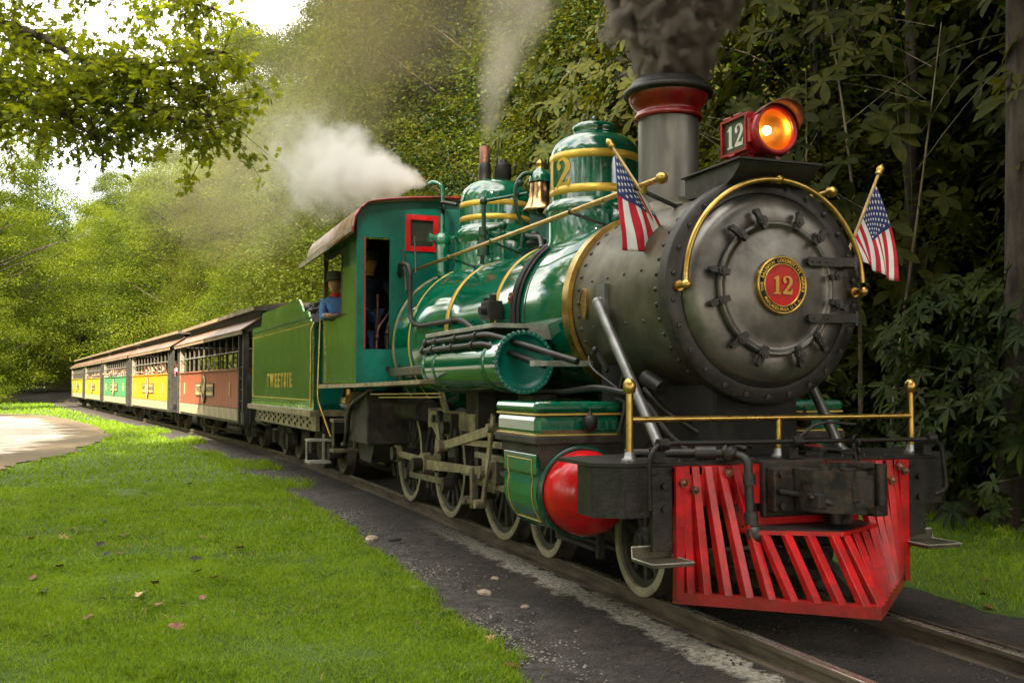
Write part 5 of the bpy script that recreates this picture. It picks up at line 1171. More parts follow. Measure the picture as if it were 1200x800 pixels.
STAND = dict(pelvis=(0, 0, .92), waist=(0, .0, 1.08), chest=(0, 0, 1.27), neck0=(0, -.005, 1.42), neck1=(0, -.012, 1.47), head=(0, -.03, 1.58), shL=(-.18, 0, 1.36), elL=(-.24, .02, 1.10), wrL=(-.22, -.16, .95), shR=(.18, 0, 1.36), elR=(.26, -.06, 1.12), wrR=(.16, -.26, 1.10),
             hipL=(-.10, 0, .88), knL=(-.11, -.02, .48), anL=(-.11, .02, .08), toL=(-.11, -.12, .04), hipR=(.10, 0, .88), knR=(.11, -.02, .48), anR=(.11, .02, .08), toR=(.11, -.12, .04))
# driver at the open side window, arm on the sill, looking forward along the train
drv = mirror_pose(SIT, elL=(-.24, -.10, .30), shR=(.16, .0, .53), elR=(.27, -.06, .30), wrR=(.30, -.28, .26))
mb = MB(); mb.box(-1.12, -.72, 7.60, 8.04, 1.76, 1.82); mb.box(-1.0, -.85, 7.75, 7.85, 1.28, 1.76); mb.build('driver_seat', 'cab_wood_dark', loco, bevel=.01)
# local -y is the front of a figure ; rz turns it
LEAN = {k_: (SIT[k_][0] + d_, SIT[k_][1], SIT[k_][2]) for k_, d_ in (('waist', -.03), ('chest', -.07), ('neck0', -.09), ('neck1', -.10), ('head', -.12), ('shL', -.07), ('shR', -.07))}
make_person('engine driver in grey cap, blue shirt and red neckerchief sitting at the cab side window', mirror_pose(dict(SIT, **LEAN), elR=(.22, -.08, .30), wrR=(.16, -.30, .24), elL=(-.26, -.06, .31), wrL=(-.24, -.30, .33), hipL=(.0, -.02, .08), hipR=(.16, -.02, .08), knL=(.12, -.42, .10), anL=(.12, -.42, -.32), toL=(.12, -.55, -.36), knR=(.32, -.42, .10), anR=(.32, -.42, -.32), toR=(.32, -.55, -.36)), 'driver_shirt', 'denim', 'hair_light', (-.99, 7.82, 1.79), R(-4), 'hat_grey', 'red_cloth', head_turn=R(-28))
make_person('fireman in dark overalls standing inside the cab behind its front doorway', mirror_pose(STAND, elR=(.28, -.12, 1.15), wrR=(.22, -.33, 1.30)), 'denim_dark', 'denim', 'hair_dark', (-.72, 7.55, 1.285), R(5), 'hat_grey', None, head_turn=R(20), scale=.94)
# riders: a few bodies reused with different clothes
for nm, c in (('cloth_pink', (.55, .18, .20)), ('cloth_white', (.6, .58, .54)), ('cloth_navy', (.03, .05, .14)), ('cloth_orange', (.5, .17, .04)), ('cloth_grey', (.2, .2, .2))): mat(nm, c, .8, 0, .1, 10)
riders = []
SIT2 = mirror_pose(SIT, elL=(-.26, -.10, .36), wrL=(-.16, -.24, .50), elR=(.26, -.10, .36), wrR=(.14, -.24, .50), knL=(.26, -.30, .10), anL=(.26, -.30, -.32), toL=(.36, -.38, -.36), knR=(.40, -.12, .10), anR=(.40, -.12, -.32), toR=(.5, -.2, -.36))
rp0 = [mirror_pose(SIT2, wrL=(-.26, -.24, .52), elL=(-.30, -.08, .38)), mirror_pose(SIT2, wrR=(.30, -.20, .70), elR=(.30, -.10, .42)), dict(SIT2)]
cl_ = ['cloth_pink', 'cloth_white', 'cloth_orange', 'cloth_navy', 'cloth_grey', 'red_cloth']
protos = []
ORD = ['first', 'second', 'third', 'fourth', 'fifth', 'sixth', 'seventh', 'eighth', 'ninth', 'tenth']
CN = {'cloth_pink': 'pink', 'cloth_white': 'white', 'cloth_orange': 'orange', 'cloth_navy': 'navy', 'cloth_grey': 'grey', 'red_cloth': 'red'}
def rider(ci, y, k, label, group):
    c = coaches[ci]; m = c.matrix_basis
    w = m @ Vector((-CW + .33 + rnd.uniform(-.03, .08), y, 1.17)); rz = c.rotation_euler.z + R(rnd.uniform(-70, -45))
    sc_ = rnd.uniform(.88, 1.04)
    if k < 3 and len(protos) < 3:
        p = make_person(label, rp0[k], cl_[k], 'denim', ('hair_dark', 'hair_light', 'hair_dark')[k], w, rz, group=group, head_turn=R(rnd.uniform(-25, 15)), scale=sc_); protos.append(p); return p
    src = protos[k % 3]; p = copy_tree(src); p.location = w; p.rotation_euler = (0, 0, rz); p.scale = (sc_,) * 3; p['label'] = label; p['group'] = group
    for ch in p.children:
        if ch.name.startswith('shirt'):
            ch.data = ch.data.copy(); ch.data.materials.clear(); ch.data.materials.append(M[cl_[(k * 5 + 1) % 6]])
    return p
k = 0
for ci, ys, lb, gp in ((1, [-3.5, -2.75, -2.2, -1.3, -.55, .2, 1.1, 1.9, 2.8], 'bright orange-yellow coach', 'riders in the orange-yellow coach'),
                       (2, [-3.6, -2.9, -2.1, -1.3, -.5, .3, 1.1, 1.9, 2.7, 3.4], 'green coach', 'riders in the green coach'),
                       (3, [-3.4, -2.4, -1.2, -.2, .9, 2.0, 3.1], 'lime yellow coach', 'riders in the fourth coach')):
    for qi, y in enumerate(ys):
        cn = CN[cl_[k] if k < 3 else cl_[(k * 5 + 1) % 6]]
        rider(ci, y + rnd.uniform(-.12, .12), k, f'{ORD[qi]} rider from the locomotive end of the {lb}, in {cn}', gp); k += 1

# ================================================================ FLAGS
def flag(label, ptop, pbot, fn, finial='brass', wr=None):
    f = top('flag', label, 'flag', pbot)
    O = Vector(pbot); T = Vector(ptop) - O
    mb = MB(); mb.cyl((0, 0, 0), T, .010, n=10); mb.build('flagpole', 'pole_wood', f)
    d = T.normalized(); mb = MB(); mb.lathe([(.010, -.005), (.022, .004), (.022, .018), (.014, .024), (.026, .034), (.022, .055), (.0001, .085)], T, d, 14); mb.build('finial', 'brass', f)
    NU, NV = 26, 26; mb = MB()
    for i in range(NU + 1):
        for j in range(NV + 1): mb.v.append(tuple(fn(i / NU, j / NV) - O))
    for i in range(NU):
        for j in range(NV):
            stripe = j // 2; canton = (stripe < 7 and i / NU < .40)
            mb.f.append((i * (NV + 1) + j, (i + 1) * (NV + 1) + j, (i + 1) * (NV + 1) + j + 1, i * (NV + 1) + j + 1)); mb.sm.append(True); mb.mi.append(2 if canton else (1 if stripe % 2 == 0 else 0))
    me = bpy.data.meshes.new('cloth'); me.from_pydata(mb.v, [], mb.f); me.polygons.foreach_set('use_smooth', mb.sm); me.polygons.foreach_set('material_index', mb.mi)
    for k in ('white_cloth', 'red_cloth', 'blue_cloth'): me.materials.append(M[k])
    o = bpy.data.objects.new('cloth', me); col.objects.link(o); o.parent = f
    sd2 = o.modifiers.new('thickness', 'SOLIDIFY'); sd2.thickness = .0012; sd2.offset = 0
    # stars on both faces
    sm = MB(); us = .40; vs_ = 7 / 13
    for row in range(9):
        n_ = 6 if row % 2 == 0 else 5
        for q in range(n_):
            cu = us * ((q + .5) / 6 if n_ == 6 else (q + 1) / 6); cv = vs_ * (row + .6) / 9.2
            P0 = fn(cu, cv) - O; du = (fn(cu + .01, cv) - fn(cu - .01, cv)) / .02; dv = (fn(cu, cv + .01) - fn(cu, cv - .01)) / .02
            nr = du.cross(dv); 
            if nr.length < 1e-9: continue
            nr.normalize(); ru = .024; rv = .024 * 1.9 * .53
            for s_ in (1, -1):
                pts = []
                for e in range(10):
                    a = 2 * PI * e / 10; rr = 1 if e % 2 == 0 else .42
                    pts.append(P0 + du * ru * rr * math.cos(a) + dv * rv * rr * math.sin(a) + nr * .0022 * s_)
                c0 = P0 + nr * .0022 * s_; b = len(sm.v); sm.v += [tuple(p) for p in pts] + [tuple(c0)]
                for e in range(10): sm.f.append((b + e, b + (e + 1) % 10, b + 10)); sm.sm.append(False); sm.mi.append(0)
    sm.build('star', 'white_cloth', o, kind='stuff')
    return f
PT, PB = Vector((-.685, .86, 2.75)), Vector((-.60, .62, 2.42))
def fl(s, t):      # s along the fly (hanging down), t across the stripes
    f = t / .56; 
    h = PT.lerp(PB, .06 + .86 * min(f, 1)); h2 = PT.lerp(PB, .92)
    low = Vector((-.715 + .365 * min(f, 1), .69 - .05 * min(f, 1), 2.085 - .02 * min(f, 1)))
    if f > 1:
        k = (t - .56) / .44; h = h2 + Vector((-.012 * math.sin(k * 3), .02 + .03 * k, 0)); low = Vector((-.350 - .055 * math.sin(k * 4.5), .64 + .07 * k, 2.065 - .02 * k))
    p = h.lerp(low, s ** .92)
    w = .014 * s * math.sin(t * 26 + s * 3) + .006 * math.sin(s * 9 + t * 8) * s
    p += Vector((w * .5, -abs(w) * .5 - w, 0)); p.x += .035 * math.sin(min(1, f) * PI) * s * (1 - s) * 1.0 - .03 * s * (1 - s) * (1 - min(f, 1))
    return p
flag('left flag, stars and stripes hanging straight down by the smokebox handrail', PT, PB, fl)
PT2, PB2 = Vector((.97, .40, 2.61)), Vector((.735, .40, 2.12))
def fl2(s, t):
    h = PT2.lerp(PB2, .10 + .85 * t); low = Vector((1.05 - .25 * t, .36 + .03 * t, 1.925 + .13 * t ** 1.3))
    p = h.lerp(low, s ** .95); w = .016 * s * math.sin(t * 15 + s * 2)
    p += Vector((w * .4 + .045 * math.sin(s * PI) * (1 - t), -w - .02 * s, 0)); return p
flag('right flag, stars and stripes slanting out beyond the round smokebox front', PT2, PB2, fl2)
mb = MB(); mb.tube([(-.60, .62, 2.42), (-.60, .60, 2.475)], .016, 8); mb.build('flag_socket', 'brass', loco)
mb = MB(); mb.tube([(.735, .40, 2.12), (.60, .40, 2.08)], .016, 8); mb.build('flag_socket', 'brass', loco)
# ================================================================ GROUND
def gz(x, y):
    s = y; p, a = track(s); d = (x - p.x) * math.cos(a)
    z = -.15
    if abs(d) < .75: z = -.085 if abs(d) < .42 else -.11
    elif abs(d) < 1.3: z = -.11 - .04 * (abs(d) - .75) / .55
    if d > 3.2: z += .10 * (d - 3.2) ** 1.1
    if d > 6: z += .32 * (d - 6)
    if d < -26: z += .16 * (-26 - d)
    if y > 85: z += .05 * (y - 85)
    return min(z, 42)
def axis(lo, hi, c0, c1, fine, grow=1.25):
    a = []; t = c0
    while t <= c1 + 1e-6: a.append(t); t += fine
    s = fine; t = c1
    while t < hi: s *= grow; t += s; a.append(min(t, hi))
    s = fine; t = c0; b = []
    while t > lo: s *= grow; t -= s; b.append(max(t, lo))
    return b[::-1] + a
def groundmat():
    m = bpy.data.materials.new('soil'); m.use_nodes = True; t = m.node_tree; b = t.nodes['Principled BSDF']; lk = t.links.new
    geo = t.nodes.new('ShaderNodeNewGeometry'); at = nn(t, 'ShaderNodeAttribute'); at.attribute_name = 'lateral'
    def noise_(s, d=6, r=.6):
        n = nn(t, 'ShaderNodeTexNoise', Scale=s, Detail=float(d), Roughness=r); lk(geo.outputs['Position'], n.inputs['Vector']); return n.outputs['Fac']
    def ramp(src, a, b_):
        q = t.nodes.new('ShaderNodeMapRange'); q.inputs['From Min'].default_value = a; q.inputs['From Max'].default_value = b_; lk(src, q.inputs['Value']); return q.outputs[0]
    def mixc(f, a, b_):
        q = t.nodes.new('ShaderNodeMix'); q.data_type = 'RGBA'; lk(f, q.inputs['Factor'])
        for k, v in (('A', a), ('B', b_)):
            if isinstance(v, tuple): q.inputs[k].default_value = c4(v)
            else: lk(v, q.inputs[k])
        return q.outputs['Result']
    def math_(op, a, b_=None, c=None):
        q = t.nodes.new('ShaderNodeMath'); q.operation = op
        for i, v in enumerate((a, b_, c)):
            if v is None: continue
            if isinstance(v, (int, float)): q.inputs[i].default_value = v
            else: lk(v, q.inputs[i])
        return q.outputs[0]
    base = mixc(ramp(noise_(1.3), .35, .65), (.020, .016, .013), (.062, .048, .034))
    base = mixc(ramp(noise_(7, 8, .7), .48, .62), base, (.022, .018, .015))
    base = mixc(ramp(noise_(45, 4, .8), .56, .70), base, (.17, .15, .13))
    # coarse grey gravel along the lawn side
    d = at.outputs['Fac']
    wob = math_('MULTIPLY_ADD', noise_(1.6, 5), .9, -.45)
    dd = math_('ADD', d, wob)
    g1 = ramp(dd, -.95, -1.30); grav = mixc(ramp(noise_(60, 3, .8), .40, .62), (.04, .036, .032), (.13, .12, .108))
    base = mixc(math_('MULTIPLY', g1, ramp(noise_(9, 6, .7), .40, .58)), base, grav)
    # pale trodden ash beside the near rail
    wob2 = math_('MULTIPLY_ADD', noise_(4.5, 8, .72), .42, -.21); d2 = math_('ADD', d, wob2)
    band_ = math_('MULTIPLY', ramp(d2, -.80, -.74), ramp(d2, -.55, -.58))
    sep = t.nodes.new('ShaderNodeSeparateXYZ'); lk(geo.outputs['Position'], sep.inputs[0])
    band_ = math_('MULTIPLY', band_, ramp(sep.outputs['Y'], 5.5, 2.5)); 
    base = mixc(math_('MULTIPLY', band_, .85), base, mixc(ramp(noise_(30, 5, .7), .4, .6), (.70, .66, .56), (.26, .23, .18)))
    # forest litter away from the line on the right
    base = mixc(ramp(dd, 2.0, 2.9), base, mixc(ramp(noise_(14, 7, .7), .4, .62), (.035, .028, .015), (.12, .07, .035)))
    lk(base, b.inputs['Base Color']); b.inputs['Roughness'].default_value = .9
    hb = math_('ADD', math_('MULTIPLY', noise_(12, 8, .75), 1.0), math_('MULTIPLY', noise_(70, 4, .8), .4))
    bp = t.nodes.new('ShaderNodeBump'); bp.inputs['Strength'].default_value = 1.0; bp.inputs['Distance'].default_value = .05; lk(hb, bp.inputs['Height']); lk(bp.outputs[0], b.inputs['Normal'])
    M['soil'] = m
groundmat()
xs = axis(-600, 600, -4, 4, .08, 1.14); ys = axis(-300, 700, -5, 9, .11, 1.07)
mb = MB(); lat = []
for y in ys:
    for x in xs:
        p, a = track(y); d = (x - p.x) * math.cos(a); near = max(0, 1 - abs(x) / 8)
        h = gz(x, y)
        if .62 < abs(d) < 3.4 and -6 < y < 30: h += .022 * noise.noise(Vector((x * 2.3, y * 1.6, 0))) + .022 * noise.noise(Vector((x * 6, y * 3.5, 3)))
        if d > 6 or y > 85: h += .5 * noise.noise(Vector((x * .15, y * .15, 7)))
        mb.v.append((x, y, h)); lat.append(d)
nx = len(xs)
mb.f = [(j * nx + i, j * nx + i + 1, (j + 1) * nx + i + 1, (j + 1) * nx + i) for j in range(len(ys) - 1) for i in range(nx - 1)]
mb.sm = [True] * len(mb.f); mb.mi = [0] * len(mb.f)
g = mb.build('ground', 'soil', kind='structure')
la = g.data.attributes.new('lateral', 'FLOAT', 'POINT'); la.data.foreach_set('value', lat)
# ---- rails
def sweep(mb, prof, s0, s1, d, step=.5):
    n = int((s1 - s0) / step); k = len(prof); o = len(mb.v)
    for i in range(n + 1):
        s = s0 + (s1 - s0) * i / n
        for px, pz in prof: mb.v.append(tuple(off(s, d + px, pz)))
    for i in range(n):
        for j in range(k): mb.f.append((o + i * k + j, o + i * k + (j + 1) % k, o + (i + 1) * k + (j + 1) % k, o + (i + 1) * k + j)); mb.sm.append(False); mb.mi.append(0)
tr_ = bpy.data.objects.new('railway_track', None); col.objects.link(tr_); tr_['kind'] = 'structure'
hp = [(-.031, 0), (.031, 0), (.033, -.004), (.033, -.026), (.012, -.036), (.010, -.09), (.055, -.10), (.055, -.112), (-.055, -.112), (-.055, -.10), (-.010, -.09), (-.012, -.036), (-.033, -.026), (-.033, -.004)]
for d in (-.489, .489):
    mb = MB(); sweep(mb, hp, -14, 120, d); ra_ = mb.build('rail', 'rail_steel', tr_)
    mb = MB(); sweep(mb, [(-.024, .002), (.024, .002), (.029, -.002), (-.029, -.002)], -14, 120, d); mb.build('running_surface', 'rail_top', ra_)
mb = MB(); sweep(mb, [(-.02, 0), (.02, 0), (.02, -.06), (-.02, -.06)], -14, 3, .80); o = mb.build('guard_rail', 'wheel_rust', tr_); o.location.z = -.075
# ---- lawns
lawn_edge = [(-1.70, -9), (-1.78, -3), (-1.72, -1), (-1.71, -.3), (-1.62, .71), (-1.57, 1.96), (-1.56, 3.0), (-1.55, 3.9), (-1.42, 5.9), (-1.53, 7.2), (-1.72, 10.7), (-2.05, 16.9), (-2.55, 22), (-2.88, 25.6), (-4.2, 37.9), (-5.5, 46.9), (-7.2, 60), (-9.5, 80)]
road = [(-5.55, 13.4), (-5.0, 15.8), (-4.55, 18.3), (-4.25, 21.5), (-4.0, 24.6), (-4.35, 29), (-5.1, 35), (-6.9, 44), (-9.5, 49), (-14, 50), (-17, 46), (-16.5, 30), (-15, 13), (-11, 10.5), (-7.5, 11.3)]
def edge_x(y):
    for (x0, y0), (x1, y1) in zip(lawn_edge, lawn_edge[1:]):
        if y0 <= y <= y1: return x0 + (x1 - x0) * (y - y0) / (y1 - y0)
    return lawn_edge[0][0] if y < 0 else lawn_edge[-1][0]
def ej(y): return .10 * noise.noise(Vector((y * 1.1, 0, 0))) + .07 * noise.noise(Vector((y * 3.7, 5, 0))) + .035 * noise.noise(Vector((y * 11, 9, 0)))
def in_road(x, y):
    c = False; n = len(road)
    for i in range(n):
        x0, y0 = road[i]; x1, y1 = road[(i + 1) % n]
        if (y0 > y) != (y1 > y) and x < (x1 - x0) * (y - y0) / (y1 - y0) + x0: c = not c
    return c
def ground_simple(name, c1, c2, c3, s1, s2, bump=.6):
    m = bpy.data.materials.new(name); m.use_nodes = True; t = m.node_tree; b = t.nodes['Principled BSDF']; lk = t.links.new
    geo = t.nodes.new('ShaderNodeNewGeometry'); prev = None
    for s, a, col_ in ((s1, .35, c2), (s2, .5, c3)):
        n = nn(t, 'ShaderNodeTexNoise', Scale=s, Detail=7.0, Roughness=.7); lk(geo.outputs['Position'], n.inputs['Vector'])
        q = t.nodes.new('ShaderNodeMapRange'); q.inputs['From Min'].default_value = a; q.inputs['From Max'].default_value = a + .2; lk(n.outputs['Fac'], q.inputs['Value'])
        mm = t.nodes.new('ShaderNodeMix'); mm.data_type = 'RGBA'; mm.inputs['B'].default_value = c4(col_); lk(q.outputs[0], mm.inputs['Factor'])
        if prev: lk(prev, mm.inputs['A'])
        else: mm.inputs['A'].default_value = c4(c1)
        prev = mm.outputs['Result']
    lk(prev, b.inputs['Base Color']); b.inputs['Roughness'].default_value = .85; b.inputs['Specular IOR Level'].default_value = .2
    bp = t.nodes.new('ShaderNodeBump'); bp.inputs['Strength'].default_value = bump; bp.inputs['Distance'].default_value = .03; lk(n.outputs['Fac'], bp.inputs['Height']); lk(bp.outputs[0], b.inputs['Normal'])
    M[name] = m
ground_simple('turf', (.045, .085, .012), (.075, .13, .018), (.035, .06, .012), 1.4, 40)
ground_simple('pale_gravel', (.30, .26, .20), (.48, .44, .37), (.20, .165, .12), .35, 24, .6)
ys2 = [y for y in axis(-40, 85, -6, 20, .15, 1.1)]
mb = MB(); cols_ = [0, .08, .2, .5, 1, 2, 4, 7, 12, 20, 32, 60]
for y in ys2:
    e = edge_x(y) + ej(y)
    for k in cols_:
        x = e - k; mb.v.append((x, y, gz(x, y) + (.004 if k == 0 else .022) + (.012 * noise.noise(Vector((x * .8, y * .8, 1))) if k else 0)))
n = len(cols_)
mb.f = [(j * n + i, (j + 1) * n + i, (j + 1) * n + i + 1, j * n + i + 1) for j in range(len(ys2) - 1) for i in range(n - 1)]; mb.sm = [True] * len(mb.f); mb.mi = [0] * len(mb.f)
mb.build('lawn', 'turf', kind='structure')
mb = MB(); 
pts = smooth_path([(x, y, 0) for x, y in road] + [(road[0][0], road[0][1], 0)], 14)[:-1]
cxr = sum(p.x for p in pts) / len(pts); cyr = sum(p.y for p in pts) / len(pts); rings_ = 10; n = len(pts)
for k in range(rings_ + 1):
    f = k / rings_
    for i, p in enumerate(pts):
        w = 1 + (.07 * noise.noise(Vector((i * .17, 3, 0))) + .05 * noise.noise(Vector((i * .7, 8, 0)))) * f; x = cxr + (p.x - cxr) * f * w; y = cyr + (p.y - cyr) * f * w; mb.v.append((x, y, gz(x, y) + .046))
for k in range(rings_):
    for i in range(n): mb.f.append((k * n + i, k * n + (i + 1) % n, (k + 1) * n + (i + 1) % n, (k + 1) * n + i))
mb.sm = [True] * len(mb.f); mb.mi = [0] * len(mb.f); gr_ = mb.build('gravel_road', 'pale_gravel', kind='structure')
ea = gr_.data.attributes.new('rim', 'FLOAT', 'POINT'); ea.data.foreach_set('value', [k / rings_ for k in range(rings_ + 1) for i in range(n)])
t_ = M['pale_gravel'].node_tree; b_ = t_.nodes['Principled BSDF']; src_ = b_.inputs['Base Color'].links[0].from_socket; at_ = nn(t_, 'ShaderNodeAttribute'); at_.attribute_name = 'rim'
ge_ = t_.nodes.new('ShaderNodeNewGeometry'); n_ = nn(t_, 'ShaderNodeTexNoise', Scale=.8, Detail=8.0, Roughness=.7); t_.links.new(ge_.outputs['Position'], n_.inputs['Vector'])
a_ = t_.nodes.new('ShaderNodeMath'); a_.operation = 'MULTIPLY_ADD'; a_.inputs[1].default_value = .55; t_.links.new(n_.outputs['Fac'], a_.inputs[0]); t_.links.new(at_.outputs['Fac'], a_.inputs[2])
r_ = t_.nodes.new('ShaderNodeMapRange'); r_.inputs['From Min'].default_value = .98; r_.inputs['From Max'].default_value = 1.08; t_.links.new(a_.outputs[0], r_.inputs['Value'])
m_ = t_.nodes.new('ShaderNodeMix'); m_.data_type = 'RGBA'; m_.inputs['B'].default_value = (.13, .10, .06, 1); t_.links.new(r_.outputs[0], m_.inputs['Factor']); t_.links.new(src_, m_.inputs['A']); t_.links.new(m_.outputs['Result'], b_.inputs['Base Color'])
# right-hand verge
def redge(y): return 1.55 + .12 * math.sin(y * .9) + (.35 if y > 1.5 else 0) * min(1, (y - 1.5)) 
mb = MB(); ys3 = [-9 + .15 * k for k in range(120)]
for y in ys3:
    e = redge(y) + ej(y + 40)
    for k in (0, .1, .4, .9, 1.5, 2.1): mb.v.append((e + k, y, gz(e + k, y) + (.004 if k == 0 else .02)))
mb.f = [(j * 6 + i, j * 6 + i + 1, (j + 1) * 6 + i + 1, (j + 1) * 6 + i) for j in range(len(ys3) - 1) for i in range(5)]; mb.sm = [True] * len(mb.f); mb.mi = [0] * len(mb.f)
mb.build('lawn', 'turf', kind='structure')

# ---- grass, gravel
rng = np.random.default_rng(5)
cx_, cy_ = -3.468, -4.723
def np_mesh(name, V, F, mats, parent=None, smooth=False):
    me = bpy.data.meshes.new(name); V = np.asarray(V, np.float32); F = np.asarray(F, np.int32); k = F.shape[1]
    me.vertices.add(len(V)); me.vertices.foreach_set('co', V.ravel()); me.loops.add(F.size); me.loops.foreach_set('vertex_index', F.ravel())
    me.polygons.add(len(F)); me.polygons.foreach_set('loop_start', np.arange(0, F.size, k, dtype=np.int32)); me.polygons.foreach_set('loop_total', np.full(len(F), k, np.int32))
    me.polygons.foreach_set('use_smooth', np.full(len(F), smooth)); me.update(calc_edges=True)
    for m_ in mats: me.materials.append(M[m_])
    return me
def blades(pts, hs, ws):
    n = len(pts); pts = np.array(pts); a = rng.uniform(0, 2 * PI, n); ln = rng.uniform(.35, 1.3, n) * hs; la_ = rng.uniform(0, 2 * PI, n)
    side = np.stack([np.cos(a), np.sin(a), 0 * a], 1) * ws[:, None]; lean = np.stack([np.cos(la_), np.sin(la_), 0 * a], 1) * ln[:, None]
    b0 = pts - side; b1 = pts + side; m0 = pts + lean * .35 + np.stack([0 * a, 0 * a, hs * .6], 1) + side * .7; m1 = m0 - side * 1.4; tp = pts + lean + np.stack([0 * a, 0 * a, hs], 1)
    V = np.concatenate([np.stack([b0, b1, m0], 1).reshape(-1, 3), np.stack([b0, m0, m1], 1).reshape(-1, 3), np.stack([m1, m0, tp], 1).reshape(-1, 3)]); F = np.arange(len(V)).reshape(-1, 3)
    return V, F
pts = []; hs = []; ws = []
def scatter_lawn(n, dmin, dmax, h, w):
    c = 0
    while c < n:
        r = math.sqrt(rnd.uniform(dmin ** 2, dmax ** 2)); a = R(rnd.uniform(-10, 26 if dmin < 6 else 19 if dmin < 14 else 8)); x = cx_ + r * math.sin(a); y = cy_ + r * math.cos(a)
        c += 1
        e = edge_x(y) + ej(y)
        if x > e + abs(rnd.gauss(0, .035)) or in_road(x, y): continue
        cl_n = noise.noise(Vector((x * 1.3, y * 1.3, 2))) ; k = (1 + .7 * cl_n + .3 * noise.noise(Vector((x * 5, y * 5, 4)))) * rnd.uniform(.5, 1.35)
        pts.append((x, y, gz(x, y) + .01)); hs.append(h * k); ws.append(w * rnd.uniform(.7, 1.3))
scatter_lawn(150000, 4.2, 8.5, .040, .0030); scatter_lawn(85000, 8.5, 15, .050, .0052); scatter_lawn(45000, 15, 42, .07, .011); scatter_lawn(9000, 42, 85, .10, .03)
for k in range(9000):      # tufts on the dirt edge and by the ballast farther back
    y = rnd.uniform(9, 30); p_, a_ = track(y); x = p_.x - rnd.uniform(.95, 1.7) + .1 * noise.noise(Vector((0, y, 0)))
    if noise.noise(Vector((x * .9, y * .35, 11))) < .10: continue
    pts.append((x, y, gz(x, y))); hs.append(rnd.uniform(.05, .14)); ws.append(.007)
V, F = blades(pts, np.array(hs), np.array(ws))
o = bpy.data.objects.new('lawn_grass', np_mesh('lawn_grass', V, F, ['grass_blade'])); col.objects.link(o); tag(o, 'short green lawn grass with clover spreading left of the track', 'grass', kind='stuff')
pts = []; hs = []; ws = []
for k in range(9000):
    rr_ = math.sqrt(rnd.uniform(4.2 ** 2, 14 ** 2)); a = R(rnd.uniform(-10, 24)); x = cx_ + rr_ * math.sin(a); y = cy_ + rr_ * math.cos(a)
    if x > edge_x(y) + ej(y) + .03 or noise.noise(Vector((x * .7, y * .7, 20))) < -.05 + rnd.gauss(0, .12): continue
    pts.append((x, y, gz(x, y) + .012)); hs.append(rnd.uniform(.02, .055)); ws.append(.0028 if rr_ < 9 else .005)
mat('straw', (.34, .25, .10), .7, 0, .25, 5)
V, F = blades(pts, np.array(hs), np.array(ws))
o = bpy.data.objects.new('dry_grass', np_mesh('dry_grass', V, F, ['straw'])); col.objects.link(o); tag(o, 'dry straw coloured blades mixed through the lawn left of the track', 'grass', kind='stuff')
pts = []; hs = []; ws = []
for k in range(30000):
    y = rnd.uniform(-3, 7); x = redge(y) + ej(y + 40) + rnd.uniform(0, 1) ** .8 * 2.2
    pts.append((x, y, gz(x, y) + .01)); hs.append(rnd.uniform(.03, .08)); ws.append(.0035)
V, F = blades(pts, np.array(hs), np.array(ws))
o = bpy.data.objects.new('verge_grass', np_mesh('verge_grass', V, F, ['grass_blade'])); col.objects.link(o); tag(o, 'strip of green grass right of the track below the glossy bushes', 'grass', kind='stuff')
def pebbles(n, fn, smin, smax, name, m):
    base = np.array([(1, 0, 0), (0, 1, 0), (-1, 0, 0), (0, -1, 0), (0, 0, .7), (0, 0, -.5)]); fc = np.array([(0, 1, 4), (1, 2, 4), (2, 3, 4), (3, 0, 4), (1, 0, 5), (2, 1, 5), (3, 2, 5), (0, 3, 5)])
    V = []; F = []
    for i in range(n):
        p = fn()
        if p is None: continue
        s = rnd.uniform(smin, smax) * rnd.uniform(.5, 1); a = rnd.uniform(0, 6.28); c, q = math.cos(a), math.sin(a)
        b = base * (1 + rng.uniform(-.35, .35, (6, 3))) * s * np.array([1, rnd.uniform(.6, 1), rnd.uniform(.5, .9)]); b = np.stack([b[:, 0] * c - b[:, 1] * q, b[:, 0] * q + b[:, 1] * c, b[:, 2]], 1) + p
        F.append(fc + 6 * len(V)); V.append(b)
    me = np_mesh(name, np.concatenate(V), np.concatenate(F), [m]); o = bpy.data.objects.new(name, me); col.objects.link(o); return o
mat('pebble_grey', (.18, .165, .15), .85, 0, .5, .9, c2=(.05, .045, .042)); mat('pebble_dark', (.05, .042, .036), .85, 0, .4, 2)
def pg():
    y = -3 + 24 * rnd.random() ** 1.7; e = edge_x(y) + ej(y); x = e + abs(rnd.gauss(0, .22)) - .03
    if x > -.60 + track(y)[0].x: return None
    return (x, y, gz(x, y) + .004)
o = pebbles(7500, pg, .006, .017, 'gravel', 'pebble_grey'); tag(o, 'loose grey gravel scattered between the lawn edge and the near rail', 'gravel', kind='stuff')
def pd():
    y = -3 + 22 * rnd.random() ** 1.6; x = track(y)[0].x + rnd.choice([rnd.uniform(-1.5, -.56), rnd.uniform(-.44, .44), rnd.uniform(.56, 1.6)]); return (x, y, gz(x, y) + .003)
o = pebbles(9000, pd, .004, .017, 'cinders', 'pebble_dark'); tag(o, 'fine dark cinders strewn over the trackbed', 'cinders', kind='stuff')
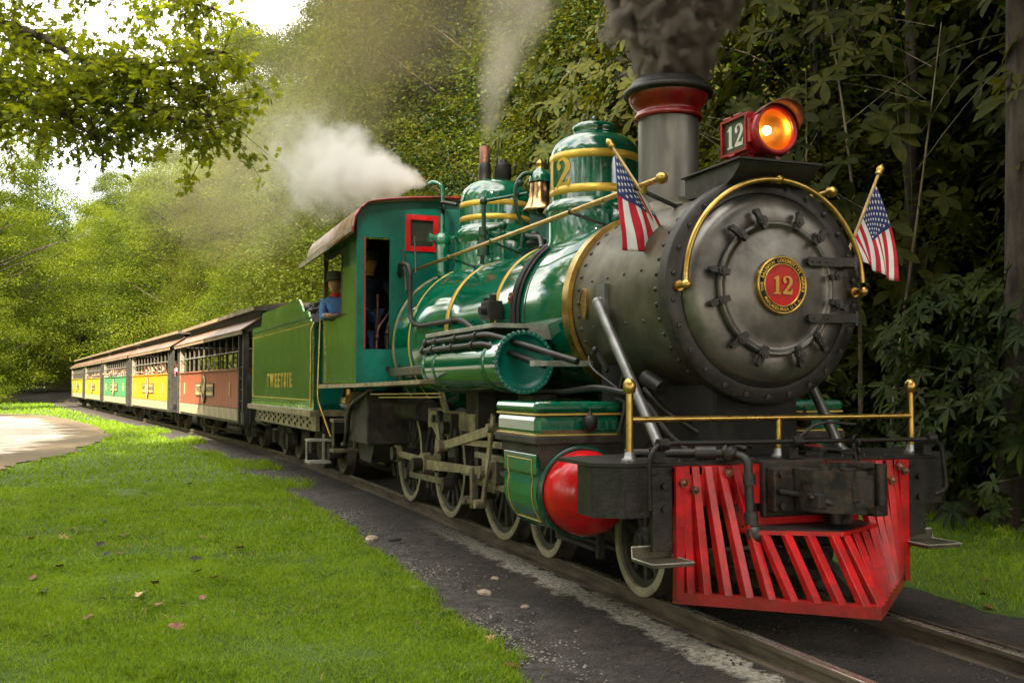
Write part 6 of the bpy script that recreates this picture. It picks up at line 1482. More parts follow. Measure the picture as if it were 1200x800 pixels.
# ---- a few stones one can point to
def stone(label, x, y, s, m, grp=None):
    mb = MB(); mb.ball((0, 0, 0), s, 10, (1.25, .8, .55)); mb.v = [tuple(Vector(v) * (1 + .22 * noise.noise(Vector(v) * 2.2 / s + Vector((x, y, 0))))) for v in mb.v]
    mb.sm = [False] * len(mb.f); o = mb.build('stone', m); o.location = (x, y, gz(x, y) + s * .3); o.rotation_euler = (0, 0, rnd.uniform(0, 3)); tag(o, label, 'stone', grp); return o
stone('largest pale pink stone lying on the dark dirt near the lawn edge', -1.42, 4.30, .075, 'stone_pale')
stone('dark lump of stone just right of the big pale stone', -1.22, 4.25, .05, 'stone_dark')
stone('small tan stone on the dirt in front of the middle driving wheels', -1.22, 1.75, .045, 'stone_pale')
stone('tiny pale stone chip on the dirt nearest the cylinder', -1.0, 2.15, .028, 'stone_pale')
stone('small pale chip right of the tan stone on the dirt', -1.12, 1.25, .026, 'stone_pale')
stone('yellowish stone sunk in the grass at the lawn edge', -1.62, 2.05, .045, 'stone_pale')
# ---- fallen leaves
def leafmesh(nm, m, s):
    mb = MB(); out = [(0, -1), (.18, -.5), (.7, -.55), (.42, -.1), (.95, .2), (.40, .30), (.35, .8), (0, 1.05), (-.35, .75), (-.45, .28), (-.9, .25), (-.45, -.12), (-.62, -.6), (-.16, -.5)]
    mb.v = [(0, 0, .1 * s)] + [(x * s, y * s, s * (.15 + .35 * abs(x) * rnd.uniform(.3, 1.2))) for x, y in out]; n = len(out)
    mb.f = [(0, 1 + i, 1 + (i + 1) % n) for i in range(n)]; mb.sm = [False] * n; mb.mi = [0] * n
    me = mb.mesh(nm); me.materials.append(M[m]); return me
lm_ = [leafmesh('fallen_leaf', m_, .05) for m_ in ('leaf_brown', 'leaf_tan', 'leaf_dark')]
lb_ = ['dry red-brown fallen leaf lying on the green lawn', 'pale tan fallen leaf lying on the green lawn', 'blackened fallen leaf lying on the green lawn']
gp_ = ['brown fallen leaves on the lawn', 'tan fallen leaves on the lawn', 'black fallen leaves on the lawn']
lp = []
for u, v in [(425, 606), (470, 666), (127, 574), (174, 431), (628, 458), (286, 475), (320, 472), (535, 588), (274, 590), (375, 580), (565, 536), (520, 520), (412, 550), (330, 425), (277, 386), (200, 410), (92, 433), (110, 348), (77, 292), (383, 315), (497, 288), (602, 260), (135, 690), (270, 450), (98, 536), (162, 507), (490, 603), (195, 320), (535, 430), (515, 487), (40, 505), (240, 640)]:
    U = u * .45; Vv = 440 + v * .45; ang = math.atan((U - 600) / 1176) + _yaw; fw = 1.42 / ((Vv - 450) / 1176); x = cx_ + fw / math.cos(ang - _yaw) * math.sin(ang); y = cy_ + fw / math.cos(ang - _yaw) * math.cos(ang); lp.append((x, y))
for i, (x, y) in enumerate(lp):
    k = (0, 0, 2, 1, 0, 2)[i % 6]; o = bpy.data.objects.new('fallen_leaf', lm_[k]); col.objects.link(o); o.location = (x, y, gz(x, y) + .045); o.rotation_euler = (R(rnd.uniform(-25, 25)), R(rnd.uniform(-25, 25)), rnd.uniform(0, 6.3)); o.scale = (rnd.uniform(.7, 1.25),) * 3; tag(o, lb_[k], 'leaf', gp_[k])
for x, y, k in ((-1.68, .02, 0), (-1.60, .55, 1), (-1.75, -.45, 0), (1.9, .5, 0), (2.3, .9, 0), (2.0, -.2, 1), (1.6, .2, 0), (1.75, 1.1, 0)):
    o = bpy.data.objects.new('fallen_leaf', lm_[k]); col.objects.link(o); o.location = (x, y, gz(x, y) + .02); o.rotation_euler = (R(rnd.uniform(-20, 20)), R(10), rnd.uniform(0, 6)); lf_side = x < 0
    tag(o, 'curled brown leaf on the gravel at the lawn edge nearest the camera' if lf_side else 'brown leaf on the ground right of the far rail', 'leaf', 'leaves at the near lawn edge' if lf_side else 'leaves right of the track')

# ================================================================ TREES
def leaves(P, D, size, up=.35, wid=.5, droop=.18, n3=None):
    """one folded quad per leaf: base P, direction D"""
    n = len(P); D = D / np.linalg.norm(D, axis=1, keepdims=True); r = rng.normal(size=(n, 3)); r[:, 2] *= .5
    S = np.cross(D, np.array([0, 0, 1.0]) + r * .55); S /= (np.linalg.norm(S, axis=1, keepdims=True) + 1e-9); N = np.cross(S, D); sz = size * rng.uniform(.65, 1.2, n)[:, None]
    a = P; t_ = P + D * sz; t_[:, 2] -= droop * sz[:, 0]; l = P + D * sz * .48 + S * sz * wid * .5 + N * sz * .07; q = P + D * sz * .48 - S * sz * wid * .5 + N * sz * .07
    V = np.stack([a, l, t_, q], 1).reshape(-1, 3); F = np.arange(4 * n).reshape(-1, 4); return V, F
def crown_mesh(name, m, H, Rr, z0, clumps, per, size, seed, flat=.6, shape='round', cr=.75, ragged=.35, dense=True):
    global rng
    rng = np.random.default_rng(seed); C = []
    lob = rng.uniform(-PI, PI, 6); amp = rng.uniform(.1, ragged, 6)
    while len(C) < clumps:
        t = rng.uniform(0, 1); z = z0 + (H - z0) * t
        pr = {'round': (math.sin(PI * min(1, .12 + .88 * t)) ** .55 if t < .95 else .35), 'tall': (1 - t ** 2.6) ** .6 * (.75 + .25 * min(1, t * 5)), 'cone': (1 - t) ** .8 + .04, 'edge': (1 - t ** 3) ** .5}[shape]
        a = rng.uniform(-PI, PI); f = 1 + sum(amp[k] * math.cos((k % 3 + 1) * a + lob[k] + 5 * t) for k in range(6)) * .5
        r = Rr * pr * f * rng.uniform(.3 if dense else .45, 1) ** .45; C.append((r * math.cos(a), r * math.sin(a), z))
    C = np.array(C); n = clumps * per; ci = np.repeat(np.arange(clumps), per); csz = cr * rng.uniform(.55, 1.3, clumps)
    off_ = rng.normal(size=(n, 3)) * np.array([.5, .5, .5 * flat]) * csz[ci][:, None]; P = C[ci] + off_
    D = off_ / (np.linalg.norm(off_, axis=1, keepdims=True) + 1e-6) + rng.normal(size=(n, 3)) * .6; D[:, 2] = D[:, 2] * .5 - .12
    V, F = leaves(P, D, size); me = np_mesh(name, V, F, [m]); me['pts'] = 0; return me, C
def trunk_mesh(name, m, H, r, C, limbs, seed, lean=.3, rough=True):
    q = random.Random(seed); mb = MB(); lx, ly = q.uniform(-lean, lean), q.uniform(-lean, lean); pts = []; rs = []
    n = 12
    for k in range(n + 1):
        t = k / n; pts.append((lx * t * t + .05 * math.sin(5 * t + seed), ly * t * t + .05 * math.cos(4 * t), H * .92 * t - .4)); rs.append(r * (1 - .82 * t) + (r * .55 * max(0, 1 - t * 9)))
    mb.tube(pts, rs, 12)
    idx = [q.randrange(len(C)) for _ in range(limbs)]
    for i in idx:
        c = Vector(C[i]); zz = max(.6, min(H * .85, c.z - c.xy.length * q.uniform(.35, .8))); t = (zz + .4) / (H * .92); t = max(.08, min(.95, t)); b = Vector((lx * t * t, ly * t * t, zz)); rr = r * (1 - .82 * t) * .45
        mid = b.lerp(c, .5) + Vector((q.uniform(-.2, .2), q.uniform(-.2, .2), q.uniform(.0, .35)))
        mb.tube(smooth_path([b, mid, c], 4), [rr * (1 - .8 * k / 8) for k in range(9)], 6)
    me = mb.mesh(name); me.materials.append(M[m]); return me
def make_tree_kind(key, leafm, barkm, H, Rr, z0, clumps, per, size, seed, limbs=26, tr=.22, **kw):
    cm, C = crown_mesh('crown', leafm, H, Rr, z0, clumps, per, size, seed, **kw); tm = trunk_mesh('trunk', barkm, H, tr, C, limbs, seed); return (cm, tm)
KIND = {}
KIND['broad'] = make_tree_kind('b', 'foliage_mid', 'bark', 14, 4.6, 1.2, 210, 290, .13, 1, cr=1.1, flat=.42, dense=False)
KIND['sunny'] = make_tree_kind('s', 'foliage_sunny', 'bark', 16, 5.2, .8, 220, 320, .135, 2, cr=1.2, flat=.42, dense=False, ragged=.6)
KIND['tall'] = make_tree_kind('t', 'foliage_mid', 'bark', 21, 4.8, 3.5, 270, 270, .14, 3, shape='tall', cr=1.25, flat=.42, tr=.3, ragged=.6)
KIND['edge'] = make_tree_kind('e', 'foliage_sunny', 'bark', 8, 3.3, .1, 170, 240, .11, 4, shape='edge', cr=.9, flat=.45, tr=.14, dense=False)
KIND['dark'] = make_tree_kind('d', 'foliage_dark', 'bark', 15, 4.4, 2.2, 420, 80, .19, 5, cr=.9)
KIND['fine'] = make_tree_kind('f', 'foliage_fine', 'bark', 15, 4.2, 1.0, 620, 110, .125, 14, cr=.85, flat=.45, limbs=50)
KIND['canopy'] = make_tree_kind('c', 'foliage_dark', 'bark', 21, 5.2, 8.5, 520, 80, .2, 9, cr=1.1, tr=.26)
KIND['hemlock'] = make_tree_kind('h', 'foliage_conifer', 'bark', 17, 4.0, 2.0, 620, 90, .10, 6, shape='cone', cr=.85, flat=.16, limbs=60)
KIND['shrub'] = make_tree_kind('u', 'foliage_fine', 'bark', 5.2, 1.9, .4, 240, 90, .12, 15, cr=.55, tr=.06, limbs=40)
KIND['pine'] = make_tree_kind('p', 'foliage_conifer', 'bark', 20, 3.2, 5, 170, 70, .26, 7, shape='cone', cr=.9, flat=.4, limbs=40)
tcount = 0
def put_tree(kind, x, y, s, rz, name, label, group=None, sz=1, z=None):
    global tcount
    t = top(name, label, 'tree', (x, y, (gz(x, y) if z is None else z)), rz, group); t.scale = (s, s, s * sz)
    cm, tm = KIND[kind]
    for nm, me in (('crown', cm), ('trunk', tm)):
        o = bpy.data.objects.new(nm, me); col.objects.link(o); o.parent = t
    tcount += 1
    return t
def scatter(kinds, boxf, n, smin, smax, name, label, group, mind=2.6, seed=0):
    q = random.Random(seed); pl = []; tries = 0
    while len(pl) < n and tries < 6000:
        tries += 1; x, y = boxf(q); p, a = track(y)
        if any((x - u) ** 2 + (y - v) ** 2 < mind ** 2 for u, v in pl): continue
        pl.append((x, y)); put_tree(q.choice(kinds), x, y, q.uniform(smin, smax), q.uniform(0, 6.28), name, label, group, q.uniform(.9, 1.12))
# wooded hillside right of the line, behind the train
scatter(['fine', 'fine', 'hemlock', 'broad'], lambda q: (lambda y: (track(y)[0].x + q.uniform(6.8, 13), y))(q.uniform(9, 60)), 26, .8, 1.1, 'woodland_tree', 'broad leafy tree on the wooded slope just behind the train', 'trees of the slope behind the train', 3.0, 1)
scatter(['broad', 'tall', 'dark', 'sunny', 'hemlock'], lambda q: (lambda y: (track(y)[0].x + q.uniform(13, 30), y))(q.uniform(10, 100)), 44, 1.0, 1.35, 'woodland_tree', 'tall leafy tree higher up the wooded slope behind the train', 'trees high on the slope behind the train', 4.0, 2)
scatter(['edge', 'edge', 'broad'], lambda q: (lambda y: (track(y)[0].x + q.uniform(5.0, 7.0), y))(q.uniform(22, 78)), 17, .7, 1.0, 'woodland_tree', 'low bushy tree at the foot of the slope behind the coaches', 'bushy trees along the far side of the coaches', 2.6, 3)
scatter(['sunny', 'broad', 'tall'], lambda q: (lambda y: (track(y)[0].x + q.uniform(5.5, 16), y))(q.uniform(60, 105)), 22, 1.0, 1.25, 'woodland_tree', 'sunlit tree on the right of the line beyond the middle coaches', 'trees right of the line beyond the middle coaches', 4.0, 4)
# sunlit wood beyond the end of the train and along the left
scatter(['sunny', 'sunny', 'edge', 'broad'], lambda q: (q.uniform(-42, 6), q.uniform(98, 132)), 34, .95, 1.2, 'woodland_tree', 'sunlit yellow-green tree of the hillside beyond the last coach', 'sunlit trees beyond the last coach', 4.5, 5)
scatter(['sunny', 'tall', 'pine'], lambda q: (q.uniform(-60, 12), q.uniform(132, 175)), 36, 1.0, 1.3, 'woodland_tree', 'distant sunlit tree near the skyline of the hillside', 'skyline trees of the far hillside', 5.0, 6)
scatter(['sunny', 'edge', 'dark'], lambda q: (lambda y: (track(y)[0].x - q.uniform(6.5, 20), y))(q.uniform(74, 100)), 14, .75, .98, 'woodland_tree', 'sunlit bushy tree left of the line near the last coach', 'sunlit trees left of the last coach', 4.0, 7)
scatter(['sunny', 'tall'], lambda q: (q.uniform(-52, -30), q.uniform(38, 98)), 22, .9, 1.15, 'woodland_tree', 'sunlit tree at the left edge of the clearing', 'trees left of the clearing', 4.5, 8)
put_tree('sunny', -13.8, 78, 1.3, 1.0, 'woodland_tree', 'big yellow-green tree at the left edge of the photo beside the gravel road')
put_tree('edge', -12.2, 58, .85, 2.0, 'woodland_tree', 'low yellow-green bush at the foot of the left edge tree')
put_tree('pine', -13.5, 118, 1.3, 0, 'pine_tree', 'lone blue-green pine standing above the skyline under the oak branch', z=3)
put_tree('broad', -18.5, 84, 1.55, 3.0, 'woodland_tree', 'tall darker tree just left of the big yellow-green tree, cut by the photo edge')
# shade trees left of the lawn, outside the picture but mirrored in the paintwork
for i, (x, y, k, s) in enumerate([(-15, -4, 'tall', 1.0), (-16.5, -9.5, 'tall', 1.0), (-14, -15, 'tall', 1.25), (-10, -19, 'tall', 1.3), (-5.5, -22, 'tall', 1.3), (-18, -18, 'tall', 1.2), (-13, -25, 'tall', 1.35), (-0.5, -24, 'tall', 1.35), (4, -22, 'tall', 1.2), (-19, 3, 'sunny', 1.0), (-20, 10, 'sunny', 1.1), (-22, 17, 'sunny', 1.1), (-24, 25, 'sunny', 1.1), (-26, 34, 'sunny', 1.1), (-30, 44, 'edge', 1.3), (-17.5, 14, 'edge', .9), (-19.5, 21, 'edge', 1.0)]):
    put_tree(k, x, y, s, i * 1.3, 'shade_tree', 'tall shade tree left of the lawn', 'shade trees left of the lawn')

# ---- branch of an oak reaching into the top left corner
def oak_leaf_cloud(P, D, size):
    n = len(P); D = D / np.linalg.norm(D, axis=1, keepdims=True); r = rng.normal(size=(n, 3)); S = np.cross(D, np.array([0, 0, 1.0]) + r * .5); S /= np.linalg.norm(S, axis=1, keepdims=True); N = np.cross(S, D)
    prof = [(0, 0), (.28, .12), (.36, .42), (.44, .13), (.62, .46), (.70, .12), (.88, .22), (1, 0), (.88, -.22), (.70, -.12), (.62, -.46), (.44, -.13), (.36, -.42), (.28, -.12)]
    sz = size * rng.uniform(.7, 1.2, n); V = np.zeros((n, 14, 3))
    for k, (a, b) in enumerate(prof): V[:, k] = P + D * (a * sz)[:, None] + S * (b * sz)[:, None] + N * ((.08 * abs(b) - .12 * a * a) * sz)[:, None]
    fcs = [(0, 1, 13), (1, 3, 11, 13), (1, 2, 3), (13, 11, 12), (3, 5, 9, 11), (3, 4, 5), (11, 9, 10), (5, 6, 7), (5, 7, 9), (9, 7, 8)]
    tri = []
    for f in fcs:
        tri.append(f[:3])
        if len(f) == 4: tri.append((f[0], f[2], f[3]))
    F = (np.array(tri)[None] + 14 * np.arange(n)[:, None, None]).reshape(-1, 3); return V.reshape(-1, 3), F
def camray(u, v, dist):
    f_ = Vector((math.sin(_yaw) * math.cos(_pit), math.cos(_yaw) * math.cos(_pit), math.sin(_pit))); r_ = Vector((math.cos(_yaw), -math.sin(_yaw), 0)); u_ = r_.cross(f_)
    return Vector((-3.4684, -4.7234, 1.2747)) + (f_ + r_ * ((u - 600) / 1176.44) - u_ * ((v - 400) / 1176.44)) * dist
oak = top('oak_tree', 'oak whose leafy boughs reach across the top left corner against the sky', 'tree', (-13.5, 9.5, -.15))
ob = Vector((-13.5, 9.5, -.15)); rng = np.random.default_rng(21); q = random.Random(4)
boughs = [[(-60, 20, 15), (40, 40, 14), (110, 75, 13.4), (190, 75, 13), (262, 60, 12.6)], [(-60, 75, 14.5), (30, 98, 14), (90, 112, 13.4), (150, 128, 13), (215, 142, 12.6)], [(-50, -60, 15), (60, -40, 14), (160, -10, 13.4), (250, 10, 13)],
          [(-50, 130, 14.6), (0, 128, 14.2), (45, 120, 13.8), (95, 150, 13.2), (130, 165, 13)], [(-60, -120, 15), (60, -110, 14), (200, -80, 13.2)], [(150, 70, 13.2), (215, 110, 12.8), (262, 148, 12.4)]]
mb = MB(); LP = []; LD = []
mb.tube([(0, 0, -.3), (.1, 0, 2), (.3, -.1, 5), (.5, -.2, 9), (.6, 0, 13)], [.5, .38, .33, .24, .12], 14)
for bi, bg_ in enumerate(boughs):
    pts_ = [camray(*b) - ob for b in bg_]; st_ = Vector((.35, -.1, 3.6 + bi * .55))
    if bi < 5: pts_ = [st_, st_.lerp(pts_[0], .6) + Vector((0, 0, .5))] + pts_
    path = smooth_path(pts_, 6); m_ = len(path); mb.tube(path, [(.13 if bi < 5 else .03) * (1 - .93 * (k / m_) ** .6) + .006 for k in range(m_)], 7)
    for k in range(6 if bi < 5 else 2, m_):
        for rep in range(5 if bi < 3 else 4):
            a = path[k]; d = Vector((q.uniform(-1, 1), q.uniform(-1, 1), q.uniform(-.75, .55))); d.normalize(); L_ = q.uniform(.3, 1.05); e = a + d * L_
            mid = a.lerp(e, .5) + Vector((0, 0, .06)); mb.tube([a, mid, e], [.009, .006, .003], 4)
            for t in range(4):
                ctr = a.lerp(e, .35 + .22 * t)
                for l in range(5):
                    dd_ = (d * .5 + Vector((q.gauss(0, .6), q.gauss(0, .6), q.gauss(-.15, .5)))); LP.append(tuple(ctr + Vector((q.gauss(0, .06), q.gauss(0, .06), q.gauss(0, .06))))); LD.append(tuple(dd_))
me = mb.mesh('trunk'); me.materials.append(M['bark']); o = bpy.data.objects.new('trunk', me); col.objects.link(o); o.parent = oak
print('oak leaves', len(LP))
V, F = oak_leaf_cloud(np.array(LP), np.array(LD), .125); me = np_mesh('crown', V, F, ['foliage_oak']); o = bpy.data.objects.new('crown', me); col.objects.link(o); o.parent = oak
# rest of the oak crown, out of view to the left, casts the shade on the lawn
cm, C = crown_mesh('crown', 'foliage_oak', 15, 4.6, 6.5, 220, 70, .2, 33, cr=1.0); o = bpy.data.objects.new('crown', cm); col.objects.link(o); o.parent = oak; o.location = (-1.5, 0, 0)
mb = MB(); mb.tube([camray(119, 176, 12.8), camray(121, 188, 12.8), camray(117, 203, 12.8)], [.012, .014, .004], 6); o = mb.build('dead_twig', 'bark'); tag(o, 'thin dark twig hanging below the oak branch against the sky', 'twig')

# ---- big-leaved and glossy understorey on the right
def whorl_plant(name, m, barkm, whorls, nl, L_, wid, seed, droop=.25, stems=True):
    global rng
    rng = np.random.default_rng(seed); V = []; F = []; mb = MB(); prof = [(0, .12), (.25, .55), (.55, 1), (.8, .8), (1, 0)]
    for c, ax_ in whorls:
        c = np.array(c); n = nl + rng.integers(-2, 2); wsz = rng.uniform(.6, 1.3); a0 = rng.uniform(0, 6.28)
        ax_ = np.array(ax_); ax_ = ax_ / np.linalg.norm(ax_); u = np.cross(ax_, [.3, .9, .1]); u /= np.linalg.norm(u); w = np.cross(ax_, u)
        for i in range(n):
            a = a0 + 2 * PI * i / n + rng.normal() * .15; d = u * math.cos(a) + w * math.sin(a) + ax_ * rng.uniform(-.1, .35); d /= np.linalg.norm(d); s = np.cross(ax_, d); s /= np.linalg.norm(s) + 1e-9; ln = L_ * wsz * rng.uniform(.6, 1.15); dr = droop * rng.uniform(.4, 1.6)
            o_ = len(V)
            for t, ww in prof:
                cpt = c + d * ln * t - np.array([0, 0, 1]) * dr * ln * t * t
                V.append(cpt + s * ww * wid * ln * .5 + ax_ * ww * .05 * ln); V.append(cpt); V.append(cpt - s * ww * wid * ln * .5 + ax_ * ww * .05 * ln)
            for k in range(4): F.append((o_ + 3 * k, o_ + 3 * k + 1, o_ + 3 * k + 4, o_ + 3 * k + 3)); F.append((o_ + 3 * k + 1, o_ + 3 * k + 2, o_ + 3 * k + 5, o_ + 3 * k + 4))
    return np_mesh(name, np.array(V), np.array(F), [m], smooth=True)
def crown_points(n, H, Rr, z0, seed, shape='round', inner=.5):
    q = random.Random(seed); out = []
    for _ in range(n):
        t = q.random(); z = z0 + (H - z0) * t; pr = math.sin(PI * (.15 + .8 * t)) ** .6 if shape == 'round' else (1 - t ** 2.5) ** .5; a = q.uniform(0, 2 * PI); r = Rr * pr * (inner + (1 - inner) * q.random() ** .5) * (1 + .2 * math.sin(3 * a + seed + 4 * t)); c = (r * math.cos(a), r * math.sin(a), z); out.append((c, (math.cos(a) * .8 + q.gauss(0, .25), math.sin(a) * .8 + q.gauss(0, .25), .55 + q.gauss(0, .2))))
    return out
UM = []
for sd_ in (1, 2):
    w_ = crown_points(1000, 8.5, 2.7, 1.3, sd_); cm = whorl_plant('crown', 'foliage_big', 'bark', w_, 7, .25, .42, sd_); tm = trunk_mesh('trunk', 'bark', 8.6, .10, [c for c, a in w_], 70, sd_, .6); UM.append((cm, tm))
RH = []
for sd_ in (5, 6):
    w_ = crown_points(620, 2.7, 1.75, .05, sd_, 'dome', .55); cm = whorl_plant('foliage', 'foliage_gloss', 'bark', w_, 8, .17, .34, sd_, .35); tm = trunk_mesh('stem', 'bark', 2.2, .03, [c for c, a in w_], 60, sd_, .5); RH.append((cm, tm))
def put2(pair, names, x, y, s, rz, name, label, cat, group=None, dz=0):
    t = top(name, label, cat, (x, y, gz(x, y) + dz), rz, group); t.scale = (s,) * 3
    for nm, me in zip(names, pair): o = bpy.data.objects.new(nm, me); col.objects.link(o); o.parent = t
for i, (x, y, s) in enumerate([(5.6, 6.2, 1.0), (7.2, 3.2, 1.05), (5.2, 9.6, .95), (7.6, 6.8, 1.1), (8.8, 4.6, 1.15), (6.8, 10.5, 1.05), (9.0, 8.6, 1.2), (7.2, .6, .9), (5.0, 12.8, .9), (8.6, 12.6, 1.1), (9.8, 1.6, 1.1), (6.0, 1.9, .7)]):
    put2(UM[i % 2], ('crown', 'trunk'), x, y, s, i * 2.1, 'magnolia_tree', 'dark big-leaved understorey tree crowding behind the locomotive', 'tree', 'big-leaved trees behind the locomotive')
for i, (x, y, s) in enumerate([(4.9, 1.75, 1.0), (5.3, .1, 1.0), (5.0, 3.4, .9), (6.4, 1.2, 1.15), (6.0, -1.4, 1.1), (5.2, 5.2, .85), (4.9, 7.0, .8), (6.2, 3.0, 1.1)]):
    put2(RH[i % 2], ('foliage', 'stem'), x, y, s, i * 1.7, 'rhododendron', 'glossy dark rhododendron bush behind the strip of grass at right', 'bush', 'rhododendrons right of the locomotive')
for i, (x, y) in enumerate([(7.5, -7), (9.5, -2), (8, 3.5), (9, 9), (12, -8), (6.8, 7.6), (13, 1), (8.5, -13)]):  # overhead canopy added to cut sky light and darken the wood below
    put_tree('canopy', x, y, 1.0, i * 1.9, 'woodland_tree', 'tall tree added overhead to shade the dark wood right of the locomotive', 'tall trees added to shade the right-hand wood')
for i, (x, y, s_) in enumerate([(4.7, 6.3, .9), (5.5, 8.4, 1.0), (6.4, 4.6, .8), (6.9, .9, .9)]):
    put_tree('shrub', x, y, s_, i * 1.4, 'woodland_shrub', 'small-leaved understorey shrub in the dark wood right of the locomotive', 'small-leaved shrubs right of the locomotive')
ORDN = ['first', 'second', 'third', 'fourth', 'fifth', 'sixth', 'seventh', 'eighth', 'ninth', 'tenth', 'eleventh', 'twelfth']
for gname in ('big-leaved trees behind the locomotive', 'rhododendrons right of the locomotive', 'small-leaved shrubs right of the locomotive'):
    it = [o_ for o_ in col.objects if o_.parent is None and o_.get('group') == gname]
    it.sort(key=lambda o_: math.atan2(o_.location.x - cx_, o_.location.y - cy_))
    base_ = {'big': 'dark big-leaved tree behind the locomotive', 'rho': 'glossy dark rhododendron right of the locomotive', 'sma': 'small-leaved shrub in the dark wood right'}[gname[:3]]
    for i_, o_ in enumerate(it): o_['label'] = base_ + ', ' + ORDN[i_] + ' of them from the left'
# dark wood further back on the right, bright-leaved trees mixed in as sunlit glints
scatter(['dark', 'sunny', 'hemlock', 'sunny'], lambda q: (q.uniform(10, 22), q.uniform(-4, 18)), 22, .9, 1.3, 'woodland_tree', 'tree in the dark wood behind the locomotive, some leaved brighter as sunlit glints', 'dark trees behind the locomotive', 2.9, 11)
scatter(['hemlock', 'fine'], lambda q: (q.uniform(6.0, 8.2), q.uniform(11.5, 24)), 7, .85, 1.05, 'woodland_tree', 'dark feathery tree rising behind the cab and domes', 'feathery trees behind the cab', 2.2, 12)
def bigtrunk(x, y, r, H, label, lean=.2, m='bark'):
    t = top('tree_trunk', label, 'tree', (x, y, gz(x, y))); tm = trunk_mesh('trunk', m, H, r, [(rnd.uniform(-2, 2), rnd.uniform(-2, 2), rnd.uniform(H * .6, H)) for _ in range(12)], 10, int(x * 10), lean); o = bpy.data.objects.new('trunk', tm); col.objects.link(o); o.parent = t
bigtrunk(4.42, 2.40, .23, 14, 'thick dark trunk at the right edge of the photo above the bushes')
bigtrunk(5.05, 4.6, .11, 13, 'dark trunk rising behind the headlight and right flag')
bigtrunk(4.75, 5.9, .08, 11, 'slimmer dark trunk left of the one behind the right flag')
bigtrunk(4.35, 4.6, .035, 7, 'thin pale sapling stem seen just right of the smokebox', .4, 'bark_pale')
bigtrunk(4.25, 4.0, .028, 6, 'second thin pale sapling right of the smokebox, nearer the bush', .6, 'bark_pale')
bigtrunk(4.1, 5.4, .03, 6, 'thin pale sapling seen under the smokebox beside the brace', .3, 'bark_pale')
print('trees', tcount)
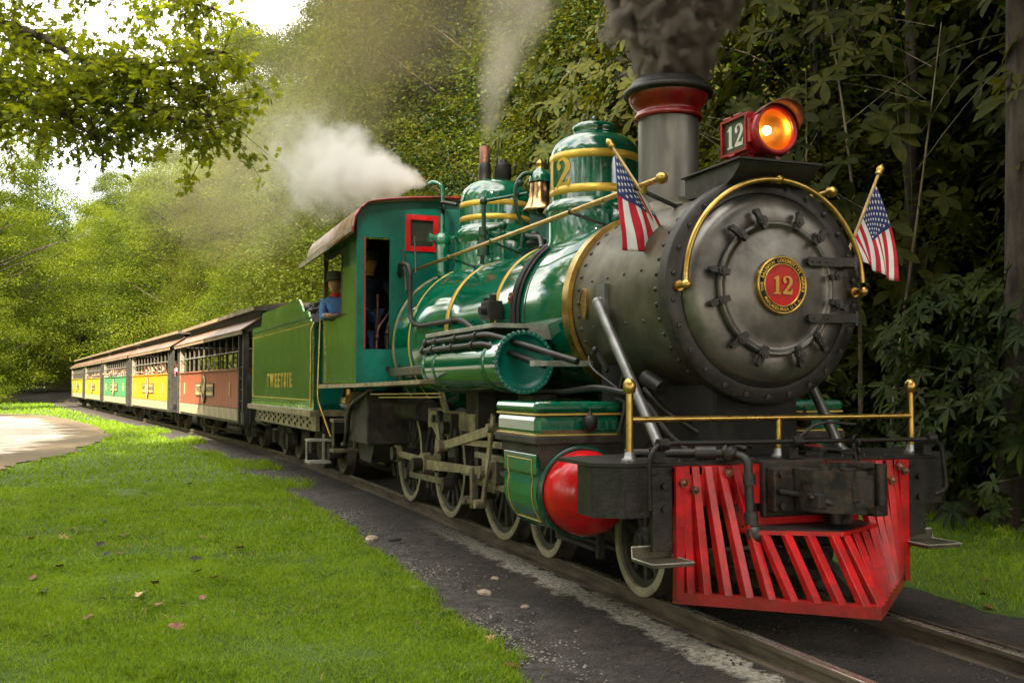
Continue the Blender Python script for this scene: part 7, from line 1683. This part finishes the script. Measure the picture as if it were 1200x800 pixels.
# ================================================================ SMOKE AND STEAM
def plume(name, label, cat, lo, hi, z_axis, ax, ay, r0, r1, dens, color, amp=1.3, nscale=3.0, absorb=None, edge=0, parts=None, aniso=.2, seed=0, det=4.0, stretch=(1, 1, 1), thr=.0):
    """closed box of smoke; column axis x=ax(z), y=ay(z) quadratics in height above z_axis"""
    mb = MB(); mb.box(lo[0], hi[0], lo[1], hi[1], lo[2], hi[2]); m = bpy.data.materials.new(name + '_air'); m.use_nodes = True; t = m.node_tree; t.nodes.clear(); lk = t.links.new
    out = t.nodes.new('ShaderNodeOutputMaterial'); pv = t.nodes.new('ShaderNodeVolumePrincipled'); pv.inputs['Color'].default_value = c4(color); pv.inputs['Anisotropy'].default_value = aniso
    if absorb: pv.inputs['Absorption Color'].default_value = c4(absorb)
    geo = t.nodes.new('ShaderNodeNewGeometry'); sp = t.nodes.new('ShaderNodeSeparateXYZ'); lk(geo.outputs['Position'], sp.inputs[0])
    def mt(op, *a, clamp=False):
        q = t.nodes.new('ShaderNodeMath'); q.operation = op; q.use_clamp = clamp
        for i, v in enumerate(a):
            if isinstance(v, (int, float)): q.inputs[i].default_value = v
            else: lk(v, q.inputs[i])
        return q.outputs[0]
    x, y, z = sp.outputs; s = {'z': z, 'y': y, 'x': x}[z_axis[0]]; h = mt('SUBTRACT', s, z_axis[1]); hh = mt('MULTIPLY', h, h)
    def quad(c): return mt('ADD', mt('MULTIPLY_ADD', h, c[1], c[0]), mt('MULTIPLY', hh, c[2]))
    oth = {'z': (x, y), 'y': (x, z), 'x': (y, z)}[z_axis[0]]
    mp = t.nodes.new('ShaderNodeMapping'); mp.inputs['Scale'].default_value = stretch; mp.inputs['Location'].default_value = (seed, seed * 2.3, 0); lk(geo.outputs['Position'], mp.inputs[0])
    nz1 = nn(t, 'ShaderNodeTexNoise', Scale=nscale, Detail=det, Roughness=.55, Distortion=.4); lk(mp.outputs[0], nz1.inputs['Vector'])
    da = mt('SUBTRACT', oth[0], quad(ax)); db = mt('SUBTRACT', oth[1], quad(ay)); r = mt('MULTIPLY_ADD', h, r1, r0)
    d = mt('DIVIDE', mt('SQRT', mt('ADD', mt('MULTIPLY', da, da), mt('MULTIPLY', db, db))), r)
    f = mt('SUBTRACT', 1.0, d); f = mt('ADD', f, mt('MULTIPLY', mt('SUBTRACT', nz1.outputs['Fac'], .5 + thr), amp)); f = mt('MULTIPLY', f, 3.0 if not edge else edge, clamp=True)
    # fade the ends inside the box
    e0 = mt('MULTIPLY', mt('SUBTRACT', s, lo['xyz'.index(z_axis[0])] + .02), 6.0 if not parts else parts[0], clamp=True); e1 = mt('MULTIPLY', mt('SUBTRACT', hi['xyz'.index(z_axis[0])], s), 1.2 if not parts else parts[1], clamp=True)
    de = mt('MULTIPLY', mt('MULTIPLY', f, e0), mt('MULTIPLY', e1, dens)); lk(de, pv.inputs['Density']); lk(pv.outputs[0], out.inputs['Volume'])
    M[name + '_air'] = m; o = mb.build(name, name + '_air'); tag(o, label, cat, kind='stuff'); m.cycles.volume_step_rate = {'chimney_smoke': .14, 'whistle_steam': .18, 'valve_steam': .4}.get(name, 1.0); return o
plume('chimney_smoke', 'dense dark brown smoke billowing up out of the smokestack', 'smoke', (-1.1, .2, 3.30), (1.7, 2.9, 5.6), ('z', 3.36), (0.0, .12, .06), (1.37, .10, .05),   .22, .36, 42, (.40, .345, .305), amp=2.5, nscale=7.0, edge=4, parts=(10, .8), det=8.0, seed=3)
plume('valve_steam', 'thin pale wisp of steam rising from the safety valves on the rear dome', 'steam', (-.6, 4.4, 3.70), (1.5, 6.2, 6.6), ('z', 3.72), (-.075, .28, .0), (5.05, .15, .0), .06, .24, 2.0, (.80, .74, .66), amp=2.0, edge=1.2, det=6.0, nscale=2.6, parts=(4, .5), seed=1, stretch=(1, 1, .55))
plume('whistle_steam', 'white cloud of steam blowing back over the cab roof from the whistle', 'steam', (-2.4, 5.8, 3.38), (.7, 9.2, 5.6), ('y', 5.85), (-.47, -.30, .02), (3.48, .26, .0),   .05, .24, 11, (.995, .985, .975), amp=2.2, nscale=3.0, edge=.9, det=7.0, parts=(4, .38), seed=7)
plume('drifting_smoke', 'thin brownish smoke drifting over the coaches in front of the wood', 'smoke', (-6.0, 9.5, 3.2), (6.0, 30, 10.5), ('y', 9.5), (-.6, -.06, .0), (5.4, .10, .0), 1.1, .10, .011, (.85, .78, .62), amp=2.0, nscale=.55, parts=(.6, .12), seed=2, det=5.0)
plume('smoke_trail', 'dark thin smoke trailing back above the domes at the top of the photo', 'smoke', (-4.5, 2.6, 4.1), (3.5, 12, 8.2), ('y', 2.6), (.1, -.12, .0), (5.2, .15, .0), .5, .14, .12, (.30, .24, .18), amp=2.0, nscale=.9, parts=(.7, .3), seed=5, det=5.0)
